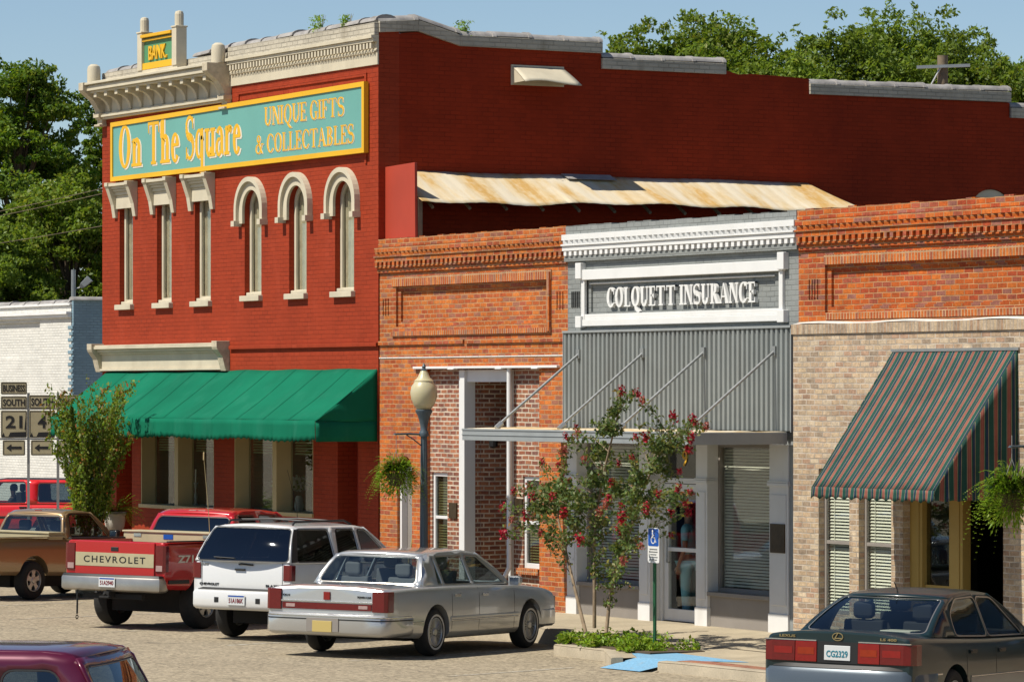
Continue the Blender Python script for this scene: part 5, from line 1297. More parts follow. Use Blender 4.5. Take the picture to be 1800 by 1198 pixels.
for i in range(N):
    q = []
    for a in (2 * pi * i / N, 2 * pi * (i + 1) / N): q += [(.065 * cos(a), .045 * sin(a)), (.056 * cos(a), .037 * sin(a))]
    mb.prism([q[0], q[2], q[3], q[1]], lambda a, b: (-1.112, -a, b + 1.0), lambda a, b: (-1.10, -a, b + 1.0))
for pp in ([(-.005, .037), (.006, .037), (-.022, -.012), (-.034, -.012)], [(-.034, -.012), (.05, -.012), (.048, -.022), (-.04, -.022)]): mb.prism(pp, lambda a, b: (-1.1125, -a, b + 1.0), lambda a, b: (-1.10, -a, b + 1.0))
mb.build('emblem', M['badge'], car)
door_lines(car, P, [.30, 1.105, 2.2], .30, .93); handle(car, P, .46, .83, 'blacktrim'); handle(car, P, 1.26, .82, 'blacktrim'); mirror(car, P, 2.05, .99, -1, dgreen); mirror(car, P, 2.05, .99, 1, dgreen)
mb = MB(); mb.tube([(.42, 0, 1.43), (.40, 0, 1.48), (.32, 0, 1.56)], .006, 6); mb.lathe([(.02, 0), (.012, .03), (.0, .035)], (.42, 0, 1.415), 8); mb.build('aerial', M['blacktrim'], car)
mb = MB(); mb.box(-.15, .15, -.42, -.05, 1.0, 1.045); mb.build('papers', M['signwhite'], car, bevel=.01)
bumper(car, 'front_bumper', lgrey, [(3.2, .9), (3.6, .88), (3.78, .75), (3.86, .4), (3.88, 0)], [(.26, .05), (.32, 0), (.52, 0), (.56, .04)])

# ------------------------------------------------------------------ white four door utility
whitep = carpaint('white car paint', (.60, .60, .59), .05, .35, 1, .12)
P = dict(name='white_suv', label='white utility wagon with dark rear glass and roof rack beside the silver sedan', cat='SUV', group='cars parked at the kerb', paint=whitep, w=.87, wb=2.72, r=.36, rim=.19, tw=.22, track=.74, wkind='five', lift=.03, arch=.07,
    body=[(-.93, .83, .56, 1.14, 1.165), (-.915, .85, .52, 1.165, 1.18), (-.8, .86, .48, 1.165, 1.18), (0, .87, .44, 1.155, 1.17), (1.4, .87, .42, 1.13, 1.14), (2.1, .87, .42, 1.11, 1.13), (2.4, .865, .43, 1.08, 1.13), (3.2, .85, .48, 1.0, 1.04), (3.5, .82, .54, .95, .98), (3.56, .79, .6, .92, .94)],
    cab=(1.15, 1.69, .835, .665), side=[(-.92, 1.15), (-.62, 1.66), (-.4, 1.69), (1.1, 1.69), (1.4, 1.665), (2.18, 1.13)],
    holes=[[(-.72, 1.185), (.34, 1.175), (.34, 1.63), (-.52, 1.64)], [(.46, 1.175), (1.08, 1.17), (1.08, 1.63), (.56, 1.635)], [(1.18, 1.165), (1.98, 1.16), (1.42, 1.615), (1.18, 1.63)]], gm=['car_tint', 'car_tint', 'car_mid'], gback='car_tint', hr=.05, pillar=[(-.90, 1.165), (-.725, 1.175), (-.525, 1.645), (-.625, 1.655)],
    back=(-.925, 1.165, -.62, 1.67, .835, .685, .09, .03, .015, .02), front=(2.18, 1.14, 1.38, 1.67, .83, .675, .1, .05, .03, .03), crown=.035, seats=[(.9, (-.38, .38), .2)], seatm='seatdark')
car = vehicle(P); place(car, (-2.62, -5.44), HEAD + RAD(1))
pl_ = [(-.62, .88), (-.86, .87), (-.98, .82), (-1.05, .6), (-1.07, 0)]
bumper(car, 'rear_bumper', whitep, pl_, [(.45, .05), (.48, .01), (.52, 0), (.69, 0), (.73, .02), (.745, .08)])
bumper(car, 'bumper_strip', M['blacktrim'], [(x + .03, y - .01) for x, y in pl_], [(.744, .03), (.77, .06)], .05)
for s in (-1, 1):
    mb = MB(); mb.prism_z([(-.945, s * .72), (-.945, s * .83), (-.93, s * .865), (-.84, s * .875), (-.84, s * .83), (-.9, s * .72)], .90, 1.13); mb.build('tail_lamp', M['lampdark'], car, bevel=.008)
    mb = MB(); mb.box(-.935, -.90, s * .70, s * .705, .78, 1.16); mb.build('panel_gap', M['blacktrim'], car)
    mb = MB(); mb.tube([(-.45, s * .56, 1.71), (-.40, s * .56, 1.755), (1.0, s * .56, 1.765), (1.2, s * .56, 1.71)], .017, 8); mb.build('roof_rail', M['blacktrim'], car, smooth=50)
    mb = MB(); mb.box(-1.064, -1.05, s * .36 - .04, s * .36 + .04, .555, .635); mb.build('tow_hole', M['blacktrim'], car, bevel=.01)
for x in (-.1, .6):
    mb = MB(); mb.tube([(x, -.56, 1.765), (x, 0, 1.785), (x, .56, 1.765)], .014, 6); mb.build('rack_bar', M['blacktrim'], car)
plate(car, -1.078, .0, .60, '51A186K', 'plate_red', band='plate_blue')
mb = MB(); mb.tube([(-.945, .05, 1.12), (-.96, .0, 1.13), (-.96, -.16, 1.12), (-.94, -.2, 1.12)], .014, 6); mb.box(-.955, -.935, -.06, .12, 1.03, 1.06); mb.build('gate_handle', M['blacktrim'], car, bevel=.006)
mb = MB(); mb.tube([(-.95, .02, 1.175), (-1.0, .1, 1.21), (-.99, .46, 1.22)], .008, 6); mb.build('rear_wiper', M['blacktrim'], car)
put_text('CHEVROLET', 'badge', M['blacktrim'], car, .34, .035, Matrix.Translation((-.925, .57, .82)) @ FACE_REAR, .03, .01)
put_text('BLAZER', 'badge', M['blacktrim'], car, .26, .035, Matrix.Translation((-.925, -.55, .82)) @ FACE_REAR, .03, .01)
put_text('Blazer', 'badge', M['rod'], car, .17, .045, Matrix.Translation((-.925, .66, 1.12)) @ FACE_REAR, .03, .005)
door_lines(car, P, [.40, 1.13, 2.1], .5, 1.12); handle(car, P, .56, 1.04, 'blacktrim'); handle(car, P, 1.3, 1.04, 'blacktrim'); mirror(car, P, 1.95, 1.22, -1, whitep); mirror(car, P, 1.95, 1.22, 1, whitep)
side_strip(car, P, 'body_moulding', M['rod'], .42, 2.3, .70, .78, .010)

# ------------------------------------------------------------------ pickups
redp = carpaint('red car paint', (.40, .008, .010), .1, .3, 1, .12)
tanp = carpaint('tan car paint', (.30, .20, .10), .45, .35, 1, .2)
def bed_lip(root, P, x0, x1, y, z, m):
    mb = MB(); mb.box(x0, x1, -y, -y + .06, z, z + .025); mb.box(x0, x1, y - .06, y, z, z + .025); mb.build('bed_rail', m, root, bevel=.006)
P = dict(name='red_pickup', label='red four wheel drive pickup with white lettered tailgate band parked at the kerb', cat='pickup truck', group='cars parked at the kerb', paint=redp, w=.965, wb=3.59, r=.405, rim=.215, tw=.27, track=.81, wkind='five', lift=.06, arch=.11,
    body=[(-1.13, .925, .70, 1.375, 1.385), (-1.115, .94, .68, 1.39, 1.395), (-1.0, .955, .64, 1.395, 1.40), (0, .965, .60, 1.395, 1.40), (.86, .965, .58, 1.39, 1.395), (1.6, .965, .56, 1.375, 1.385), (2.7, .965, .55, 1.35, 1.38), (3.0, .96, .55, 1.32, 1.38), (4.1, .945, .60, 1.24, 1.30), (4.4, .92, .66, 1.20, 1.23), (4.45, .9, .7, 1.17, 1.19)], bed=(-1.06, .86, -.76, .76, .95, 1.6),
    cab=(1.38, 1.86, .88, .70), side=[(.93, 1.38), (1.04, 1.80), (1.2, 1.865), (2.0, 1.875), (2.3, 1.845), (2.98, 1.37)],
    holes=[[(1.08, 1.41), (1.62, 1.405), (1.62, 1.79), (1.16, 1.79)], [(1.74, 1.405), (2.78, 1.40), (2.28, 1.785), (1.74, 1.80)]], gm='car_tint', gback='car_tint',
    back=(.92, 1.385, 1.04, 1.81, .875, .725, .05, .09, .05, .06), front=(2.98, 1.38, 2.27, 1.855, .87, .715, .1, .05, .03, .03), crown=.03, seats=[(1.9, (-.36, .36), .15)], seatm='seatdark')
car = vehicle(P); place(car, (-6.16, -5.76), HEAD); car.scale = (1, 1, .97)
mb = MB(); mb.box(-1.155, -1.10, -.745, .745, .80, 1.385); tg = mb.build('tailgate', redp, car, bevel=.012)
mb = MB(); mb.box(-1.160, -1.1555, -.735, .735, .99, 1.205); bd = mb.build('tailgate_band', M['roadsign'], tg)
put_text('CHEVROLET', 'lettering', M['blacktrim'], bd, 1.16, .105, Matrix.Translation((-1.162, .0, 1.10)) @ FACE_REAR, .003, .008, 1.25)
mb = MB(); mb.box(-1.163, -1.15, -.07, .07, 1.235, 1.30); mb.build('handle', M['blacktrim'], tg, bevel=.006)
for s in (-1, 1):
    mb = MB(); mb.prism_z([(-1.152, s * .76), (-1.152, s * .90), (-1.13, s * .945), (-1.07, s * .958), (-1.07, s * .90), (-1.1, s * .76)], .93, 1.345); tl = mb.build('tail_lamp', M['lampdark'], car, bevel=.006)
    mb = MB(); mb.box(-1.1545, -1.1515, s * .775, s * .89, .94, 1.03); mb.build('reversing_lamp', M['lampwhite'], tl)
bed_lip(car, P, -1.06, .88, .955, 1.395, M['blacktrim'])
pl_ = [(-1.10, .93), (-1.26, .92), (-1.30, .8), (-1.33, .35), (-1.335, 0)]
rb = bumper(car, 'rear_bumper', M['dullchrome'], pl_, [(.60, .05), (.63, .005), (.66, 0), (.80, 0), (.83, .015)])
bumper(car, 'bumper_top_pad', M['blacktrim'], [(x - .002, y) for x, y in pl_], [(.831, .012), (.865, .03)], .22)
plate(car, -1.343, 0, .745, '51A2940', 'plate_red', band='plate_blue')
mb = MB(); mb.box(-1.36, -1.0, -.05, .05, .50, .60); mb.box(-1.42, -1.36, -.09, .09, .50, .53); mb.lathe([(.0, 0), (.028, .01), (.028, .04), (0, .06)], (-1.40, 0, .53), 10); mb.box(-1.2, -1.1, -.55, .55, .48, .56); mb.build('tow_hitch', M['ind'], car, bevel=.005)
mb = MB(); mb.tube([(-1.25, .62, .60), (-1.25, .62, .22)], .016, 6)
mb.lathe([(.028, -.008), (.04, 0), (.028, .008), (.02, 0), (.028, -.008)], (-1.25, .62, .17), 12, axis='y', cap=False); mb.build('tow_strap', M['blacktrim'], car)
mb = MB(); mb.box(.38, .84, -.93, .93, 1.33, 1.50); mb.box(.36, .86, -.95, .95, 1.50, 1.53)
tbx = mb.build('toolbox', M['roadsign'], car, bevel=.008)
for y in (-.66, .66): mb = MB(); mb.box(.372, .379, y - .07, y + .07, 1.43, 1.48); mb.build('latch', M['chrome'], tbx)
mb = MB(); mb.box(.372, .379, -.02, .16, 1.40, 1.475); mb.build('sticker', M['hcblue'], tbx)
mb = MB(); mb.box(1.06, 1.12, -.16, -.02, 1.83, 1.87); mb.box(1.06, 1.12, .02, .16, 1.83, 1.87); mb.build('cargo_lamp', M['lampwhite'], car, bevel=.004)
mb = MB(); mb.tube([(2.75, -.86, 1.38), (2.55, -.9, 2.0), (2.2, -.95, 2.55)], [.007, .005, .003], 6); mb.build('aerial', M['blacktrim'], car)
mb = MB(); mb.tube([(.30, -.78, 1.4), (.25, -.78, 1.8), (.12, -.75, 2.75)], [.008, .006, .004], 6); mb.lathe([(.012, 0), (.012, .12), (.0, .13)], (.12, -.75, 2.7), 8); mb.build('whip_aerial', M['tan_trim'], car)
put_text('Z71', 'side_badge', M['signwhite'], car, .42, .12, Matrix.Translation((-.62, -(wy(P, -.62) + .001), 1.13)) @ Matrix.Shear('XY', 4, (0, .0)) @ FACE_FRONT, .004, .03)
side_strip(car, P, 'body_moulding', M['blacktrim'], -1.05, -.52, .74, .80, .006); side_strip(car, P, 'body_moulding', M['blacktrim'], .55, 3.0, .74, .80, .006)
door_lines(car, P, [.895, 1.68, 2.86], .62, 1.36); handle(car, P, 1.85, 1.25, 'blacktrim'); mirror(car, P, 2.75, 1.45, -1, M['blacktrim']); mirror(car, P, 2.75, 1.45, 1, M['blacktrim'])
bumper(car, 'front_bumper', M['chrome'], [(4.3, .96), (4.52, .9), (4.6, .5), (4.62, 0)], [(.62, .04), (.66, 0), (.82, 0), (.86, .03)])

P = dict(name='tan_pickup', label='tan compact pickup cut by the left edge of the street beside the red pickup', cat='pickup truck', group='cars parked at the kerb', paint=tanp, w=.86, wb=2.75, r=.345, rim=.195, tw=.21, track=.745, wkind='five', lift=.03, arch=.07,
    body=[(-1.08, .81, .52, 1.09, 1.10), (-1.06, .835, .48, 1.10, 1.105), (-.9, .85, .44, 1.105, 1.11), (0, .86, .42, 1.10, 1.105), (.86, .86, .40, 1.09, 1.095), (1.2, .86, .40, 1.08, 1.09), (2.1, .86, .40, 1.06, 1.09), (2.35, .855, .40, 1.04, 1.08), (3.2, .83, .45, .97, 1.01), (3.45, .8, .52, .92, .95)], bed=(-1.0, .84, -.68, .68, .7, 1.4),
    cab=(1.09, 1.56, .79, .64), side=[(.91, 1.09), (1.05, 1.50), (1.2, 1.56), (1.55, 1.57), (1.82, 1.54), (2.34, 1.08)],
    holes=[[(1.10, 1.12), (2.16, 1.11), (1.80, 1.50), (1.18, 1.505)]], gm='car_clear', gback='car_clear',
    back=(.90, 1.10, 1.05, 1.51, .785, .655, .04, .06, .03, .05), front=(2.34, 1.09, 1.80, 1.55, .78, .65, .08, .05, .03, .03), crown=.03, seats=[(1.2, (-.36, .36), .12)], seatm='seatdark')
car = vehicle(P); place(car, (-16.12, -4.35), HEAD + RAD(-3))
mb = MB(); mb.box(-1.10, -1.05, -.66, .66, .6, 1.10); mb.build('tailgate', tanp, car, bevel=.012)
for s in (-1, 1):
    mb = MB(); mb.prism_z([(-1.095, s * .68), (-1.095, s * .78), (-1.08, s * .83), (-.98, s * .85), (-.98, s * .78), (-1.05, s * .68)], .80, 1.03); mb.build('tail_lamp', M['lampdark'], car, bevel=.006)
bumper(car, 'rear_bumper', M['dullchrome'], [(-1.0, .84), (-1.16, .82), (-1.2, .4), (-1.205, 0)], [(.42, .04), (.46, 0), (.58, 0), (.61, .03)])
mb = MB(); mb.box(.42, .82, -.82, .82, 1.02, 1.17); mb.box(.40, .84, -.84, .84, 1.17, 1.20); mb.build('toolbox', M['roadsign'], car, bevel=.008)
bed_lip(car, P, -1.0, .86, .845, 1.105, M['roadsign'])
door_lines(car, P, [.885, 2.2], .45, 1.06); handle(car, P, 1.12, .98, 'blacktrim'); mirror(car, P, 2.1, 1.16, -1, M['blacktrim']); mirror(car, P, 2.1, 1.16, 1, M['blacktrim'])
mb = MB(); mb.box(1.1, 1.16, -.08, .08, 1.52, 1.575); mb.build('brake_lamp', M['lampred'], car, bevel=.006)

# ------------------------------------------------------------------ red two door utility behind, seen from its left
P = dict(name='red_suv', label='bright red two door utility with black roof crossing in front of the white shop', cat='SUV', paint=carpaint('bright red car paint', (.58, .012, .012), .05, .3, 1, .1), w=.84, wb=2.5, r=.34, rim=.19, tw=.2, track=.72, wkind='five', lift=.03, arch=.07,
    body=[(-.85, .80, .55, 1.02, 1.03), (-.8, .825, .48, 1.03, 1.04), (0, .84, .44, 1.03, 1.04), (1.2, .84, .42, 1.02, 1.03), (1.9, .84, .42, 1.01, 1.03), (2.2, .835, .43, 1.0, 1.04), (2.9, .82, .48, .94, .97), (3.2, .79, .55, .88, .90)],
    cab=(1.03, 1.62, .80, .66), side=[(-.84, 1.03), (-.66, 1.56), (-.4, 1.61), (1.1, 1.62), (1.4, 1.58), (2.12, 1.02)],
    holes=[[(-.62, 1.09), (.26, 1.09), (.26, 1.52), (-.5, 1.52)], [(.56, 1.08), (1.92, 1.07), (1.40, 1.545), (.60, 1.55)]], gm=['car_mid', 'car_clear'], gback='car_mid',
    back=(-.84, 1.03, -.66, 1.58, .795, .67, .04, .06, .04, .06), front=(2.12, 1.03, 1.38, 1.59, .79, .67, .1, .04, .03, .03), crown=.03, roofm=M['blacktrim'], seats=[(.75, (-.36, .36), .3)], seatm='seatdark')
car = vehicle(P); p_ = afar(97, 99.0); place(car, (p_.x, p_.y), atan2(-.82, -.57)); SUV = car
door_lines(car, P, [.42, 1.9], .48, 1.0); handle(car, P, .62, .95, 'blacktrim'); mirror(car, P, 1.8, 1.10, 1, M['blacktrim'])
side_strip(car, P, 'body_moulding', M['blacktrim'], .4, 2.0, .68, .74, .008)

# ------------------------------------------------------------------ maroon van in the near corner
mar = carpaint('maroon car paint', (.085, .006, .026), .2, .3, .8, .0)
P = dict(name='maroon_van', label='maroon van roof and rear side windows in the near left corner', cat='van', paint=mar, w=.93, wb=2.85, r=.34, rim=.19, tw=.2, track=.8, wkind='steel', lift=.03, arch=.06,
    body=[(-.98, .88, .50, 1.02, 1.03), (-.94, .905, .42, 1.03, 1.04), (0, .93, .36, 1.03, 1.04), (1.4, .93, .34, 1.03, 1.04), (2.4, .93, .34, 1.0, 1.03), (2.8, .92, .36, .96, 1.0), (3.4, .88, .42, .86, .9), (3.65, .84, .5, .8, .82)],
    cab=(1.03, 1.76, .90, .765), side=[(-.96, 1.03), (-.70, 1.66), (-.6, 1.735), (-.3, 1.765), (1.6, 1.76), (1.9, 1.72), (2.75, 1.02)],
    holes=[[(-.58, 1.12), (.03, 1.12), (.03, 1.60), (-.46, 1.60)], [(.22, 1.12), (.95, 1.12), (.95, 1.60), (.22, 1.60)], [(1.1, 1.10), (2.5, 1.08), (1.9, 1.62), (1.1, 1.64)]], gm='car_mid', gback='car_mid', hr=.11,
    back=(-.96, 1.03, -.64, 1.72, .89, .785, .07, .07, .05, .10), front=(2.75, 1.03, 1.85, 1.73, .89, .775, .1, .05, .03, .03), crown=.03, seats=[(.6, (-.4, .4), .3)], seatm='seatdark', hr2=.1)
car = vehicle(P); ang = atan2(-.76, -.648)
p_ = afar(118, 31.4); place(car, (p_.x + .5 * cos(ang) + .72 * cos(ang - pi / 2), p_.y + .5 * sin(ang) + .72 * sin(ang - pi / 2)), ang); car.scale = (.895, .895, .895)
door_lines(car, P, [.1, 1.02], .4, 1.0); bumper(car, 'rear_bumper', mar, [(-.7, .93), (-.98, .9), (-1.08, .7), (-1.1, 0)], [(.4, .04), (.44, 0), (.66, 0), (.7, .04)])
for s in (-1, 1): mb = MB(); mb.box(-.99, -.93, s * .72, s * .90, .8, 1.02); mb.build('tail_lamp', M['lampdark'], car, bevel=.006)
# ================================================================== vegetation
LEAF = {}
LEAF['dark'] = leafmat('deep green leaves', [(.055, .12, .014), (.095, .18, .018), (.15, .235, .025), (.09, .16, .018), (.23, .27, .03)], .48)
LEAF['mid'] = leafmat('mid green leaves', [(.10, .165, .022), (.14, .21, .028), (.18, .25, .036), (.12, .19, .026), (.22, .26, .04)], .45)
LEAF['bright'] = leafmat('yellow green leaves', [(.09, .16, .016), (.13, .20, .022), (.17, .235, .03), (.10, .16, .02), (.22, .23, .035)], .45)
LEAF['myrtle'] = leafmat('myrtle leaves', [(.05, .09, .028), (.075, .12, .033), (.11, .155, .04), (.06, .095, .03), (.16, .15, .045), (.13, .18, .045)], .32)
LEAF['tips'] = leafmat('reddish new leaf tips', [(.30, .10, .03), (.22, .14, .03), (.14, .16, .03), (.36, .12, .05)], .3)
LEAF['fern'] = leafmat('fern fronds', [(.12, .24, .018), (.17, .30, .022), (.22, .34, .03), (.28, .36, .04)], .4)
M['petal'] = leafmat('crimson petals', [(.26, .002, .014), (.36, .005, .022), (.17, .002, .012), (.30, .008, .02), (.42, .02, .04)], .12)
M['faded'] = leafmat('faded petals', [(.30, .05, .05), (.38, .12, .09), (.22, .04, .03)], .2)
M['whitepetal'] = leafmat('white petals', [(.6, .58, .5), (.7, .68, .6), (.45, .43, .36)], .2)

def leaf_cloud(name, mats, pts, size, parent, seed=0, up=.35, aspect=.5, idx=None):
    """many small folded leaf faces; pts is N x 3 in the parent's frame"""
    g = np.random.default_rng(seed); pts = np.asarray(pts, dtype=float); n = len(pts)
    d = g.normal(size=(n, 3)); d /= np.linalg.norm(d, axis=1)[:, None]
    nr = g.normal(size=(n, 3)); nr[:, 2] = np.abs(nr[:, 2]) + up; nr[:, 1] -= up * .8
    s_ = np.cross(d, nr); s_ /= np.linalg.norm(s_, axis=1)[:, None] + 1e-9
    sz = size * (.6 + .8 * g.random(n))[:, None]
    nn = np.cross(s_, d)
    a = pts - d * sz * .5; b = pts + s_ * sz * aspect * .5 + nn * sz * .08; c = pts + d * sz * .5 - nn * sz * .06; e = pts - s_ * sz * aspect * .5 + nn * sz * .08
    v = np.stack([a, b, c, e], 1).reshape(-1, 3)
    me = bpy.data.meshes.new(name); me.vertices.add(4 * n); me.vertices.foreach_set('co', v.ravel())
    me.loops.add(4 * n); me.loops.foreach_set('vertex_index', np.arange(4 * n, dtype=np.int32))
    me.polygons.add(n); me.polygons.foreach_set('loop_start', np.arange(0, 4 * n, 4, dtype=np.int32)); me.polygons.foreach_set('loop_total', np.full(n, 4, dtype=np.int32))
    mats = mats if isinstance(mats, list) else [mats]
    for m_ in mats: me.materials.append(m_)
    if idx is not None: me.polygons.foreach_set('material_index', np.asarray(idx, dtype=np.int32))
    me.update(calc_edges=True); me.validate()
    o = bpy.data.objects.new(name, me); link(o, parent); return o
def clump_pts(c, r, n, g, squash=.75):
    d = g.normal(size=(n, 3)); d /= np.linalg.norm(d, axis=1)[:, None]; rad = (g.random(n) ** .45)[:, None]
    d[:, 2] = np.where(d[:, 2] < -.2, d[:, 2] * .5, d[:, 2])
    return np.asarray(c) + d * rad * r * np.array([1, 1, squash])
def big_tree(p, H, R, z0, key, seed, label, n_cl=46, per=420, leaf=.2, top_only=0.0, group=None, lean=0):
    g = np.random.default_rng(seed); rr = random.Random(seed)
    root = empty('tree', p); tag(root, label, 'tree', group)
    cen = []; zc = (z0 + H) / 2; hz = (H - z0) / 2
    tries = 0
    while len(cen) < n_cl and tries < 4000:
        tries += 1
        d = Vector((rr.gauss(0, 1), rr.gauss(0, 1), rr.gauss(0, 1))).normalized(); k = rr.uniform(.35, .98) ** .6
        z = zc + d.z * hz * k; fat = 1.0 - .35 * max(0, (z - zc) / hz) ** 2 - .25 * max(0, (zc - z) / hz)
        if z < top_only: continue
        q = Vector((d.x * R * k * fat + lean * (z / H), d.y * R * k * fat, z))
        if all((q - c_[0]).length > .55 * R * .42 for c_ in cen): cen.append((q, rr.uniform(.24, .42) * R))
    mb = MB(); mb.tube([(0, 0, -.3), (.05, .02, z0 * .5), (.1 + lean * .4, -.05, z0 + hz * .5), (lean * .8, 0, z0 + hz * 1.3)], [.28, .22, .14, .05], 10)
    for q, r in cen[::2]:
        st = Vector((.08 + lean * .3, 0, max(z0 * .7, q.z - hz * .7))); mid = st.lerp(q, .55) + Vector((0, 0, .25)); mb.tube([st, mid, q], [.09, .05, .015], 6)
    mb.build('trunk', M['treebark'], root, smooth=60)
    pts = []; idx = []
    for q, r in cen:
        n = int(per * (r / (.33 * R)) ** 2); pts.append(clump_pts(q, r, n, g))
        sub = [(q + Vector((rr.gauss(0, 1), rr.gauss(0, 1), rr.gauss(.2, .8))).normalized() * r * rr.uniform(.85, 1.25), r * .33) for _ in range(5)]
        for sq, sr in sub: pts.append(clump_pts(sq, sr, int(n * .12), g))
    for _ in range(26):
        q, r = rr.choice([c_ for c_ in cen if c_[0].z > zc] or cen); t_ = q + Vector((rr.gauss(0, .6) * r, rr.gauss(0, .6) * r, r * rr.uniform(.7, 1.35)))
        for k in range(5): f = k / 4; pts.append(clump_pts(q.lerp(t_, .5 + .5 * f) + Vector((rr.gauss(0, .06), rr.gauss(0, .06), 0)), .26 - .14 * f, int(16 - 9 * f), g))
    pts = np.concatenate(pts)
    leaf_cloud('crown', LEAF[key], pts, leaf, root, seed)
    return root
T = afar(30, 138); big_tree((T.x, T.y, 0), 15.3, 2.5, 5.6, 'dark', 11, 'tall dark green tree rising highest at the far left above the white shop', 60, 520, .17, group='trees behind the shops')
T = afar(172, 142); big_tree((T.x, T.y, 0), 14.0, 1.75, 4.2, 'dark', 12, 'dark tree half hidden by the left corner of the tall red building', 44, 480, .16, group='trees behind the shops')
T = afar(118, 133); big_tree((T.x, T.y, 0), 10.7, 2.3, 3.0, 'bright', 13, 'lower yellow green tree directly above the blue side wall', 44, 560, .16, group='trees behind the shops')
T = afar(0, 131); big_tree((T.x, T.y, 0), 8.6, 2.1, 2.6, 'mid', 14, 'low leafy tree just over the left end of the white shop roof', 36, 520, .16, group='trees behind the shops')
T = afar(60, 150); big_tree((T.x, T.y, 0), 10.9, 3.2, 2.8, 'dark', 15, 'dark shady tree filling the middle behind the brighter left hand trees', 44, 420, .22, group='trees behind the shops')
for k, (px, top, R, dist, key, lab) in enumerate((
    (1092, 92, 1.5, 128, 'mid', 'small round tree top just right of the highest red parapet'),
    (1175, 62, 2.2, 130, 'bright', 'light green tree top above the middle parapet step'),
    (1265, 44, 2.6, 132, 'bright', 'tallest broad tree top left of the gap of sky'),
    (1352, 76, 2.2, 130, 'mid', 'tree top sloping down to the gap of sky'),
    (1478, 60, 2.5, 131, 'mid', 'airy tree top right of the gap of sky'),
    (1588, 50, 2.7, 133, 'mid', 'broad tree top just left of the utility pole'),
    (1690, 62, 2.4, 131, 'mid', 'tree top directly behind the utility pole crossarm'),
    (1785, 96, 2.2, 129, 'bright', 'tree top at the right edge of the picture'),
    (1425, 118, 1.6, 128, 'mid', 'low tree top filling the gap of sky above the bare red wall'))):
    T = afar(px, dist); H = 3.7 + (686 - top) * dist / FPX
    big_tree((T.x, T.y, 0), H, R * 1.12, H - 6.0, key, 30 + k, lab, 40, 460, .16, H - 4.6, group='tree tops beyond the red side wall')

def branch_tree(root, stems, twigs, seed, leafm, leaf, per_twig, barkm='bark'):
    """stems: list of polylines with radii; twigs: list of polylines that carry leaves"""
    for pts, rs in stems:
        mb = MB(); mb.tube(pts, rs, 8); mb.build('stem', M[barkm], root, smooth=60)
    g = np.random.default_rng(seed); P_ = []; tip = []
    mb = MB()
    for pl, n in twigs:
        mb.tube(pl, [.008] + [.005] * (len(pl) - 2) + [.002], 5)
        pl = [Vector(p) for p in pl]
        for i in range(n):
            u = g.random() ** .75 * (len(pl) - 1); k = min(int(u), len(pl) - 2); q = pl[k].lerp(pl[k + 1], u - k)
            P_.append(tuple(q + Vector(g.normal(size=3)) * leaf * .75)); tip.append(1 if (u > (len(pl) - 1) * .9 and g.random() < .35) else 0)
    mb.build('twigs', M[barkm], root)
    return P_, tip
# small upright tree by the road signs
tr = empty('street_tree', (-16.75, -2.25, .12)); tr.scale = (.80, .80, 1.07); tag(tr, 'slender leafy street tree with upright shoots in front of the green awning left end', 'tree')
rr = random.Random(4); stems = []; twigs = []
for k in range(5):
    a = k * 1.26 + .3; st = [(.03 * cos(a), .03 * sin(a), -.05), (.10 * cos(a), .10 * sin(a), .7), (.22 * cos(a), .22 * sin(a), 1.5), (.34 * cos(a), .34 * sin(a), 2.3)]
    stems.append((st, [.03, .024, .018, .01]))
for k in range(96):
    a = rr.uniform(0, 2 * pi); z0 = rr.uniform(.75, 2.5); r0 = .08 + .10 * z0; sp = rr.uniform(.25, .95 if z0 > 1.4 else .45); ln = rr.uniform(.6, 1.3) * (1.3 - .10 * z0)
    b = Vector((r0 * cos(a), r0 * sin(a), z0)); dr = Vector((cos(a + rr.uniform(-.5, .5)) * sp, sin(a + rr.uniform(-.5, .5)) * sp, 1.0)).normalized()
    twigs.append(([b, b + dr * ln * .5 + Vector((0, 0, -.03)), b + dr * ln], 125))
P_, tip = branch_tree(tr, stems, twigs, 5, None, .075, 90)
leaf_cloud('foliage', [LEAF['bright'], LEAF['tips']], P_, .085, tr, 6, aspect=.55, idx=tip)

# flowering tree on the kerb corner
FT = (3.25, -3.05, .11); ft = empty('flowering_tree', FT); tag(ft, 'slender three stemmed tree with crimson flower clusters in the kerb planting bed', 'tree')
FL = [(490, 60), (553, 70), (572, 103), (700, 167), (782, 178), (835, 205), (305, 207), (265, 245), (310, 238), (545, 247), (585, 248), (775, 248), (255, 305), (763, 298), (168, 352), (232, 360), (340, 340), (532, 330), (480, 355), (410, 385), (725, 385), (275, 430), (450, 430), (470, 445), (435, 495), (50, 465), (115, 450), (170, 450), (130, 490), (210, 488), (10, 535), (720, 455), (770, 470), (312, 470), (590, 535), (760, 550), (690, 557), (100, 565), (132, 572), (42, 585), (490, 575), (405, 550), (285, 580), (160, 635), (305, 640), (322, 665), (485, 625), (690, 645), (568, 690), (495, 750), (15, 640), (190, 670), (255, 555), (430, 520), (490, 525), (510, 555), (640, 475), (750, 520)]
rr = random.Random(9)
def fpt(zx, zy, dy=0.0): q = spot(880 + zx / 2.305, 660 + zy / 2.305, FT[1] + dy); return q - Vector(FT)
heads = []
for zx, zy in FL: heads.append(fpt(zx, zy, rr.uniform(-.5, .5)))
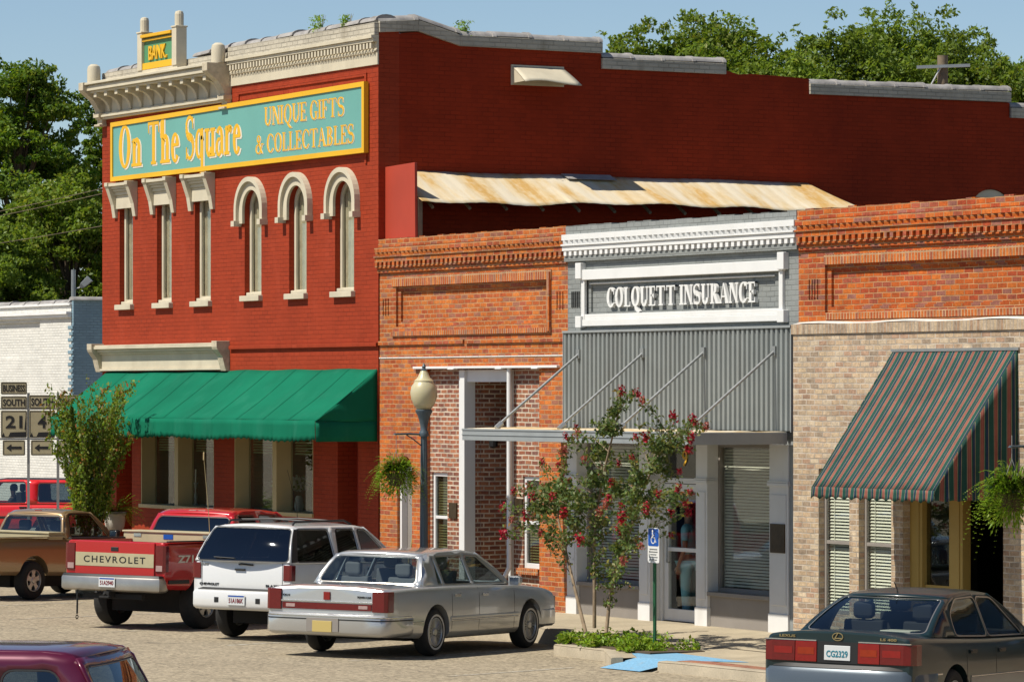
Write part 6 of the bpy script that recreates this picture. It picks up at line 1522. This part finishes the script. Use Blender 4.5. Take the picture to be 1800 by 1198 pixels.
mains = [[fpt(345, 1040), fpt(300, 860, .05), fpt(262, 700, .05), fpt(235, 590, .1), fpt(230, 500, .1)],
         [fpt(380, 1020), fpt(380, 850, -.05), fpt(378, 700), fpt(388, 560), fpt(415, 400), fpt(450, 260), fpt(478, 150)],
         [fpt(428, 1040), fpt(442, 900, .1), fpt(462, 780, .12), fpt(520, 640, .15), fpt(570, 480, .15), fpt(630, 340, .1), fpt(690, 250)]]
stems = [(m_, [.028 - .018 * i / (len(m_) - 1) for i in range(len(m_))]) for m_ in mains]
allp = [p for m_ in mains for p in [m_[i].lerp(m_[i + 1], t_) for i in range(1, len(m_) - 1) for t_ in (0, .33, .66)] + [m_[-1]]]
twigs = []
for h in heads:
    cand = sorted(allp, key=lambda p: (p - h).length + (1.2 if p.z > h.z - .05 else 0))[rr.randrange(3)]
    mid = cand.lerp(h, .5) + Vector((rr.uniform(-.05, .05), rr.uniform(-.05, .05), .06)); L_ = (h - cand).length
    twigs.append(([cand, mid, h], int(26 + 66 * L_)))
for _ in range(46):
    c_ = rr.choice(allp[3:]); e = c_ + Vector((rr.gauss(0, .22), rr.gauss(0, .22), rr.uniform(-.1, .32))); twigs.append(([c_, c_.lerp(e, .5) + Vector((0, 0, .03)), e], 34))
P_, tip = branch_tree(ft, stems, twigs, 15, None, .06, 50)
g = np.random.default_rng(21)
for zx, zy, r in ((440, 225, .20), (400, 320, .22), (650, 290, .22), (560, 420, .18), (250, 480, .26), (330, 520, .24), (640, 375, .2), (180, 530, .24), (480, 700, .15), (400, 590, .16), (540, 500, .18), (300, 590, .16), (455, 150, .1), (470, 470, .2), (380, 430, .2)):
    c_ = fpt(zx, zy, rr.uniform(-.2, .2)); n = int(5200 * r * r + 60); P_ += [tuple(q) for q in clump_pts(c_, r, n, g, .9)]; tip += [0] * n
leaf_cloud('foliage', [LEAF['myrtle'], LEAF['tips']], P_, .062, ft, 16, aspect=.6, idx=tip)
bl_me = []
for v in range(4):
    n = 70; d = g.normal(size=(n, 3)); d /= np.linalg.norm(d, axis=1)[:, None]; q = np.clip(g.normal(size=(n, 3)), -1.7, 1.7) * np.array([.030, .030, .042])
    o = leaf_cloud('blossom', M['petal'] if v < 3 else M['faded'], q, .034, ft, 60 + v, aspect=.9); bl_me.append(o.data)
    if v == 0: first = o
    else: bpy.data.objects.remove(o)
first.location = heads[0]; first.scale = (1, 1, 1)
for k, h in enumerate(heads[1:]):
    c = bpy.data.objects.new('blossom', bl_me[3 if rr.random() < .16 else k % 3]); link(c, ft); c.location = h; s_ = rr.uniform(.55, 1.1); c.scale = (s_, s_, s_ * rr.uniform(.85, 1.2)); c.rotation_euler = (rr.uniform(-.4, .4), rr.uniform(-.4, .4), rr.uniform(0, 6))
# planting under it
g = np.random.default_rng(31); pts = []
for k in range(26):
    x = rr.uniform(1.9, 4.6); y = -2.75 + rr.uniform(-.45, .35) - .07 * (x - 2); pts.append(clump_pts((x, y, .17), rr.uniform(.13, .26), 130, g, .8))
pts = np.concatenate(pts); pts[:, 2] = np.maximum(pts[:, 2], .13)
o = leaf_cloud('ground_cover', [LEAF['fern'], LEAF['bright']], pts, .07, None, 32, aspect=.45, idx=g.integers(0, 2, len(pts))); tag(o, 'low leafy planting in the bed at the foot of the flowering tree', 'plants', kind='stuff')
mb = MB(); mb.prism_z([(1.9, -3.15), (4.7, -3.35), (4.75, -2.5), (2.0, -2.35)], .11, .135); tag(mb.build('planting_soil', M['treebark']), kind='structure')

def fern(root, name, c, n, ln, droop, seed, mat='fern', leaf=.035, spread=1.0):
    rr = random.Random(seed); mb = MB()
    pts = []; 
    vs = []; fs = []
    for k in range(n):
        a = rr.uniform(0, 2 * pi); el = rr.uniform(.1, 1.35); L_ = ln * rr.uniform(.6, 1.15); dr = droop * rr.uniform(.5, 1.4)
        h = Vector((cos(a), sin(a), 0)); sd_ = Vector((-sin(a), cos(a), 0)); prev = None
        for i in range(23):
            u = i / 22; p = Vector(c) + h * (L_ * u * cos(el) * spread + .03) + Vector((0, 0, L_ * u * sin(el) - dr * u * u * L_))
            wd = leaf * 2.0 * (1 - u) ** .6 * min(1, u * 6 + .3)
            for s in (-1, 1):
                t_ = sd_ * s; b = len(vs); q = p + t_ * wd + h * leaf * .4 + Vector((0, 0, rr.uniform(-.012, .006)))
                vs += [tuple(p - h * leaf * .28), tuple(p + t_ * wd * .5 - h * leaf * .15), tuple(q), tuple(p + t_ * wd * .5 + h * leaf * .45), tuple(p + h * leaf * .28)]; fs.append((b, b + 1, b + 2, b + 3, b + 4))
    mb.add(vs, fs); return mb.build(name, LEAF[mat], root, fix=False)

# ================================================================== lamp posts with hanging baskets
def globe_mat():
    t = NT('cream lamp globe'); t.b.inputs['Base Color'].default_value = (.48, .43, .27, 1); t.b.inputs['Roughness'].default_value = .35
    t.b.inputs['Subsurface Weight'].default_value = .5; t.b.inputs['Subsurface Radius'].default_value = (.1, .08, .04); return t.mat
M['globe'] = globe_mat()
def make_lamp():
    r = empty('street_lamp'); tag(r, 'dark iron street lamp with cream acorn globe before the narrow brick shop', 'street lamp', 'street lamps on the pavement')
    mb = MB(); mb.lathe([(.20, 0), (.20, .06), (.17, .10), (.16, .30), (.13, .40), (.10, .55), (.085, .75), (.075, .8)], seg=16); mb.build('base', M['lamp_iron'], r, smooth=35)
    mb = MB(); rings = []
    for z, rad in ((.78, .066), (1.5, .063), (2.2, .058), (2.92, .052)): rings.append([(rad * (1 - .10 * (k % 2)) * cos(2 * pi * k / 24), rad * (1 - .10 * (k % 2)) * sin(2 * pi * k / 24), z) for k in range(24)])
    mb.loft(rings); mb.lathe([(.075, 2.90), (.08, 2.93), (.075, 2.97), (.055, 3.0), (.06, 3.08), (.075, 3.15), (.10, 3.24), (.135, 3.30), (.14, 3.33), (.12, 3.345)], seg=20); mb.build('post', M['lamp_iron'], r, smooth=50)
    mb = MB(); mb.lathe([(.115, 3.345), (.165, 3.42), (.205, 3.52), (.217, 3.62), (.20, 3.72), (.16, 3.78), (.15, 3.80), (.155, 3.815), (.10, 3.87), (.075, 3.93), (.05, 3.98)], seg=28); gl = mb.build('globe', M['globe'], r, smooth=60)
    mb = MB(); mb.lathe([(.05, 3.975), (.055, 3.99), (.03, 4.01), (.028, 4.035), (.035, 4.05), (.012, 4.09), (.0, 4.12)], seg=14); mb.build('finial', M['lamp_iron'], gl, smooth=40)
    mb = MB(); mb.tube([(0, 0, 2.93), (0, -.25, 2.945), (0, -.52, 2.94)], .017, 8); mb.tube([(0, -.05, 2.75), (0, -.2, 2.86), (0, -.32, 2.93)], .01, 6); mb.lathe([(.028, 0), (.0, .03)], (0, -.53, 2.93), 8); mb.build('arm', M['lamp_iron'], r, smooth=50)
    return r
def make_basket(seed, lab):
    r = empty('hanging_basket'); tag(r, lab, 'hanging basket', 'fern baskets hung from the street lamps')
    mb = MB(); mb.lathe([(.02, -.66), (.12, -.64), (.165, -.54), (.175, -.47), (.165, -.46), (.0, -.48)], seg=18); mb.build('pot', M['basket'], r, smooth=50)
    mb = MB()
    for k in range(3): a = 2 * pi * k / 3 + .4; mb.tube([(.17 * cos(a), .17 * sin(a), -.47), (.0, 0, -.12)], .004, 5)
    mb.tube([(0, 0, -.12), (0, .0, .12)], .005, 5); mb.build('hanger', M['rod'], r)
    fern(r, 'fern', (0, 0, -.42), 230, .58, .95, seed, leaf=.036)
    gb = np.random.default_rng(seed); n = 1300; d = gb.normal(size=(n, 3)); d /= np.linalg.norm(d, axis=1)[:, None]
    pt = d * (gb.random(n) ** .35)[:, None] * np.array([.37, .37, .30]) + np.array([0, 0, -.46]); sag = np.hypot(pt[:, 0], pt[:, 1]); pt[:, 2] -= .45 * sag ** 1.3
    pt += gb.normal(size=(n, 3)) * .04; pt[:, 2] -= np.abs(gb.normal(size=n)) * .05 * (np.sin(np.arctan2(pt[:, 1], pt[:, 0]) * 3 + seed) > 0)
    leaf_cloud('fern_leaves', LEAF['fern'], pt, .062, r, seed, aspect=.32)
    return r
lamp = make_lamp(); lamp.location = (-5.24, -1.5, .155); lamp.scale = (1, 1, .97)
lamp2 = copy_tree(lamp); lamp2['label'] = 'street lamp whose arm reaches in at the right edge holding a fern basket'; lamp2.location = (11.25, -1.62, .155)
b1 = make_basket(3, 'bright green fern basket hanging by the narrow brick shop lamp'); b1.location = (-5.24, -1.5 - .50, .155 + 2.72); b1.scale = (.88, .88, 1.06)
b2 = make_basket(8, 'bright green fern basket hanging beside the striped awning'); b2.location = (11.25, -1.62 - .50, .155 + 2.845); b2.scale = (1, 1, 1.22)

# ================================================================== signs
hc = empty('parking_sign', (4.28, -3.02, .115)); tag(hc, 'blue and white disabled parking sign on a green post by the painted kerb', 'sign')
mb = MB(); mb.prism_z([(-.025, -.012), (-.010, -.012), (-.010, .012), (.010, .012), (.010, -.012), (.025, -.012), (.025, -.006), (.016, -.006), (.016, .02), (-.016, .02), (-.016, -.006), (-.025, -.006)], 0, 1.62); mb.build('post', M['signpost'], hc)
mb = MB(); mb.prism_y(rpoly([(-.15, 1.22), (.15, 1.22), (.15, 1.70), (-.15, 1.70)], .03), -.02, -.014); sp2 = mb.build('plate', M['white'], hc)
mb = MB(); mb.prism_y(rpoly([(-.138, 1.45), (.138, 1.45), (.138, 1.688), (-.138, 1.688)], .025), -.0225, -.0205); bp2 = mb.build('blue_field', M['hcblue'], sp2)
mb = MB(); y0, y1 = -.0255, -.0228
def bar(a, b, w):
    a, b = Vector(a), Vector(b); d = (b - a).normalized(); n = Vector((-d.y, d.x)) * w / 2; mb.prism_y([tuple(a + n), tuple(a - n), tuple(b - n), tuple(b + n)], y0, y1)
mb.prism_y([(-.02 + .018 * cos(2 * pi * k / 10), 1.655 + .018 * sin(2 * pi * k / 10)) for k in range(10)], y0, y1)
bar((-.02, 1.635), (-.012, 1.565), .022); bar((-.016, 1.60), (.035, 1.60), .014); bar((-.012, 1.565), (.04, 1.56), .020); bar((.035, 1.562), (.058, 1.505), .02); bar((.05, 1.503), (.078, 1.512), .014)
for k in range(14):
    a0, a1 = RAD(110 + 230 * k / 14), RAD(110 + 230 * (k + 1) / 14); mb.prism_y([(-.005 + .055 * cos(a0), 1.535 + .055 * sin(a0)), (-.005 + .055 * cos(a1), 1.535 + .055 * sin(a1)), (-.005 + .042 * cos(a1), 1.535 + .042 * sin(a1)), (-.005 + .042 * cos(a0), 1.535 + .042 * sin(a0))], y0, y1)
mb.build('wheelchair_symbol', M['white'], bp2)
mb = MB()
for k in range(5): w = (.10, .11, .08, .11, .09)[k]; mb.box(-w, w, -.0235, -.0205, 1.40 - k * .036, 1.414 - k * .036)
mb.build('small_lettering', M['rod'], sp2)
# route markers
p_ = afar(74, 90); rs = empty('route_signs', (p_.x, p_.y, 0), atan2(-FV.x, FV.y) + pi * 0); rs.rotation_euler = (0, 0, atan2(RV.y, RV.x) + .12)
tag(rs, 'cluster of black and cream route marker plates with arrows at the far left', 'road sign')
k_ = 90 / FPX
def sz(py): return 3.7 + (686 - py) * k_
mb = MB()
for x in (-.30, .35): mb.box(x - .03, x + .03, .03, .08, 0, sz(690))
mb.box(-.95, .95, .0, .03, sz(718) - .02, sz(718) + .02); mb.box(-.95, .95, .0, .03, sz(771) - .02, sz(771) + .02); mb.build('frame', M['rod'], rs)
def splate(cx, t_, b_, w, txt=None, arrow=False, shield=False):
    z0, z1 = sz(b_), sz(t_); mb = MB(); mb.prism_y(rpoly([(cx - w / 2, z0), (cx + w / 2, z0), (cx + w / 2, z1), (cx - w / 2, z1)], .03), -.012, -.001); p = mb.build('sign_plate', M['roadsign'], rs)
    mb = MB(); o = rpoly([(cx - w / 2 + .012, z0 + .012), (cx + w / 2 - .012, z0 + .012), (cx + w / 2 - .012, z1 - .012), (cx - w / 2 + .012, z1 - .012)], .025); i = grow(o, -.016)
    for k in range(len(o)): mb.prism_y([o[k], o[(k + 1) % len(o)], i[(k + 1) % len(o)], i[k]], -.015, -.0125)
    mb.build('border', M['black'], p)
    zc = (z0 + z1) / 2
    if txt: put_text(txt, 'lettering', M['black'], p, w * (.84 if len(txt) > 2 else .30 * len(txt) + .04), (z1 - z0) * (.55 if not shield else .46), Matrix.Translation((cx, -.0155, zc + (.05 if shield else 0))) @ FACE_FRONT, .004, .025)
    if arrow:
        mb = MB(); h = (z1 - z0); mb.prism_y([(cx - w * .34, zc), (cx - w * .12, zc + h * .24), (cx - w * .12, zc + h * .09), (cx + w * .34, zc + h * .09), (cx + w * .34, zc - h * .09), (cx - w * .12, zc - h * .09), (cx - w * .12, zc - h * .24)], -.0165, -.0125); mb.build('arrow', M['black'], p)
    if shield:
        mb = MB(); h = z1 - z0; mb.prism_y([(cx - w * .22, z0 + .02), (cx + w * .46, z0 + .02), (cx + w * .46, z0 + h * .22), (cx - w * .14, z0 + h * .20)], -.0165, -.0125); mb.prism_y([(cx - w * .46, z0 + .02), (cx - w * .34, z0 + .02), (cx - w * .40, z0 + h * .2)], -.0165, -.0125)
        mb.prism_y([(cx + w * .40, z0 + h * .3), (cx + w * .46, z0 + h * .3), (cx + w * .46, z1 - .04)], -.0165, -.0125); mb.build('state_outline', M['black'], p)
for cx, num, biz in ((-.62, '21', True), (0, '4', False), (.62, None, False)):
    w = .575
    if biz: splate(cx, 671, 693, w, 'BUSINESS')
    splate(cx, 696 if biz else 694, 718, w, 'SOUTH'); splate(cx, 721, 769, w, num, shield=True); splate(cx, 773, 800, w * .86, None, arrow=True)

# ================================================================== urns with ferns by the red shop
def make_urn(lab):
    r = empty('urn_planter'); tag(r, lab, 'planter', 'urn planters at the red shopfront')
    mb = MB(); mb.box(-.2, .2, -.2, .2, 0, .08); mb.box(-.165, .165, -.165, .165, .08, .56); mb.box(-.2, .2, -.2, .2, .56, .63); mb.build('pedestal', M['stone'], r, bevel=.012)
    mb = MB(); mb.lathe([(.12, .63), (.12, .66), (.06, .70), (.055, .76), (.10, .82), (.17, .90), (.19, 1.02), (.185, 1.10), (.22, 1.14), (.22, 1.17), (.17, 1.17), (.15, 1.10)], seg=22); mb.build('urn', M['stone'], r, smooth=45)
    fern(r, 'fern', (0, 0, 1.14), 110, .62, .55, 5, 'fern', .036); return r
u1 = make_urn('white stone urn with spiky fern on a pedestal at the red shop corner'); u1.location = (-17.35, -1.5, .17); u1.scale = (1.02, 1.02, 1.10)
u2 = copy_tree(u1); u2['label'] = 'white urn with fern half hidden behind the slender street tree'; u2.location = (-18.7, -1.5, .17); u2.rotation_euler = (0, 0, 1.9)

# ================================================================== things in the red shop windows
def thing_at(name, x, y, z, lab, cat, group='goods in the red shop windows'): r = empty(name, (x, y, z)); tag(r, lab, cat, group); return r
r = thing_at('cloth_doll', -16.95, .62, 1.50, 'cloth doll in blue clothes with yellow hair inside the left shop window', 'doll')
mb = MB(); mb.lathe([(.0, .12), (.09, .14), (.13, .3), (.10, .48), (.06, .52), (0, .53)], seg=14)
for s in (-1, 1): mb.tube([(s * .08, 0, .46), (s * .20, -.02, .36), (s * .24, -.05, .28)], [.035, .03, .025], 8); mb.tube([(s * .05, 0, .16), (s * .07, -.06, .02), (s * .08, -.1, .0)], [.045, .04, .035], 8)
mb.build('body', paint('doll blue cloth', (.06, .22, .42), .8, .1), r, smooth=60)
mb = MB(); mb.lathe([(0, .50), (.05, .52), (.085, .60), (.07, .68), (0, .71)], seg=16); mb.build('head', paint('doll cloth skin', (.55, .35, .22), .8, .05), r, smooth=60)
mb = MB(); mb.lathe([(.088, .60), (.10, .66), (.08, .72), (0, .75)], (0, .015, 0), 16); mb.build('hair', M['yellow'], r, smooth=60)
for x, z_, lab in ((-14.55, 1.50, 'white flower arrangement nearer the middle of the right shop window'), (-13.95, 1.50, 'white flower arrangement beside the right window mullion')):
    r = thing_at('flower_arrangement', x, .62, z_, lab, 'flowers'); mb = MB(); mb.lathe([(.06, 0), (.09, .1), (.07, .25), (.05, .3)], seg=14); mb.build('vase', M['stone'], r, smooth=50)
    leaf_cloud('flowers', [M['whitepetal'], LEAF['mid']], clump_pts((0, 0, .48), .24, 260, np.random.default_rng(int(-x * 10))), .07, r, 3, aspect=.9, idx=(np.arange(260) % 4 == 0).astype(int))
for x, lab in ((-18.75, 'slim pale candlestick at the left end of the left shop window'), (-18.3, 'taller pale candlestick by the left window mullion')):
    r = thing_at('candlestick', x, .6, 1.5, lab, 'candlestick'); mb = MB(); mb.lathe([(.08, 0), (.07, .03), (.02, .06), (.03, .2), (.015, .3), (.03, .42), (.05, .45)], seg=12); mb.build('stand', M['stone'], r, smooth=40); mb = MB(); mb.lathe([(.018, .45), (.016, .7), (0, .71)], seg=10); mb.build('candle', M['signwhite'], r)
r = thing_at('display_rack', -12.75, .7, 1.5, 'small shelf rack with plates inside the right shop window', 'rack')
mb = MB(); mb.box(-.32, -.29, -.1, .1, 0, .95); mb.box(.29, .32, -.1, .1, 0, .95)
for z in (.02, .34, .66): mb.box(-.29, .29, -.1, .1, z, z + .02)
mb.build('shelves', M['pole'], r)
for x, z in ((-.15, .45), (.12, .46), (-.1, .13), (.14, .78)): mb = MB(); mb.lathe([(0, 0), (.09, .005), (.1, .02), (0, .012)], (x, -.05, z), 14, axis='y'); mb.build('plate', M['whitebrick'], r, smooth=40)

# ================================================================== poles and wires
p_ = afar(1657, 95); up = empty('utility_pole', (p_.x, p_.y, 0)); tag(up, 'wooden utility pole with silver crossarm behind the red side wall', 'pole')
zt = 3.7 + (686 - 98) * 95 / FPX; mb = MB(); mb.tube([(0, 0, 0), (0, 0, zt * .5), (0, 0, zt)], [.16, .14, .125], 12); mb.build('pole', M['pole'], up, smooth=50)
za = 3.7 + (686 - 118) * 95 / FPX; mb = MB(); mb.loft([[tuple(RV * u + FV * dy + Vector((0, 0, za + .10 * u * .35 + dz))) for dy, dz in ((-.2, -.03), (-.12, -.03), (-.12, .04), (-.2, .04))] for u in (-.62, .62)]); mb.tube([tuple(RV * -.35 - FV * .15 + Vector((0, 0, za - .55))), tuple(RV * -.05 - FV * .15 + Vector((0, 0, za)))], .025, 6); mb.build('crossarm', M['alloy'], up)
p_ = afar(129, 126); fl_ = empty('floodlight_pole', (p_.x, p_.y, 0)); tag(fl_, 'thin grey pole with a floodlight behind the white shop roof', 'pole')
zt = 3.7 + (686 - 474) * 126 / FPX; mb = MB(); mb.tube([(0, 0, 0), (0, 0, zt)], [.09, .07], 10); mb.build('pole', M['rod'], fl_)
mb = MB(); q = RV * .22 + Vector((0, 0, zt - .55)); mb.tube([tuple(Vector((0, 0, zt - .6))), tuple(q)], .025, 6); mb.loft([[tuple(q + RV * (a * .30) + Vector((0, 0, a * .28)) + (RV * .5 - Vector((0, 0, .5))) * (r_ * dx) * 1.4 + FV * (r_ * dy)) for dx, dy in ((-1, -1), (1, -1), (1, 1), (-1, 1))] for a, r_ in ((0, .05), (.25, .09), (1, .11))]); mb.build('floodlight', M['alloy'], fl_, bevel=.01)
for k, (y0_, y1_, lab) in enumerate(((368, 338, 'highest thin power line crossing the far left trees'), (376, 347, 'second thin power line crossing the far left trees'), (424, 404, 'lowest thin power line crossing the far left trees'))):
    mb = MB(); pts = []
    for i in range(13):
        u = i / 12; d_ = 122 - 2 * u; px = -800 + 1150 * u; q = afar(px, d_); q.z = 3.7 + (686 - (y0_ + (y1_ - y0_) * (px / 185))) * d_ / FPX - .5 * sin(pi * u) + .35; pts.append(tuple(q))
    mb.tube(pts, .010, 5); tag(mb.build('power_line', M['pole']), lab, 'power line', 'power lines by the left trees')
# weeds on the parapet
for k, (x, y, z, r_, n, lab) in enumerate(((-12.05, .1, 10.03, .20, 190, 'tallest wispy weed growing from the cream parapet front'), (-10.95, .08, 10.03, .15, 130, 'smaller weed on the cream parapet near its corner'), (RX1 - .1, 1.75, 9.86, .18, 150, 'yellow green weed on the dip of the side parapet'))):
    w = empty('weed', (x, y, z)); tag(w, lab, 'weed', 'weeds on the parapet'); gg = np.random.default_rng(70 + k); pts = [np.array([gg.normal() * r_ * .5, gg.normal() * r_ * .3 - .06, gg.random() * r_ * 1.5 - .03]) for _ in range(n)]
    leaf_cloud('leaves', LEAF['fern'], pts, .06, w, k, aspect=.4); mb = MB()
    for q in range(7): a = q * .9; mb.tube([(0, 0, -.02), (.06 * cos(a), .05 * sin(a), r_ * .7), (.12 * cos(a), .08 * sin(a), r_ * 1.4)], [.005, .004, .002], 5)
    mb.build('stems', M['bark'], w)

# ================================================================== people
M['skin'] = paint('skin', (.42, .24, .16), .55, .05, 5); M['scrubs'] = paint('light blue clothing', (.25, .58, .74), .8, .08, 4, .2); M['hair'] = paint('dark hair', (.03, .02, .014), .7, .2, 20, .3); M['darkshirt'] = paint('dark shirt', (.025, .025, .03), .8, .1); M['shoe'] = paint('white shoe', (.6, .6, .58), .6, .05)
def skin_mesh(name, joints, edges, mat, parent, sub=2, root=0):
    me = bpy.data.meshes.new(name); names = list(joints); ix = {k: i for i, k in enumerate(names)}
    me.from_pydata([joints[k][0] for k in names], [(ix[a], ix[b]) for a, b in edges], [])
    o = bpy.data.objects.new(name, me); COL.objects.link(o); md = o.modifiers.new('skin', 'SKIN'); sk = me.skin_vertices[0].data
    for k in names:
        r = joints[k][1]; sk[ix[k]].radius = (r, r) if not isinstance(r, tuple) else r
    sk[root].use_root = True; s = o.modifiers.new('sub', 'SUBSURF'); s.levels = s.render_levels = sub
    dg = bpy.context.evaluated_depsgraph_get(); dg.update(); nm = bpy.data.meshes.new_from_object(o.evaluated_get(dg)); bpy.data.objects.remove(o); nm.name = name
    nm.materials.clear(); nm.materials.append(mat); return finish(nm, name, parent, smooth=80)
def head_bits(r, z, x=0, y=0):
    mb = MB(); mb.lathe([(.0, .0), (.055, .012), (.075, .06), (.085, .12), (.09, .16), (.075, .21), (.04, .235), (0, .24)], (x, y, z), 16); mb.tube([(x, y - .08, z + .125), (x, y - .105, z + .095), (x, y - .085, z + .085)], [.012, .016, .008], 6)
    for s in (-1, 1): mb.tube([(x + s * .088, y, z + .09), (x + s * .096, y + .005, z + .13)], .012, 6)
    return mb
def person_standing(p, rot, lab):
    r = empty('person', p, rot); tag(r, lab, 'person')
    J = {'pel': ((0, 0, .95), (.15, .10)), 'wst': ((0, 0, 1.10), (.125, .09)), 'che': ((0, 0, 1.30), (.15, .10)), 'neckb': ((0, .01, 1.45), .06), 'neck': ((0, 0, 1.52), .05), 'hd': ((0, -.01, 1.60), (.075, .085)), 'top': ((0, 0, 1.69), (.07, .08))}
    E_ = [('pel', 'wst'), ('wst', 'che'), ('che', 'neckb'), ('neckb', 'neck'), ('neck', 'hd'), ('hd', 'top')]
    for s, n in ((-1, 'l'), (1, 'r')):
        J.update({n + 'sh': ((s * .17, 0, 1.40), .055), n + 'el': ((s * .22, .02, 1.12), .04), n + 'wr': ((s * .21, -.08, .88), .028), n + 'pa': ((s * .205, -.10, .80), (.018, .036)), n + 'hip': ((s * .09, 0, .88), .09), n + 'kn': ((s * .10, -.01, .49), .058), n + 'an': ((s * .10, .02, .09), .04), n + 'toe': ((s * .11, -.13, .04), .035)})
        E_ += [('neckb', n + 'sh'), (n + 'sh', n + 'el'), (n + 'el', n + 'wr'), (n + 'wr', n + 'pa'), ('pel', n + 'hip'), (n + 'hip', n + 'kn'), (n + 'kn', n + 'an'), (n + 'an', n + 'toe')]
        for f in range(4):
            yy = -.135 + f * .022; J.update({n + 'f%d' % f: ((s * .20, yy, .745), .009), n + 'g%d' % f: ((s * .192, yy + .005, .70 + .008 * abs(f - 1.5)), .008)}); E_ += [(n + 'pa', n + 'f%d' % f), (n + 'f%d' % f, n + 'g%d' % f)]
        J.update({n + 't0': ((s * .19, -.15, .80), .010), n + 't1': ((s * .18, -.165, .755), .008)}); E_ += [(n + 'pa', n + 't0'), (n + 't0', n + 't1')]
    skin_mesh('body', J, E_, M['skin'], r)
    C = {'pel': ((0, 0, .93), (.175, .125)), 'wst': ((0, 0, 1.10), (.155, .115)), 'che': ((0, 0, 1.30), (.175, .125)), 'nb': ((0, .01, 1.43), (.085, .07))}; CE = [('pel', 'wst'), ('wst', 'che'), ('che', 'nb')]
    for s, n in ((-1, 'l'), (1, 'r')): C.update({n + 's': ((s * .17, 0, 1.40), .072), n + 'e': ((s * .21, .015, 1.2), .062)}); CE += [('nb', n + 's'), (n + 's', n + 'e')]
    skin_mesh('shirt', C, CE, M['scrubs'], r)
    C = {'pel': ((0, 0, .94), (.165, .115))}; CE = []
    for s, n in ((-1, 'l'), (1, 'r')): C.update({n + 'h': ((s * .095, 0, .84), .108), n + 'k': ((s * .10, -.01, .49), .085), n + 'a': ((s * .10, .015, .10), .075)}); CE += [('pel', n + 'h'), (n + 'h', n + 'k'), (n + 'k', n + 'a')]
    skin_mesh('trousers', C, CE, M['scrubs'], r)
    mb = MB(); mb.lathe([(.088, 1.60), (.098, 1.66), (.09, 1.73), (.05, 1.765), (0, 1.77)], (0, .018, 0), 16); mb.build('hair', M['hair'], r, smooth=60)
    for s in (-1, 1): mb = MB(); mb.loft([[(s * .11 + w_ * a, y_, z_) for a, z_ in ((-1, .0), (1, .0), (1, h_), (-1, h_))] for y_, w_, h_ in ((.08, .035, .08), (.0, .04, .09), (-.10, .042, .06), (-.19, .03, .035))]); mb.build('shoe', M['shoe'], r, bevel=.012)
    return r
person_standing((-.50, .52, .206), -.9, 'person in light blue top and trousers standing inside the glass shop door')
def driver():
    r = empty('person'); tag(r, 'person sitting at the wheel inside the bright red utility vehicle', 'person')
    J = {'pel': ((0, 0, 0), (.15, .12)), 'wst': ((-.03, 0, .16), (.13, .10)), 'che': ((-.07, 0, .38), (.15, .11)), 'nb': ((-.08, 0, .52), .065), 'nk': ((-.07, 0, .58), .05), 'hd': ((-.05, 0, .67), (.085, .075)), 'tp': ((-.06, 0, .77), (.08, .07))}; E_ = [('pel', 'wst'), ('wst', 'che'), ('che', 'nb'), ('nb', 'nk'), ('nk', 'hd'), ('hd', 'tp')]
    for s, n in ((-1, 'r'), (1, 'l')):
        J.update({n + 's': ((-.08, s * .18, .48), .06), n + 'e': ((.12, s * .24, .28), .045), n + 'w': ((.36, s * .17, .36), .03), n + 'p': ((.43, s * .15, .39), (.03, .02)), n + 'k': ((.48, s * .12, .06), .075), n + 'f': ((.72, s * .12, -.32), .045)}); E_ += [('nb', n + 's'), (n + 's', n + 'e'), (n + 'e', n + 'w'), (n + 'w', n + 'p'), ('pel', n + 'k'), (n + 'k', n + 'f')]
        for f in range(4): J.update({n + 'a%d' % f: ((.47, s * .14, .43 - f * .02), .009), n + 'b%d' % f: ((.455, s * .105, .43 - f * .02), .008)}); E_ += [(n + 'p', n + 'a%d' % f), (n + 'a%d' % f, n + 'b%d' % f)]
        J.update({n + 't': ((.44, s * .11, .45), .010)}); E_ += [(n + 'p', n + 't')]
    skin_mesh('body', J, E_, M['skin'], r)
    skin_mesh('shirt', {'a': ((-.01, 0, .05), (.17, .13)), 'b': ((-.07, 0, .38), (.175, .13)), 'c': ((-.08, 0, .50), .09), 'l': ((-.08, .18, .48), .08), 'r': ((-.08, -.18, .48), .08), 'le': ((.02, .225, .36), .065), 're': ((.02, -.225, .36), .065)}, [('a', 'b'), ('b', 'c'), ('c', 'l'), ('c', 'r'), ('l', 'le'), ('r', 're')], M['darkshirt'], r)
    mb = MB(); mb.lathe([(.085, .68), (.10, .74), (.09, .81), (.05, .85), (0, .855)], (-.075, 0, 0), 16); mb.build('hair', M['hair'], r, smooth=60)
    return r
dv = driver(); bpy.context.view_layer.update()
dv.rotation_euler = SUV.rotation_euler; dv.location = SUV.matrix_world @ Vector((1.02, .36, .66))
